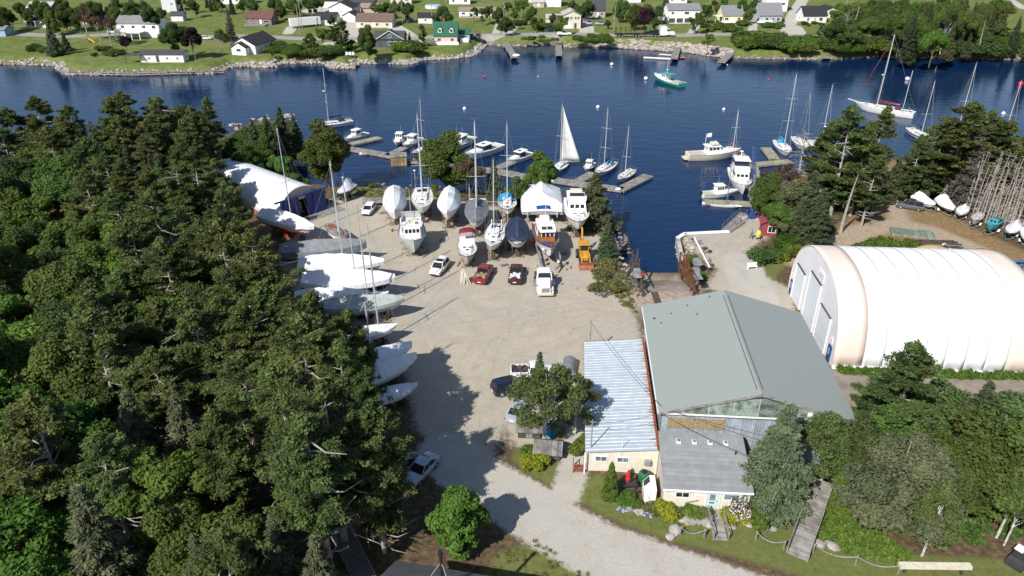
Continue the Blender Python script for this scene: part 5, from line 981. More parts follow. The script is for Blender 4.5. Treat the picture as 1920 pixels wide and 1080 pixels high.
for (px,py,rz,L,B,rd,hm,lab,m) in [(1729,392,TO+R(22),4.6,2.1,(.6,1.3,1.1,.7,.4,.1),'wrap_white','tall white-wrapped powerboat parked against the dark grey SUV','wrap_white'),(1770,400,TO,5.0,2.3,(.9,1.4,1.5,.9,.5,.15),'wall_grey','peaked grey-white wrapped cruiser bow-on, tallest on the trailers','wrap_white'),
 (1799,411,TO+R(-40),4.3,1.9,(.5,.9,.7,.5,.3,.1),'gelcoat','low white-covered runabout between the cruiser and the bare grey boat','wrap_white'),(1893,446,TO+R(-45),5.2,2.0,(.9,1.2,1.0,.6,.4,.1),'hull_navy','white-covered boat with dark navy hull on a trailer','wrap_white'),(1922,460,TO+R(-25),5.4,2.1,(.8,1.1,1.1,.8,.5,.1),'gelcoat','white-covered boat at the right edge of the photo','wrap_white')]:
    x,y=g(px,py); r,h=wrapped((x,y,1.15),rz,lab,L,B,rd,hm,'antifoul_dark' if hm!='wrap_white' else 'wrap_white',0,m,ov=.3,seed=int(px)%50,dr=.45); trailer((x,y,0),rz,'galvanised trailer under the '+' '.join(lab.split()[:6]),L,B*.85)
x,y=g(1826,425); rz=TO+R(-42); h=Hull(4.4,1.7,1.0,.8,.4,.8,.15); r=boat((x,y,1.0),rz,'open boat on a trailer covered with a blotchy grey and white tarp','boat','small_boat'); hull_parts(r,h,'hull_grey','hull_grey'); M['mottled']=mat('mottled',(.6,.6,.58),.8,.3,3,c2=(.1,.1,.1)); overall_cover(h,r,'mottled',(.3,.5,.4,.3,.1),seed=8); trailer((x,y,0),rz,'galvanised trailer under the blotchy grey boat',4.4,1.6)
x,y=g(1857,437); rz=TO+R(-50); h=Hull(5.2,2.0,1.1,.95,.4,.85,.15); r=boat((x,y,1.15),rz,'teal motorboat with dark windscreen on a trailer','motorboat','runabout'); hull_parts(r,h,'teal','wall_grey','teal'); bk=h.block(.4,.66,.75,.45,xt1=.5,wtop=.8); c=bk.build('windscreen','teal',r); windows_on(c,bk,.05,.9,.25,.9,2,ends=2,endw=.9); b=MB(); b.box((h.x(.22,1),0,h.sheer(.2)),(1.7,1.5,.06)); b.build('cockpit_floor','plastic_dark',r); trailer((x,y,0),rz,'galvanised trailer under the teal motorboat',6,1.9)
trailer((*g(1788,470),0),R(-4),'empty galvanised boat trailer with white mudguards beside the sand heap',7.5,2.1)
# boats afloat
def afloat(px,py): x,y=g(px,py,WATER); return (x,y,WATER)
def waim(a,b_): return head(g(*a,WATER),g(*b_,WATER))
def cuddy(loc,rz,label,L=7,B=2.5,roof='gelcoat',hard=True,outb=False,low=False,hm='gelcoat',name='motorboat',endw=3,cat='motorboat',arch=False,dark=False,fly=False):
    h=Hull(L,B,.17*L,.12*L,.06*L,.88,.14,.48,.75,2.5); r=boat(loc,rz,label,cat,name); hull_parts(r,h,hm,'antifoul_blue','deck_white',None,'wall_grey',.12)
    bk=h.block(.42,.82,.68,.4 if low else .5,xt0=.05,xt1=.9,wtop=.75); bk.build('cuddy','gelcoat',r,bevel=.05)
    s2=h.block(.34,.6,.66,1.5 if not low else 1.15,drop=.1,xt0=.0,xt1=.45,wtop=.88); c=s2.build('wheelhouse','glass' if dark else 'gelcoat',r,bevel=.04); 
    if not dark: windows_on(c,s2,.08,.92,.52,.85,3,ends=endw,endw=.9,gap=.2)
    t=h.block(.24 if arch else .30,.6,.7,.12,z0=s2._hi[0][2]+.01,xt0=.1,xt1=.35,wtop=.9); ro=t.build('roof',roof,r,bevel=.04)
    if dark: b=MB(); b.box((h.x(.47,1),0,s2._hi[0][2]+.15),(.8,.7,.06)); b.build('roof_hatch','glass',ro)
    b=MB(); w_=h.hb(.15)*.78; b.box((h.x(.17,1),0,h.sheer(.15)-.05),(h.L*.28,w_*2,.06)); b.build('cockpit_floor','wall_tan' if not low else 'deck_cream',r)
    b=MB(); b.cyl((h.x(.45,1),.4,s2._hi[0][2]),(h.x(.42,1),.4,s2._hi[0][2]+1.9),.02,.012,4); b.build('antenna','spar',r)
    if outb: b=MB(); b.box((h.x(0,1)-.3,0,h.sheer(0)+.1),(.45,.35,.6)); b.box((h.x(0,1)-.3,0,h.sheer(0)-.6),(.2,.12,1.0)); b.build('outboard','black',r,bevel=.05)
    rail(h,r,.6,.99,.45,5); return r,h
def skiff(loc,rz,label,L=3.2,B=1.4,hm='gelcoat',dm='deck_cream',name='dinghy'):
    h=Hull(L,B,.5,.38,.12,.75,.1,.5); r=boat(loc,rz,label,'dinghy',name); h.mesh(10).build('hull',[hm,hm],r,smooth=50); h.deck(.2,0,.04,.96,.1).build('inside',dm,r); b=MB()
    for u in (.25,.55): b.box((h.x(u,1),0,h.sheer(u)-.1),(.25,h.hb(u)*1.8,.04))
    b.build('thwart','wood_tan',r); return r,h
r,h=sailboat(afloat(622,238),waim((610,240),(640,232))+R(-20)+PI,'white sloop with dark hull stripe moored beyond the round tree',11,3.5,13.5,'gelcoat','antifoul_blue',0,boom=4,cover='canvas_navy',spr=(.4,.72),canvas='canvas_navy',radar=.6,clutter=1)
cuddy(afloat(667,262),waim((650,266),(685,254))+PI,'white cabin skiff at the far left float',7.5,2.5,outb=False,name='motorboat')
skiff(afloat(688,290),R(10),'white rowing dinghy tied beside the wooden crib float',3.6,1.5)
cuddy(afloat(749,268),waim((755,262),(745,275)),'small white wheelhouse boat bow-on, left of two beside the crib',6.8,2.6,name='motorboat'); cuddy(afloat(772,273),waim((785,267),(762,280)),'white cabin boat bow-on, right of two beside the crib',7.8,2.8,name='motorboat')
sailboat(afloat(795,286),waim((812,280),(785,291)),'white sloop moored behind the leafy shore tree',8.5,2.8,11.5,'gelcoat','antifoul_blue',0,boom=3,spr=(.6,),clutter=0)
cuddy(afloat(862,277),waim((880,268),(848,285)),'white flybridge cruiser partly hidden by the shore tree',11,3.6,name='motor_yacht',low=False); cuddy(afloat(852,272),waim((870,262),(838,280)),'boat with a rusty orange canopy farthest behind the shore tree',9,3.2,roof='rust_red',name='motorboat')
cuddy(afloat(905,292),waim((922,285),(878,301)),'long white express cruiser with raked dark windows',12,3.7,name='express_cruiser',dark=True,low=True); cuddy(afloat(973,302),waim((992,294),(955,310)),'sleek white cruiser with dark glass and hardtop in the middle',8.5,2.9,name='express_cruiser',dark=True,low=True,arch=True)
skiff(afloat(957,331),R(-20),'white dinghy upended under canvas at the main float',2.6,1.3,dm='wrap_white'); skiff(afloat(1046,343),R(-18),'pale dinghy lying at the float below the tall sail',3.4,1.4,dm='gelcoat')
# sail hoisted
r,h=sailboat(afloat(1050,318),waim((1062,308),(1038,330)),'small white sloop with its tall white mainsail hoisted',8.6,2.8,13.2,'gelcoat','antifoul_blue',0,boom=0,spr=(.5,),clutter=0,um=.5,wheel=False)
x0=h.x(.5,1); z0=h.sheer(.5); b=MB(); rings=[]; ba=R(8)-r.rotation_euler.z; bc,bs=math.cos(ba),math.sin(ba)
for i in range(13):
    f=i/12; zz=z0+1.0+11.8*f; c=4.2*(1-f)**1.05+.12; rings.append([(x0-.15-.19*f+bc*c*k-bs*.42*math.sin(k*PI)*(1-f*.6),bs*c*k+bc*.42*math.sin(k*PI)*(1-f*.6),zz-.25*k*(1-f)) for k in np.linspace(0,1,7)])
b.loft(rings,closed=False,caps=False); o=b.build('mainsail','sailcloth',r,smooth=True); o.modifiers.new('thickness','SOLIDIFY').thickness=.02
b=MB(); b.tube([(x0,0,z0+.95),(x0+bc*4.2,bs*4.2,z0+.85)],.05,6); b.build('boom','spar',r)
cuddy(afloat(1104,317),waim((1112,308),(1098,326)),'small white open motorboat left of the sloop with a blue hood',5.5,2.1,low=True,name='motorboat')
sailboat(afloat(1134,322),waim((1150,312),(1120,334)),'white sloop with a blue hood at the finger float',9.5,3.1,12.8,'gelcoat','antifoul_blue',0,boom=3.6,cover='canvas_navy',canvas='canvas_teal',spr=(.36,.68),stripe='hull_navy')
sailboat(afloat(1173,334),waim((1190,322),(1160,344))+0,'small white sloop with an orange hatch alongside the end float',8,2.5,10.2,'gelcoat','antifoul_blue',0,boom=0,spr=(.4,),clutter=1,wheel=False)
# cream fishing boat with white flag
z0=WATER; r,h=cuddy(afloat(1338,297),waim((1296,298),(1384,294))+0,'cream fibreglass fishing cruiser with a white flag near the small float',12.5,3.6,hm='deck_cream',name='fishing_boat',cat='fishing boat')
b=MB(); b.cyl((h.x(.28,1),-.9,1),(h.x(.28,1),-.9,6.0),.07,.05,6); b.build('flag_pole','white_paint',r); b=MB(); b.loft([[(h.x(.28,1)+.05+1.1*k,-.9+.15*math.sin(k*5),z_+.3*k) for k in np.linspace(0,1,6)] for z_ in (5.1,5.95)],closed=False,caps=False); o=b.build('flag','sailcloth',r); o.modifiers.new('thickness','SOLIDIFY').thickness=.015
b=MB(); b.box((h.x(.47,1),0,3.65),(1.7,1.9,.55),taper=.85); b.build('flybridge','deck_cream',r,bevel=.1); b=MB(); b.box((h.x(-.01,1)-.4,0,.45),(.8,2.0,.35)); b.build('swim_platform','deck_cream',r)
sailboat(afloat(1372,290),waim((1366,278),(1380,304)),'small white sloop with a crimson sail cover',7.5,2.6,9.5,'gelcoat','antifoul_blue',0,boom=2.6,cover='buoy_red',spr=(.6,),clutter=0,wheel=False)
# large white trawler yacht bow-on
rz=waim((1378,325),(1392,362)); h=Hull(13,4.3,2.4,1.6,.9,.85,.1,.45,.8,2.6); x,y=g(1386,348,WATER); r=boat((x,y,WATER),rz,'large white trawler yacht with navy flybridge canvas, bow toward the wharf','motor yacht','motor_yacht'); hull_parts(r,h,'gelcoat','antifoul_blue','deck_white',None,'wall_grey'); bk=h.block(.36,.66,.72,1.6,drop=.1,xt1=.25,wtop=.92); c=bk.build('saloon','gelcoat',r,bevel=.05); windows_on(c,bk,.08,.9,.5,.84,4,ends=3,endw=.88)
zt=bk._hi[0][2]; b3=h.block(.30,.62,.74,.8,z0=zt+.05,xt1=.3,wtop=.95); c3=b3.build('flybridge','gelcoat',r,bevel=.08); w3=h.block(.30,.50,.66,1.0,z0=zt+.87,xt1=.35,wtop=.95); w_=w3.build('flybridge_enclosure','canvas_navy',c3); windows_on(w_,w3,.1,.9,.25,.8,2,m='glass',ends=3,endw=.85)
b=h.block(.26,.52,.72,.12,z0=zt+1.9,wtop=1); b.build('hardtop','gelcoat',c3); b=MB(); b.cyl((h.x(.3,1),0,zt+2),(h.x(.3,1),0,zt+3.0),.1,.07,8); b.ball((h.x(.3,1),0,zt+3.1),.35,10,6,sz=(1,1,.45)); b.build('radar','gelcoat',c3,smooth=True)
a2=h.block(.06,.36,.75,1.0,drop=.1,wtop=.94); a_=a2.build('aft_cabin','gelcoat',r,bevel=.05); windows_on(a_,a2,.1,.9,.4,.8,3); rail(h,r,.3,.99,.65,10); bk=h.block(.66,.86,.6,.35,xt1=.5); bk.build('fore_hatch_trunk','gelcoat',r,bevel=.05)
cuddy(afloat(1350,368),waim((1322,370),(1385,366)),'white open motorboat with white canopy along the stub float',7.5,2.5,outb=True,low=False,name='motorboat')
h=Hull(7.5,1.5,.5,.42,.25,.3,.2,.5); r=boat(afloat(1354,387),waim((1322,383),(1390,391)),'long narrow white racing keelboat beside the stub float','sailboat','keelboat'); hull_parts(r,h,'gelcoat','gelcoat'); b=MB(); b.box((h.x(.42,1),0,h.sheer(.4)-.02),(2.4,.7,.06)); b.build('cockpit_well','wood_tan',r); rig(h,r,.6,8.5,'spar_dark',(.5,),r=.05)
sailboat(afloat(1467,283),waim((1455,270),(1478,297)),'white sloop with blue hood on the right-hand float',10.5,3.3,16.5,'gelcoat','antifoul_blue',0,boom=4,cover='canvas_sky',canvas='canvas_sky',spr=(.38,.68),clutter=1,mr=.1)
sailboat(afloat(1500,274),waim((1488,262),(1512,286)),'white sloop with sloping dark mast behind the grey bare tree',9.5,3.0,12,'gelcoat','antifoul_blue',0,boom=3.4,spr=(.38,),sm='spar_dark'); sailboat(afloat(1535,282),waim((1520,270),(1550,294)),'white sloop mostly hidden behind the grey bare tree',10,3.2,14,'gelcoat','antifoul_blue',0,boom=3.6,spr=(.4,),radar=.35)
r,h=sailboat(afloat(1655,212),waim((1612,203),(1702,217))+PI,'large white ketch with maroon sail covers and long bowsprit',15.5,4.2,18.5,'gelcoat','antifoul_red',0,boom=5.5,cover='canvas_maroon',canvas='canvas_maroon',spr=(.5,),um=.62,jib='canvas_maroon',clutter=2,mr=.15,sb=2.0,stripe=None,name='ketch',radar=.45)
x,zz=h.x(.2,1),h.sheer(.2); b=MB(); b.tube([(x,0,zz),(x-.1,0,zz+10.5)],.09,6); b.build('mizzen_mast','spar',r); p=h.pt(1,1); b=MB(); b.tube([(p[0]-.8,0,p[2]),(p[0]+1.9,0,p[2]+.4)],.09,6); b.build('bowsprit','white_paint',r)
sailboat(afloat(1723,258),waim((1710,250),(1736,266)),'white sloop seen in the gap between the right-hand pines',10.5,3.3,12.5,'gelcoat','antifoul_blue',0,boom=3.8,cover='canvas_navy',spr=(.4,),clutter=1)
sailboat(afloat(1788,262),waim((1770,250),(1800,270)),'sloop showing only its mast above the right-hand pines',10.5,3.3,17,'gelcoat','antifoul_blue',0,boom=3.8,spr=(.5,),clutter=0); r,h=sailboat(afloat(1872,280),waim((1850,268),(1885,290)),'two-masted boat hidden behind the pines at the right edge',10.5,3.3,14.5,'gelcoat','antifoul_blue',0,boom=3.8,spr=(.5,),clutter=0)
# green lobster boat under way
rz=waim((1275,155),(1228,143)); h=Hull(12.5,4.0,2.2,1.0,.7,.9,.06,.5,.8,2.6); x,y=g(1252,156,WATER); r=boat((x,y,WATER),rz,'turquoise lobster boat under way on the river','lobster boat','lobster_boat'); hull_parts(r,h,'hull_green','antifoul_dark','deck_white',None,'trim_white',.25)
bk=h.block(.5,.68,.66,1.5,drop=.2,xt1=.3,wtop=.92); c=bk.build('wheelhouse','gelcoat',r); windows_on(c,bk,.1,.9,.5,.85,2,ends=3); b=h.block(.34,.7,.7,.14,z0=bk._hi[0][2],wtop=1); b.build('roof','hull_green',r); t=h.block(.66,.86,.6,.45,xt1=.7); t.build('trunk_cabin','gelcoat',r); b=MB(); zt=bk._hi[0][2]; b.cyl((h.x(.55,1),0,zt),(h.x(.55,1),0,zt+4.5),.06,.03,6); b.ball((h.x(.55,1),0,zt+1.2),.35,8,6,sz=(1,1,.4)); b.build('mast','gelcoat',r); b=MB(); b.box((h.x(.2,1),0,h.sheer(.2)-.1),(3.5,2.8,.1)); b.box((h.x(.06,1),0,h.sheer(.1)+.2),(.4,2.4,.6)); b.build('work_deck','wall_tan',r)
def buoy(px,py,label,m='buoy_white',r_=.5,band=None):
    x,y=g(px,py,WATER); t=empty('mooring_buoy',(x,y,WATER),0,label,'buoy','mooring buoys on the river'); b=MB(); b.ball((0,0,r_*.45),r_,12,8); o=b.build('float',m,t,smooth=True); b=MB(); b.cyl((0,0,r_*1.3),(0,0,r_*1.8),.05,.05,6); b.build('ring','steel',t)
    if band: b=MB(); b.loft([[(math.cos(a)*q,math.sin(a)*q,zz) for a in np.linspace(0,2*PI,13)[:-1]] for q,zz in ((r_*.72,-.1),(r_*1.01,r_*.25),(r_*1.015,r_*.42))],caps=False); b.build('band',band,t)
for a in ((1147,122,'white and red mooring buoy alone off the far shore docks','buoy_white',.6,'buoy_red'),(1211,149,'white and red mooring buoy beside the turquoise lobster boat','buoy_white',.65,'buoy_red'),(908,145,'small red buoy on open water left of centre','buoy_red',.42),(1009,144,'tiny white buoy on open water at centre','buoy_white',.2),(871,205,'white mooring ball above the tallest yard masts','buoy_white',.5),(1121,202,'white mooring ball above the float with the blue-hooded sloop','buoy_white',.5),(1357,206,'white mooring ball above the cream fishing cruiser','buoy_white',.42),(1441,150,'small red buoy right of the lobster boat wake','buoy_red',.35),(1701,150,'white and red mooring buoy right of the maroon-sailed ketch','buoy_white',.7,'buoy_red'),(1913,159,'red mooring buoy at the right edge of the photo','buoy_red',.75),(1364,122,'small white buoy by the far grey dock','buoy_white',.22),(1881,214,'white mooring ball above the right-hand pines','buoy_white',.5)): buoy(*a)
# ------------------------------------------------------------------ vehicles
def wheel(t,x,y,r=.34,w=.24,sd=1):
    b=MB(); b.cyl((x,y-sd*w,r),(x,y,r),r,r,16); o=b.build('wheel','tyre',t,smooth=40); b=MB(); b.cyl((x,y,r),(x,y+sd*.015,r),r*.62,r*.58,12); b.build('rim','rim',o); return o
def car(loc,rz,label,paint,kind='suv',cat=None,name=None,load=None,group=None):
    D=dict(sedan=(4.7,1.82,1.45,.93),suv=(4.65,1.9,1.7,1.0),hatch=(4.3,1.8,1.5,.95),pickup=(5.7,2.0,1.85,1.05),van=(5.0,1.95,1.8,1.0))[kind]; L,w,H,zb=D
    t=empty(name or {'sedan':'car','hatch':'car','van':'van','suv':'suv','pickup':'pickup_truck'}[kind],loc,rz,label,cat or {'suv':'suv','pickup':'pickup truck','van':'van'}.get(kind,'car'),group); b=MB(); rings=[]
    st=[(-.5,.86,zb-.18,.42),(-.485,.94,zb-.05,.3),(-.44,.99,zb,.26),(-.2,1,zb,.24),(.05,1,zb,.24),(.22,1,zb-.02,.24),(.34,.98,zb-.08,.25),(.44,.93,zb-.14,.28),(.485,.84,zb-.24,.32),(.5,.72,zb-.36,.4)]
    if kind=='pickup': st=[(-.5,.95,zb-.05,.45),(-.49,.99,zb,.4),(-.3,1,zb,.35),(-.1,1,zb,.32),(.1,1,zb,.3),(.2,1,zb,.3),(.36,.98,zb-.02,.3),(.46,.94,zb-.08,.32),(.495,.86,zb-.2,.36),(.5,.8,zb-.3,.42)]
    for f,k,zt,z0 in st:
        y=w/2*k; rings.append([(f*L,-y*.9,z0),(f*L,-y,z0+.16),(f*L,-y,zt-.18),(f*L,-y*.93,zt-.04),(f*L,-y*.8,zt),(f*L,y*.8,zt),(f*L,y*.93,zt-.04),(f*L,y,zt-.18),(f*L,y,z0+.16),(f*L,y*.9,z0)])
    b.loft(rings); b.build('body',paint,t,smooth=35)
    x0,x1,r0,r1={'sedan':(-.36,.22,-.2,.04),'hatch':(-.46,.24,-.38,.06),'suv':(-.47,.22,-.42,.07),'van':(-.48,.32,-.44,.16),'pickup':(-.12,.22,-.09,.12)}[kind]
    b=MB(); wb,wt=w/2*.9,w/2*.73; b.loft([[(x0*L,-wb,zb-.03),(x1*L,-wb*.97,zb-.05),(x1*L,wb*.97,zb-.05),(x0*L,wb,zb-.03)],[(r0*L,-wt,H-.05),(r1*L,-wt,H-.07),(r1*L,wt,H-.07),(r0*L,wt,H-.05)]]); g_=b.build('window','glass',t,smooth=20)
    b=MB(); m_=(r0+r1)/2*L; b.loft([[(r0*L-.06,-wt-.03,H-.06),(m_,-wt-.05,H-.02),(r1*L+.05,-wt-.02,H-.08),(r1*L+.05,wt+.02,H-.08),(m_,wt+.05,H-.02),(r0*L-.06,wt+.03,H-.06)],[(r0*L+.02,-wt*.8,H),(m_,-wt*.82,H+.03),(r1*L-.05,-wt*.8,H-.01),(r1*L-.05,wt*.8,H-.01),(m_,wt*.82,H+.03),(r0*L+.02,wt*.8,H)]])
    for sd in (-1,1):
        for xa,xb in ((x0,r0),(x1,r1),((x0+x1)/2,(r0+r1)/2)): b.tube([(xa*L,sd*wb*.98,zb-.05),(xb*L,sd*(wt+.01),H-.06)],.05,4)
    b.build('roof',paint,t,smooth=35)
    if kind in('suv','van'): b=MB(); [b.tube([(r0*L+.2,sd*wt*.86,H+.05),(r1*L-.2,sd*wt*.86,H+.05)],.025,4) for sd in (-1,1)]; b.box((m_+.5,0,H+.035),(.9,1.0,.02)); b.build('roof_rack','black',t)
    if kind=='pickup':
        b=MB(); xa,xb=-.485*L,-.14*L; yy=w/2*.84; b.box(((xa+xb)/2,0,zb+.008),(xb-xa,yy*2,.012)); bed=b.build('bed','plastic_dark',t); b=MB()
        for sd in (-1,1): b.box(((xa+xb)/2,sd*(yy+.05),zb+.09),(xb-xa,.11,.2))
        b.box((xa-.02,0,zb+.09),(.07,yy*2+.2,.2)); b.build('bed_side',paint,t)
        if load:
            rs=np.random.RandomState(4); b=MB()
            for i in range(16): b.box((rs.uniform(xa+.2,xb-.2),rs.uniform(-yy+.15,yy-.15),zb+.12),(rs.uniform(.2,.7),rs.uniform(.1,.35),rs.uniform(.08,.22)),rs.uniform(0,3))
            b.build('cargo',load,t)
    for sd in (-1,1):
        for f in (-.31,.32): wheel(t,f*L,sd*w/2*1.0,.36 if kind!='sedan' else .33,.22,sd)
        b=MB(); b.box((.478*L,sd*w*.34,zb-.22),(.1,.34,.16),sd*-.35); b.build('headlight','lamp_clear',t); b=MB(); b.box((-.492*L,sd*w*.42,zb-.2),(.06,.2,.24)); b.build('tail_light','lamp_red',t)
        b=MB(); b.box((x1*L-.25,sd*(w/2+.08),zb+.06),(.16,.2,.14)); b.build('mirror',paint,t)
    b=MB(); b.box((.497*L,0,.42),(.06,w*.72,.2)); b.build('grille','black',t); b=MB(); b.box((-.503*L,0,.62),(.03,.5,.13)); b.build('number_plate','white_paint',t); return t
def C(px,py): x,y=g(px,py); return (x,y,0)
car(C(824,508),TO+R(-16),'white SUV with a dark sunroof parked facing the camera','car_white','suv')
car(C(907,520),PI/2+R(-12),'red pickup truck with an open bed parked tail to the camera','car_red','pickup',load='wood_tan')
car(C(967,520),PI/2+R(-4),'dark maroon pickup with a cluttered open bed','car_maroon','pickup',load='foam_white')
car(C(692,398),TO+R(-8),'white SUV parked beside the grey flat deck near the shore','car_white','hatch',cat='suv',name='suv')
car(C(1002,706),R(2),'white pickup half hidden behind the leafy birch','car_white','pickup',load='wood_dark')
car(C(958,732),R(22)+0,'dark navy SUV half hidden under the birch','car_navy','suv'); car(C(974,775),R(68),'silver blue car almost hidden below the birch','car_silver','sedan')
car(C(790,888),R(62)+PI,'silver white car with a glass roof in the pine shade','car_silver','sedan'); car(C(757,880),R(62),'dark vehicle in deep shade beside the silver white car','car_black','hatch')
car(C(1618,407),R(62)+PI,'black pickup parked under the big pine beside the dirt track','car_black','pickup'); car(C(1705,391),R(-28)+PI,'dark grey SUV parked beside the first wrapped boat','car_grey','suv')
# white tractor unit
t=empty('tractor_truck',(*g(1020,540),0),TO+R(2),'white conventional tractor truck facing the camera in front of the wooden motor yacht','truck'); b=MB()
rings=[[(x,-y,z0),(x,-y,zt-.25),(x,-y*.8,zt),(x,y*.8,zt),(x,y,zt-.25),(x,y,z0)] for x,y,zt,z0 in ((.35,.95,1.95,.75),(1.2,.9,1.85,.7),(2.3,.8,1.6,.65),(2.75,.74,1.4,.65))]; b.loft(rings); b.build('hood','car_white',t,smooth=35)
b=MB(); b.loft([[(x,-y,z) for x in (-1.1,)]+[(x2,-y,z),(x2,y,z),(-1.1,y,z)] for y,z,x2 in ((1.12,.7,.45),(1.15,1.7,.45),(1.02,2.75,.05))]); cb=b.build('cab','car_white',t,bevel=.06); b=MB(); b.slab([(.455,-.95,1.85),(.455,.95,1.85),(.13,.85,2.55),(.13,-.85,2.55)],-.03); b.build('windscreen','glass',cb); b=MB(); b.box((-.4,0,2.83),(1.2,1.7,.16)); b.box((.1,0,2.86),(.12,1.8,.1)); b.build('roof_fairing','car_white',cb,bevel=.04)
for sd in (-1,1):
    b=MB(); b.box((-.35,sd*1.14,2.1),(.7,.04,.6)); b.build('side_window','glass',cb); b=MB(); b.loft([[(1.75+.75*math.cos(a),y,.5+.62*math.sin(a)) for a in np.linspace(0,PI,9)] for y in (sd*.72,sd*1.2)]); b.build('fender','car_white',t)
    wheel(t,1.75,sd*1.18,.5,.3,sd); wheel(t,-2.2,sd*1.2,.5,.55,sd); wheel(t,-3.4,sd*1.2,.5,.55,sd); b=MB(); b.box((2.45,sd*.98,1.05),(.12,.3,.22)); b.build('headlight','lamp_clear',t); b=MB(); b.box((.5,sd*1.42,2.0),(.1,.22,.5)); b.build('mirror','black',t); b=MB(); b.cyl((-.9,sd*1.25,.75),(.4,sd*1.25,.75),.32,.32,12); b.build('fuel_tank','steel',t)
b=MB(); b.box((2.78,0,1.05),(.06,1.1,.75)); b.build('grille','steel',t); b=MB(); b.box((2.9,0,.55),(.25,2.3,.4)); b.build('bumper','deck_cream',t,bevel=.05); b=MB()
for y in (-.4,.4): b.box((-2.0,y,.75),(4.4,.14,.28))
b.box((-2.6,0,1.0),(1.6,1.4,.12)); b.box((-1.5,0,1.1),(.5,1.8,.5)); b.build('chassis','galv',t); b=MB(); b.box((-2.4,.2,1.35),(1.8,1.0,.5)); b.tube([(-1.5,-.8,1.1),(-1.6,-.9,3.0)],.08,6); b.build('winch_deck','steel',t)
# yacht transporter under the wooden motor yacht
tl,trz,th=TROOT; t=empty('hydraulic_boat_trailer',(tl[0],tl[1],0),trz,'grey steel hydraulic boat trailer under the varnished motor yacht','trailer'); b=MB()
for sd in (-1,1): b.box((-.2,sd*1.35,.75),(12.5,.28,.35)); b.tube([(6.0,sd*1.35,.75),(7.6,sd*.5,.9)],.16,5)
b.box((-5.8,0,.7),(.3,2.6,.3)); b.build('frame','steel',t)
for x in (-3.5,0,3.8,5.3):
    for sd in (-1,1): b=MB(); b.tube([(x,sd*1.4,.8),(x+.1,sd*1.65,1.9)],.1,5); b.box((x+.1,sd*1.5,1.95),(.7,.2,.5),0,ry=.0); b.build('support_arm','galv',t)
for x in (-4,-2.8):
    for sd in (-1,1): wheel(t,x,sd*1.5,.42,.3,sd)
b=MB(); b.ball((5.9,1.2,1.35),.22,9,6); b.build('float_marker','buoy_white',t,smooth=True)
# backhoe loader
t=empty('backhoe_loader',(*g(1094,487),0),TO+R(3),'yellow backhoe loader with a rusty red front bucket, facing the camera','backhoe loader'); b=MB(); b.loft([[(x,-y,z0),(x,-y,zt),(x,y,zt),(x,y,z0)] for x,y,zt,z0 in ((.2,.55,1.7,.7),(1.7,.5,1.5,.7),(2.1,.45,1.35,.75))]); b.build('engine_hood','digger',t,bevel=.05); b=MB()
for x,y in ((-1.1,-.75),(-1.1,.75),(.25,-.7),(.25,.7)): b.cyl((x,y,1.2),(x*.9,y*.95,2.65),.05,.05,5)
b.box((-.4,0,1.0),(1.7,1.3,.8)); b.build('cab_frame','digger',t); b=MB(); b.box((-.4,0,2.72),(1.8,1.7,.14)); b.build('cab_roof','digger',t,bevel=.04); b=MB(); b.box((-.4,0,1.9),(1.25,1.25,1.2)); b.build('cab_glass','glass',t); b=MB(); b.box((-.5,0,1.5),(.5,.5,.6)); b.build('seat','black',t)
for sd in (-1,1):
    wheel(t,1.5,sd*.95,.48,.3,sd); wheel(t,-.9,sd*1.1,.72,.45,sd); b=MB(); b.tube([(.2,sd*.62,1.6),(1.7,sd*.62,1.75),(3.0,sd*.62,.7)],.11,5); b.build('loader_arm','digger',t); b=MB(); b.tube([(.5,sd*.4,1.0),(1.8,sd*.5,1.5)],.07,5); b.build('hydraulic_ram','steel',t)
b=MB(); b.loft([[(x,y,z) for x,z in ((2.9,.15),(3.75,.08),(3.3,.2),(3.0,.5),(3.15,1.0),(2.95,1.0))] for y in (-1.15,1.15)]); b.build('bucket','bucket',t); b=MB(); b.tube([(-1.4,0,1.0),(-2.2,.0,3.3)],[.18,.14],6); b.tube([(-2.2,0,3.3),(-2.9,0,4.3),(-2.8,0,2.8)],[.14,.13,.1],6); b.build('backhoe_boom','digger',t); b=MB(); b.box((-2.8,0,2.5),(.5,.6,.5),taper=.8); b.build('backhoe_bucket','bucket',t)
# ------------------------------------------------------------------ floats, piers, wharf
def dockf(a,b_,w,label,m='planks',z=WATER,th=.5,top=.55,cat='dock',name='dock_float',piles=0,group='floating docks'):
    p,q=g(*a,z+top),g(*b_,z+top); rz=head(p,q); L=math.dist(p,q); t=empty(name,((p[0]+q[0])/2,(p[1]+q[1])/2,z),rz,label,cat,group); b=MB(); b.box((0,0,top-.06),(L,w,.12)); b.build('deck',m,t); b=MB()
    for sd in (-1,1): b.box((0,sd*(w/2-.03),top-.27),(L+.02,.14,.3))
    b.build('side_beam','wood_grey',t); b=MB()
    n=max(2,int(L/3.5))
    for i in range(n): b.box((-L/2+L*(i+.5)/n,0,top-.5),(1.4,w*.9,.45))
    b.build('flotation','plastic_dark',t); b=MB()
    for i in range(max(2,int(L/3))):
        for sd in (-1,1): b.box((-L/2+.4+i*3,sd*(w/2-.15),top+.05),(.3,.08,.1))
    b.build('cleat','galv',t); return t,L
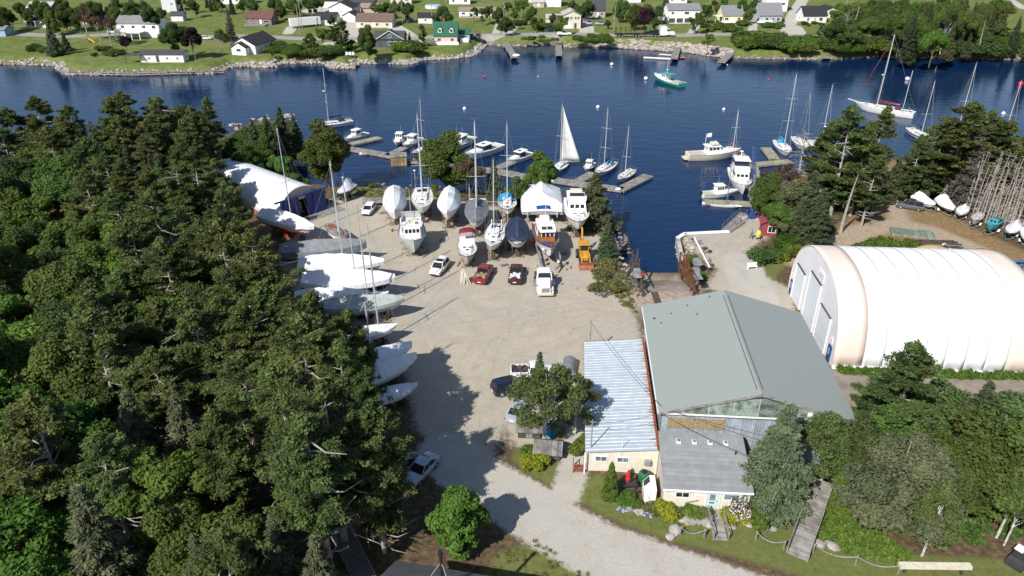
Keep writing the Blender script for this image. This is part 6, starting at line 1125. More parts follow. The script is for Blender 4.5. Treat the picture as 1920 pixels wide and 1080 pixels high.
for a in (((655,270),(712,257),2.3,'greenish planked finger float at the far left','planks_new'),((645,276),(690,283),2.2,'weathered float walkway left of the white dinghy'),((690,283),(738,292),2.2,'weathered float walkway between dinghy and wooden crib'),((728,291),(758,276),2.2,'grey finger float leading to the two wheelhouse boats'),((766,299),(850,311),2.2,'long weathered float walkway right of the wooden crib'),((850,311),(930,319),2.4,'float walkway behind the shore trees'),((930,316),(962,302),2.2,'short finger float at the sleek hardtop cruiser'),((930,319),(1000,333),2.4,'pale plank walkway below the sleek hardtop cruiser'),((1040,336),(1098,345),2.4,'pale plank walkway under the hoisted white sail'),((1086,338),(1112,323),2.2,'finger float between the open motorboat and blue-hooded sloop'),((1098,345),(1168,354),2.3,'plank walkway behind the shore spruce'),((1160,356),(1216,328),2.4,'outer end float hung with white fenders'),
 ((1321,377),(1410,381),2.0,'stub float between open motorboat and keelboat','planks_new'),((1410,308),(1482,301),2.2,'cross float running right from the pier end','planks_new'),((1453,298),(1436,276),2.3,'finger float beside the tall-masted sloop','planks_new'),((1408,310),(1380,281),2.2,'outer finger float behind the large trawler yacht','planks_new')): dockf(*a)
t,L=dockf((1423,392),(1410,312),2.6,'long tan plank pier leading out from the blue crane','planks_new',WATER,.5,1.5,'pier','pier',group='plank piers'); b=MB()
for i in range(6):
    for sd in (-1,1): b.cyl((-L/2+.6+i*(L-1)/5,sd*1.2,-2.5),(-L/2+.6+i*(L-1)/5,sd*1.2,1.7 if i%2 else 2.3),.13,.13,8)
b.build('piling','wood_grey',t)
x,y=g(748,307,WATER+.3); t=empty('wooden_crib',(x,y,WATER),R(10),'tan wooden box crib standing in the water at the float walkway','crib'); b=MB(); b.box((0,.8,.7),(3.4,3.0,2.6)); b.build('board_wall','crib_boards',t); b=MB(); b.box((0,.8,2.06),(3.7,3.3,.12)); b.build('deck','planks',t)
x,y=g(1159,359,WATER); t=empty('barrel_float',(x,y,WATER),0,'round white barrel float at the corner of the end dock','float'); b=MB(); b.ball((0,0,.25),.75,14,9,sz=(1,.9,.8)); b.build('barrel','foam_white',t,smooth=True); b=MB(); b.loft([[(math.cos(a)*.765,math.sin(a)*.69,z) for a in np.linspace(0,2*PI,15)[:-1]] for z in (.15,.32)],caps=False); b.build('strap','wood_grey',t)
for k in range(6):
    x,y=g(1186+k*5.6,348-k*3.1,WATER+.3); b=MB(); b.cyl((x-.25,y-.1,WATER+.35),(x+.25,y+.1,WATER+.35),.18,.18,8); tag(b.build('dock_fender','foam_white',fix=True),'white cylinder fender hanging on the outer end float','fender','fenders on the outer end float')
# wharf edge and the aluminium gangway
def wallrun(pts,h0,h1,w,m,label,name='wharf_wall',capm=None):
    b=MB(); c=MB()
    for (a,q) in zip(pts[:-1],pts[1:]):
        L=math.dist(a,q); rz=head(a,q); cx,cy=(a[0]+q[0])/2,(a[1]+q[1])/2; b.box((cx,cy,(h0+h1)/2),(L+w*.2,w,h1-h0),rz); c.box((cx,cy,h1+.08),(L+w*.3,w+.15,.2),rz)
    t=empty(name,(0,0,0),0,label,'wharf'); b.build('wall',m,t); c.build('capping',capm or m,t); return t
wallrun([g(1271,447,.1),g(1284,439,.1),g(1366,435,.1)],-3,.12,.6,'concrete','pale concrete wharf wall facing the basin','wharf_wall','white_paint'); wallrun([g(1366,435,.1),g(1420,398,.1)],-3,.05,.5,'wood_dark','dark timber wharf face below the blue crane','timber_wharf','wood_grey'); wallrun([g(1271,447,.1),g(1277,475,.1),g(1290,500,.1)],-3,.1,.5,'ledge','grey stone side wall of the wharf by the slipway','wharf_side_wall')
p,q=g(1373,431,.0),g(1407,397,.2); t=empty('gangway',((p[0]+q[0])/2-.9,(p[1]+q[1])/2+.7,-.4),head(p,q),'grey aluminium gangway lying along the wharf edge','gangway'); L=math.dist(p,q); b=MB(); b.box((0,0,0),(L,1.5,.1)); b.build('deck','planks',t); b=MB()
for sd in (-1,1):
    b.tube([(-L/2,sd*.7,.9),(L/2,sd*.7,.9)],.04,4)
    for k in range(8): b.cyl((-L/2+k*L/7,sd*.7,0),(-L/2+k*L/7,sd*.7,.9),.03,.03,4)
b.build('handrail','galv',t)
# blue lattice crane
x,y=g(1409,411); t=empty('jib_crane',(x,y,0),R(8),'tall dark blue lattice boom crane on a concrete pad at the pier','crane'); b=MB(); b.box((0,0,.1),(3.6,2.6,.2)); b.build('concrete_pad','concrete',t); b=MB(); b.cyl((0,0,.2),(0,0,3.6),.35,.28,10); b.box((0,0,.9),(1.1,1.1,1.2),taper=.5); b.build('column','sign_blue',t); b=MB(); top_=Vector((.4,4.2,12.0)); c4=[Vector((sx*.4,sy*.4,3.4)) for sx,sy in ((-1,-1),(1,-1),(1,1),(-1,1))]; e4=[top_+Vector((sx*.12,sy*.12,0)) for sx,sy in ((-1,-1),(1,-1),(1,1),(-1,1))]
for i in range(4):
    b.cyl(c4[i],e4[i],.06,.05,5)
    for k in range(11): b.cyl(c4[i].lerp(e4[i],k/11),c4[(i+1)%4].lerp(e4[(i+1)%4],(k+1)/11),.03,.03,4)
b.build('lattice_boom','sign_blue',t); b=MB(); b.cyl((.4,4.2,12),(.5,4.6,4.5),.015,.015,4); b.box((.5,4.6,4.3),(.25,.25,.4)); b.build('hook','steel',t)
x,y=g(1421,409); t=empty('life_ring_stand',(x,y,0),0,'orange life ring on a white post beside the blue crane','life ring'); b=MB(); b.cyl((0,0,0),(0,0,1.3),.05,.05,6); b.build('post','white_paint',t); b=MB(); b.tube([(math.cos(a)*.38,-.1,1.1+math.sin(a)*.38) for a in np.linspace(0,2*PI,13)],.09,6); b.build('ring','orange',t)
# spar on trestles
p,q=g(1302,446,.9),g(1330,500,.9); t=empty('stored_mast',((p[0]+q[0])/2,(p[1]+q[1])/2,.9),head(p,q),'long white mast lying on trestles across the wharf','mast'); L=math.dist(p,q); b=MB(); b.loft([[(x,math.cos(a)*.16,math.sin(a)*.2) for a in np.linspace(0,2*PI,9)[:-1]] for x in (-L/2,L/2)]); b.build('spar','white_paint',t,smooth=True); b=MB(); b.tube([(L/2-.8,-.5,-.1),(L/2-.3,.6,-.1)],.06,4); b.tube([(L/2-.2,-.4,.1),(L/2-.1,.5,-.3)],.05,4); b.build('spreader','galv',t)
for k,(px,py) in enumerate(((1308,460),(1318,478),(1328,494))):
    x,y=g(px,py); b=MB()
    for sd in (-1,1): b.tube([(-.7,sd*.35,0),(-.55,0,.72)],.05,4); b.tube([(.7,sd*.35,0),(.55,0,.72)],.05,4)
    b.box((0,0,.72),(1.6,.12,.12)); tag(b.build('trestle','wood_grey',loc=(x,y,0),rz=.5+.3*k),'grey trestle holding the white mast on the wharf','trestle','trestles under the white mast')
for k,(px,py) in enumerate(((1300,451),(1321,468),(1330,474),(1334,500))):
    x,y=g(px,py); b=MB(); b.box((0,0,.35),(.8,.5,.06)); [b.cyl((sx*.35,sy*.2,0),(sx*.35,sy*.2,.35),.04,.04,4) for sx in (-1,1) for sy in (-1,1)]; tag(b.build('work_stand','wood_dark',loc=(x,y,0),rz=.4*k),'small dark work stand beside the white mast','stand','work stands on the wharf')
# people
def person(loc,rz,label,shirt,pants='cloth_dark',stride=.3):
    t=empty('person',loc,rz,label,'person'); me=bpy.data.meshes.new('body'); V=[(0,0,.95),(0,0,1.15),(0,0,1.38),(0,0,1.5),(.02,0,1.62),(.03,0,1.72),(0,.17,1.42),(stride*.2,.24,1.15),(stride*.75,.22,.95),(stride*1.0,.22,.88),(0,-.17,1.42),(-stride*.3,-.24,1.15),(-stride*.2,-.23,.92),(-.0,-.23,.84),(0,.09,.9),(stride*.6,.1,.5),(stride*.8,.1,.08),(stride*.8+.16,.1,.04),(0,-.09,.9),(-stride*.3,-.1,.48),(-stride*1.1,-.1,.1),(-stride*1.1+.15,-.1,.04)]
    E=[(0,1),(1,2),(2,3),(3,4),(4,5),(2,6),(6,7),(7,8),(8,9),(2,10),(10,11),(11,12),(12,13),(0,14),(14,15),(15,16),(16,17),(0,18),(18,19),(19,20),(20,21)]
    rad=[.15,.15,.16,.06,.095,.085,.075,.05,.035,.03,.075,.05,.035,.03,.095,.065,.045,.035,.095,.065,.045,.035]; me.from_pydata(V,E,[]); o=bpy.data.objects.new('body',me); col.objects.link(o); sk=o.modifiers.new('skin','SKIN'); 
    for i,r_ in enumerate(rad): me.skin_vertices[0].data[i].radius=(r_,r_*(1.35 if i in(1,2) else 1))
    me.skin_vertices[0].data[0].use_root=True; o.modifiers.new('sub','SUBSURF').levels=1; o.modifiers['sub'].render_levels=1
    m2=bpy.data.meshes.new_from_object(o.evaluated_get(bpy.context.evaluated_depsgraph_get())); bpy.data.objects.remove(o); m2.materials.clear()
    for k in ('skin',shirt,pants): m2.materials.append(M[k])
    for f in m2.polygons:
        c=f.center; f.material_index=2 if c.z<.93 and abs(c.y)<.2 else (1 if c.z<1.5 and c.z>.93 and not(c.z<1.12 and abs(c.y)>.19) else 0)
    m2.shade_smooth(); link(m2,'body',t); b=MB(); b.ball((.0,0,1.7),.105,10,7,sz=(1,.9,.85)); b.build('hair','hair',t,smooth=True); return t
for kk in (SHP,): pass
person((*g(1408,448),0),R(110),'person in a teal shirt and dark trousers walking across the wharf','cloth_teal')
x,y=g(1421,449); t=empty('yellow_stand',(x,y,0),0,'upright yellow covered stand beside the red booth','stand'); b=MB(); b.loft([[(math.cos(a)*r_,math.sin(a)*r_*.8,z) for a in np.linspace(0,2*PI,11)[:-1]] for r_,z in ((.34,.45),(.42,.8),(.38,1.4),(.12,1.65))]); b.build('cover','cloth_yellow',t,smooth=True); b=MB(); [b.cyl((sx*.3,sy*.25,0),(sx*.2,sy*.2,.6),.04,.04,5) for sx in (-1,1) for sy in (-1,1)]; b.build('leg','black',t)
x,y=g(1426,456); t=empty('bicycle',(x,y,0),R(35),'bicycle leaning by the red booth','bicycle')
for sx in (-.5,.5): b=MB(); b.tube([(sx+math.cos(a)*.33,0,.34+math.sin(a)*.33) for a in np.linspace(0,2*PI,13)],.022,4); b.build('wheel','tyre',t)
b=MB(); b.tube([(-.5,0,.34),(-.15,0,.85),(.4,0,.85),(.5,0,.34)],.02,4); b.tube([(-.15,0,.85),(0,0,.34),(.4,0,.85)],.02,4); b.tube([(.38,-.25,.98),(.38,.25,.98)],.02,4); b.box((-.17,0,.92),(.25,.12,.05)); b.build('frame','cloth_dark',t)
x,y=g(1410,504); t=empty('garden_bench',(x,y,0),R(10),'small white bench on the grass below the shrubs','bench'); b=MB(); b.box((0,0,.45),(1.6,.45,.06)); b.build('seat','white_paint',t); b=MB(); b.box((0,.25,.75),(1.6,.06,.45)); b.build('backrest','white_paint',t)
for sx in (-1,1): b=MB(); b.box((sx*.7,0,.22),(.08,.4,.44)); b.build('leg','white_paint',t)
# slipway and cradle
p=g(1238,535,-.6); t=empty('slipway_cradle',(p[0],p[1],-1.0),R(3),'rusty marine railway cradle with two tall side frames on the slipway','slipway cradle'); M['slip_planks']=striped('slip_planks',(.26,.17,.125),(.08,.05,.04),1,.4,.9,.3,bump=.2,width=.05); b=MB(); b.loft([[(-3.2,-4.6,.7),(3.2,-4.6,.7),(3.2,-4.6,.95),(-3.2,-4.6,.95)],[(-2.7,2.6,-.25),(2.9,2.6,-.25),(2.9,2.6,0.0),(-2.7,2.6,0)]]); b.build('deck','slip_planks',t); b=MB()
for sx in (-1,1): b.tube([(sx*2.4,-5.5,.55),(sx*2.4,9,-1.5)],.12,4)
b.tube([(0.0,-5.5,.98),(0.1,3,-.05)],.05,4); b.build('rail','rust',t)
for sx in (-1,1):
    rs=np.random.RandomState(20+sx); b=MB(); X_=sx*3.7
    for k in range(7):
        y=-4.5+k*1.35; zt=5.2+rs.uniform(-.8,.9)-abs(k-4)*.35; b.tube([(X_,y,-.9-.05*k),(X_+rs.uniform(-.15,.15),y,zt)],.13,4); b.tube([(X_+sx*1.3,y+.2,.1),(X_,y,zt*.75)],.09,4)
        if k: b.tube([(X_,y-1.35,1),(X_,y,3.2)],.07,4)
    b.tube([(X_,-4.8,2.6),(X_,4,2.2)],.11,4); b.tube([(X_,-4.8,4.2),(X_,4,3.9)],.09,4); b.build('side_frame','rust' if sx>0 else 'wood_dark',t); b=MB(); b.box((X_+sx*.6,-2.6 if sx<0 else -3.5,3.6),(1.1,1.8,.12)); b.box((X_+sx*.6,-2.4,4.0),(.9,.9,.7)); b.build('work_platform','galv',t); b=MB(); b.ball((X_+.2,-3.2 if sx<0 else 2.0,3.9),.28,8,6); b.build('marker','buoy_red',t)
p=g(1240,560); t=empty('slip_apron',(p[0],p[1],0),R(0),'cracked pinkish concrete apron at the head of the slipway','apron'); b=MB(); b.box((0,0,-.05),(8.6,4.2,.2)); b.box((-5.0,-.3,-.06),(1.1,4.4,.16),.2); b.build('slab','concrete_pink',t); b=MB(); b.box((-.7,.2,.055),(1.0,3.6,.02)); b.build('stain','wood_dark',t)
x,y=g(1304,512); t=empty('winch_box',(x,y,0),R(5),'grey winch housing on legs right of the slipway','winch'); b=MB(); b.box((0,0,1.9),(1.1,1.3,.8)); b.build('housing','galv',t,bevel=.05); b=MB(); [b.cyl((sx*.45,sy*.5,0),(sx*.45,sy*.5,1.6),.06,.06,5) for sx in (-1,1) for sy in (-1,1)]; b.build('leg','rust',t)
# odds and ends in the yard
def pile(px,py,n,L,rz,m,label,name,cat,sp=.25,seed=1,hh=.16,tip=None):
    x,y=g(px,py); rs=np.random.RandomState(seed); b=MB()
    for i in range(n): b.box((rs.uniform(-.4,.4),(i%6-2.5)*sp+rs.normal()*.08,.1+.17*(i//6)),(L*rs.uniform(.6,1.05),.16,hh),rs.normal()*.14)
    return tag(b.build(name,m,loc=(x,y,0),rz=rz),label,cat)
pile(1132,549,14,2.9,R(48),'wood_grey','heap of grey weathered timbers at the yard edge by the slipway','timber_pile','timber pile',.34,3); pile(1762,459,12,7,R(-6),'wood_dark','long dark heap of pipes and beams beside the dirt track','scrap_pile','scrap pile',.4,5)
x,y=g(1709,440); t=empty('stored_roof_panel',(x,y,0),R(-16),'mossy green corrugated panel float lying beside the dirt track','panel'); M['moss_panel']=striped('moss_panel',(.2,.26,.2),(.11,.15,.12),0,1,.9,.2,bump=.3,width=.2); b=MB(); b.box((0,0,.35),(6.6,2.6,.3)); b.build('sheet','moss_panel',t); b=MB(); b.box((0,-1.35,.2),(6.6,.12,.35)); b.box((3.3,0,.2),(.4,2.8,.35)); b.build('frame','wood_grey',t)
x,y=g(1748,473); rs=np.random.RandomState(1); b=MB(); b.loft([[(math.cos(a)*r_*(1+.12*math.sin(3*a)),math.sin(a)*r_*.7,z) for a in np.linspace(0,2*PI,19)[:-1]] for r_,z in ((3.2,-.05),(2.5,.45),(1.5,.9),(.4,1.1))]); tag(b.build('sand_heap','sand',loc=(x,y,0),smooth=True),'low ochre heap of sand behind the white dome','sand heap')
x,y=g(868,532); t=empty('pole_bundle',(x,y,0),0,'bundle of cream poles leaning together below the burgundy canopy cruiser','poles'); rs=np.random.RandomState(6); b=MB()
for i in range(9): a=rs.uniform(0,6.28); b.tube([(rs.uniform(-1.1,1.2),rs.uniform(-.5,.6),0),(rs.uniform(-.35,.35),.4+rs.uniform(-.1,.2),rs.uniform(1.6,2.3))],.07,5)
b.build('pole','deck_cream',t)
x,y=g(706,383); t=empty('flatbed_float',(x,y,0),R(8),'grey plank flat deck on low wheels behind the white SUV','trailer'); b=MB(); b.box((0,0,.75),(5.0,2.6,.14)); b.build('deck','planks',t)
for sx in (-1.5,1.6):
    for sd in (-1,1): wheel(t,sx,sd*1.2,.33,.22,sd)
b=MB(); b.box((0,0,.6),(4.8,1.6,.18)); b.build('chassis','rust',t)
x,y=g(590,470); t=empty('lumber_rack',(x,y,0),R(12),'rack of grey boards and steel in front of the slate grey tarpaulin','rack'); b=MB()
for k in range(8): b.box((-.5+.1*k,-.8+k*.25,.5+.1*(k%3)),(4.5-.2*k,.18,.12),.05*k)
b.build('board','wood_grey',t)
for sx in (-1.6,0,1.6): MB().box((sx,0,.25),(.15,2.4,.4)).build('bearer','wood_tan',t)
b=MB(); b=MB(); b.box((2.6,.2,.6),(1.2,1.6,1.1)); b.build('crate','concrete',t)
x,y=g(1066,695); t=empty('covered_trailer',(x,y,0),R(80),'small trailer with a rounded grey cover behind the birch','trailer'); b=MB(); b.loft([[(x_,math.cos(a)*.85,.55+math.sin(a)*.75) for a in np.linspace(0,PI,11)] for x_ in (-1.4,1.4)]); b.build('cover','wrap_grey',t,smooth=30); b=MB(); b.box((0,0,.5),(2.9,1.8,.2)); b.build('frame','deck_cream',t)
for sd in (-1,1): wheel(t,0,sd*.95,.3,.2,sd)
def small_roof(px,py,w,d,h,rh,rz,label,name,cat,wall='wood_dark',roof='shake'):
    x,y=g(px,py); t=empty(name,(x,y,0),rz,label,cat); gable_body(w,d,h,rh,'x').build('wall',wall,t); gable_roof(w,d,h,rh,'x',.25,.1).build('roof',roof,t); b=MB(); b.box((0,-.03,h*.45),(.7,.06,h*.8)); b.build('door','wood_grey',t)
M['shake']=striped('shake',(.25,.235,.225),(.12,.11,.105),0,4.5,.95,.3,bump=.3,width=.12)
small_roof(992,822,2.4,2.2,1.0,.7,R(-4),'little shed with a weathered shake roof under the birch','bin_shed','shed'); small_roof(1026,862,2.5,2.0,.9,.7,R(-8),'low wooden box with a grey shake roof on the grass wedge','bin_box','bin box')
x,y=g(1029,815); t=empty('portable_toilet',(x,y,0),R(-6),'bright blue portable toilet with a white top under the birch','portable toilet'); M['loo']=mat('loo',(.02,.3,.55),.5,.1); b=MB(); b.box((0,0,1.05),(1.15,1.15,2.1)); b.build('cabin','loo',t,bevel=.04); b=MB(); b.loft([[(x_*k,y_*k,z) for x_,y_ in ((-.6,-.6),(.6,-.6),(.6,.6),(-.6,.6))] for k,z in ((1,2.1),(.9,2.25),(.5,2.4))]); b.build('roof','white_paint',t); b=MB(); b.box((0,-.6,1.0),(.75,.06,1.8)); b.build('door','loo',t)
# rope fence, ramps and boulders along the road
posts=[(1275,1003),(1320,1008),(1417,1012),(1469,1030),(1524,1036),(1604,1058),(1684,1075)]; pp=[g(*q) for q in posts]
for k,(x,y) in enumerate(pp): b=MB(); b.cyl((0,0,-.2),(0,0,1.0),.1,.09,8); b.cyl((0,0,1.0),(0,0,1.06),.09,.03,8); tag(b.build('fence_post','wood_grey',loc=(x,y,0)),'short grey fence post of the rope fence along the road','fence post','posts of the rope fence')
for k,(i,j) in enumerate(((0,1),(2,3),(4,5),(5,6))):
    a,q=pp[i],pp[j]; b=MB(); b.tube([(a[0]+(q[0]-a[0])*f,a[1]+(q[1]-a[1])*f,.9-.55*math.sin(f*PI)) for f in np.linspace(0,1,9)],.045,5); tag(b.build('fence_rope','galv'),'thick drooping rope slung between fence posts by the road','rope','ropes of the rope fence')
def ramp(a,q,w,label,z0=.08,z1=.35,name='boardwalk',us=(0,1)):
    p0,p1=g(*a),g(*q,z1); L=math.dist(p0,p1); rz=head(p0,p1); t=empty(name,(p0[0],p0[1],0),rz,label,'boardwalk'); b=MB(); b.loft([[(0,-w/2,z0-.1),(0,w/2,z0-.1),(0,w/2,z0),(0,-w/2,z0)],[(L,-w/2,z1-.1),(L,w/2,z1-.1),(L,w/2,z1),(L,-w/2,z1)]]); b.build('deck','planks',t)
    for sd in (-1,1):
        b=MB(); l0,l1=L*us[0],L*us[1]; zz=lambda x:z0+(z1-z0)*x/L; n=max(2,int((l1-l0)/1.3))
        for k in range(n+1): x=l0+(l1-l0)*k/n; b.box((x,sd*(w/2+.04),zz(x)+.45),(.09,.09,1.0))
        for hh in (.5,.92): b.tube([(l0,sd*(w/2+.04),zz(l0)+hh),(l1,sd*(w/2+.04),zz(l1)+hh)],.05,4)
        b.build('handrail','wood_grey',t)
ramp((1351,1014),(1340,962),1.25,'short grey wooden ramp with rails leading to the office door'); ramp((1494,1046),(1546,902),1.7,'long grey boardwalk with rails climbing beside the blue spruce',.1,1.3,us=(0,.55))
def boulder(px,py,r,label,seed,m='stone',group=None):
    x,y=g(px,py); rs=np.random.RandomState(seed); b=MB(); b.ball((0,0,r*.3),r,9,6,sz=(1.2,.9,.65)); b.v=[(a+rs.normal()*r*.09,c+rs.normal()*r*.09,d+rs.normal()*r*.07) for a,c,d in b.v]; o=b.build('boulder',m,loc=(x,y,0),rz=rs.rand()*6,smooth=50); tag(o,label,'boulder',group)
boulder(1266,996,.62,'large pale boulder at the road edge, upper of two',1,'ledge'); boulder(1258,1008,.42,'smaller pale boulder at the road edge, lower of two',2,'ledge')
for k,(px,py) in enumerate(((1278,976),(1288,978),(1300,977),(1311,980),(1322,979),(1330,985),(1372,988),(1405,985),(1430,990),(1450,994),(1536,1022),(1560,1026),(1180,955),(1200,960))): boulder(px,py,.38+.1*(k%3),'mossy grey edging stone of the office flower bed',k+5,'stone','edging stones of the flower bed')
b=MB(); rs=np.random.RandomState(4); x,y=g(1190,961)
for k in range(16): b.ball((rs.uniform(-1.6,1.6),rs.uniform(-.25,.25),.05),.14,6,5,sz=(1.2,1,.5))
o=b.build('blue_pebbles',mat('blue_pebbles',(.4,.47,.65),.6,.3,5,c2=(.1,.16,.35)),loc=(x,y,0),rz=-.25); tag(o,'strip of blue and white painted stones in the grass','painted stones',kind='stuff')
# house roof at the bottom edge with its stove pipe and dish
c0=W(752,1052,5.2); t=empty('cottage',(c0[0],c0[1],0),R(-11.5),'dark grey shingled roof of a house at the bottom edge of the photo','house'); b=MB(); b.box((5.0,-4.5,2.6),(10,8,5.4)); b.build('wall','wall_cream',t); b=MB(); M['slate_roof']=striped('slate_roof',(.12,.12,.125),(.07,.07,.075),1,2.5,.9,.15,bump=.2,width=.15)
b.loft([[(x,.0,5.0),(x,-4.5,7.6),(x,-9,5.0),(x,-9,5.2),(x,-4.5,7.8),(x,.0,5.2)] for x in (-.4,10.4)]); b.build('roof','slate_roof',t); p=W(853,1078,8.5); 
b=MB(); zl=W(855,1036,11); b.cyl((4.3,-3.0,6.6),(4.3,-3.0,10.2),.13,.12,10); b.cyl((4.3,-3.0,10.2),(4.3,-3.0,10.5),.2,.16,10); b.build('stove_pipe','black',t); b=MB()
for dx in (-1.2,1.2): b.tube([(4.3,-3.0,9.4),(4.3+dx,-4.2,7.7)],.025,4)
b.build('pipe_stay','steel',t)
# sign board and covered grill at the bottom right corner
x,y=g(1748,1075); t=empty('road_sign',(x,y,0),R(-1),'low wide pale board sign on posts at the bottom edge','sign'); b=MB(); b.box((0,0,.9),(6.0,.5,.35)); b.build('board','deck_cream',t); b=MB(); [b.box((sx,0,.4),(.2,.2,.9)) for sx in (-2.4,2.4)]; b.build('post','wood_dark',t)
x,y=g(1908,1056); t=empty('covered_grill',(x,y,0),R(35),'black covered grill with a pale lid at the right edge of the grass','grill'); b=MB(); b.loft([[(sx*k,sy*k*.7,z) for sx,sy in ((-1,-1),(1,-1),(1,1),(-1,1))] for k,z in ((.95,0),(1,.6),(.8,1.05),(.3,1.15))]); b.build('cover','plastic_dark',t,smooth=35); b=MB(); b.box((.4,.3,1.25),(.9,.7,.06)); b.build('lid','white_paint',t)
# service poles and overhead cables
def pole(loc,h,label,lean=0,lamp=False,arm=True,r=.16,group='utility poles'):
    t=empty('utility_pole',loc,0,label,'utility pole',group); b=MB(); b.cyl((0,0,-.5),(lean,0,h),r,r*.7,8); b.build('post','pole_wood',t)
    if arm: b=MB(); b.box((lean*.95,0,h-.9),(2.2,.12,.14)); [b.cyl((lean*.95+q,0,h-.85),(lean*.95+q,0,h-.6),.05,.04,6) for q in (-.95,-.4,.4,.95)]; b.build('crossarm','wood_grey',t)
    if lamp: b=MB(); b.cyl((lean*.85+.3,0,h-2.2),(lean*.85+.3,0,h-1.3),.24,.24,10); b.build('transformer','galv',t)
    return t
x,y=g(1104,668); pole((x,y,0),5.2,'pair of short poles with a lamp at the back corner of the metal roof',0,False,False,.13)
def cable(a,q,sag,label,r=.022):
    b=MB(); b.tube([(a[0]+(q[0]-a[0])*f,a[1]+(q[1]-a[1])*f,a[2]+(q[2]-a[2])*f-sag*4*f*(1-f)) for f in np.linspace(0,1,11)],r,4); tag(b.build('overhead_cable','plastic_dark'),label,'cable','overhead service cables')
cable((x,y,5.0),(14.6,58.4,6.6),.5,'thin service cable crossing the metal roof to the shed corner'); cable((8.0,56.6,5.9),(14.5,58.2,5.8),.3,'thin cable from the service mast to the shed corner')
cable((14.6,58.0,6.0),(23.5,49.8,6.5),.4,'dark cable crossing the office roof, nearer the eave'); cable((15.5,58.2,6.2),(30,50.5,7.5),.4,'dark cable crossing the office roof toward the spruce')
# spar rack under the pines
x,y=g(650,1030); t=empty('spar_rack',(x,y,0),R(120),'rack of stored masts and spars in the deep shade of the bottom left pines','spar rack'); b=MB(); rs=np.random.RandomState(9)
for i in range(9): b.tube([(-5+rs.uniform(-.6,.6),-.9+.22*i,1.2),(5+rs.uniform(-1,1),-.9+.22*i,1.15)],.08,6)
b.build('spar','spar_dark',t); [MB().box((sx,0,.6),(.15,2.4,1.1)).build('bearer','wood_dark',t) for sx in (-3.5,0,3.5)]  # spars use the darker metal: pine shade put into their colour
x,y=g(700,915); t=empty('dish_rack',(x,y,0),R(20),'small metal rack on the ground in the pine shade','rack'); b=MB(); [b.box((-.7+.2*i,0,.5),(.04,.9,1.0)) for i in range(8)]; b.box((0,0,.98),(1.5,.95,.06)); b.build('grate','galv',t)
x,y=g(1513,572); t=empty('hand_cart',(x,y,0),R(20),'small two-wheeled hand cart on the concrete by the dome doors','cart'); b=MB(); b.box((0,0,.5),(1.3,.9,.06)); b.tube([(.6,0,.5),(1.4,0,.8)],.04,4); b.build('tray','wood_grey',t); [wheel(t,0,sd*.55,.28,.1,sd) for sd in (-1,1)]
x,y=g(1908,500); t=empty('blue_trailer',(x,y,0),R(-12),'blue steel boat trailer frame beyond the right end of the dome','trailer'); b=MB(); [b.box((0,sd*.8,.6),(6,.2,.25)) for sd in (-1,1)]; [b.box((q,0,.6),(.2,1.8,.2)) for q in (-2.8,-1,1,2.8)]; b.box((-2.6,0,1.2),(.3,.3,1.2)); b.build('frame',mat('blue_steel',(.05,.17,.36),.5,.15),t); [wheel(t,.5,sd*1.05,.36,.22,sd) for sd in (-1,1)]

for px,py,z,lab in ((1003,441,1.9,'red buoy hanging beside the navy covered yacht, upper of two'),(997,453,1.6,'red buoy hanging beside the navy covered yacht, lower of two')):
    p=W(px,py,z); t=empty('hanging_buoy',p,0,lab,'buoy'); b=MB(); b.ball((0,0,0),.3,10,7); b.build('float','buoy_red',t,smooth=True); b=MB(); b.cyl((0,0,.28),(0,0,.9),.02,.02,4); b.build('line','wire',t)
rs=np.random.RandomState(31)
for px,py in ((805,470),(860,500),(905,500),(948,500),(985,505),(760,440),(830,450),(870,440),(1060,480),(1040,520),(1065,505),(740,430),(780,480),(720,400)):
    x,y=g(px+rs.uniform(-4,4),py+rs.uniform(-4,4)); b=MB()
    for k in range(rs.randint(2,4)): b.box((rs.uniform(-.5,.5),rs.uniform(-.3,.3),.08+.12*k),(rs.uniform(.6,1.5),.18,.13),rs.uniform(-.6,.6))
    tag(b.build('timber_offcut','wood_grey' if rs.rand()<.6 else 'wood_tan',loc=(x,y,0),rz=rs.uniform(0,3)),'small scatter of timber offcuts between the hauled-out boats','timber offcuts','timber offcuts on the yard')
# ------------------------------------------------------------------ far shore: rocks, docks, houses, traffic
def rocks(name,line,n,w,r0,r1,m,label,z0=WATER,z1=.6,seed=3,cat='rocks'):
    rs=np.random.RandomState(seed); b=MB(); seg=[math.dist(a,q) for a,q in zip(line[:-1],line[1:])]; tot=sum(seg)
    for i in range(n):
        d=rs.rand()*tot; k=0
        while d>seg[k] and k<len(seg)-1: d-=seg[k]; k+=1
        a,q=line[k],line[k+1]; f=d/seg[k]; nx_,ny_=-(q[1]-a[1])/seg[k],(q[0]-a[0])/seg[k]; o=rs.rand(); x=a[0]+(q[0]-a[0])*f+nx_*w*(o-.25); y=a[1]+(q[1]-a[1])*f+ny_*w*(o-.25); r=rs.uniform(r0,r1); dd=max(0,min(1,(w*(o-.25)+.2)/(4.6 if y>205 else 1.9))); dd=dd*dd*(3-2*dd); z=-1.5+(z1+1.5)*dd+r*.25
        v0=len(b.v); b.ball((x,y,z),r,6,4,sz=(1.2,.9,.75))
        for j in range(v0,len(b.v)): p=b.v[j]; b.v[j]=(p[0]+rs.normal()*r*.16,p[1]+rs.normal()*r*.16,p[2]+rs.normal()*r*.12)
    o=b.build(name,m); o['kind']='stuff'; tag(o,label,cat); return o
FS=far_shore
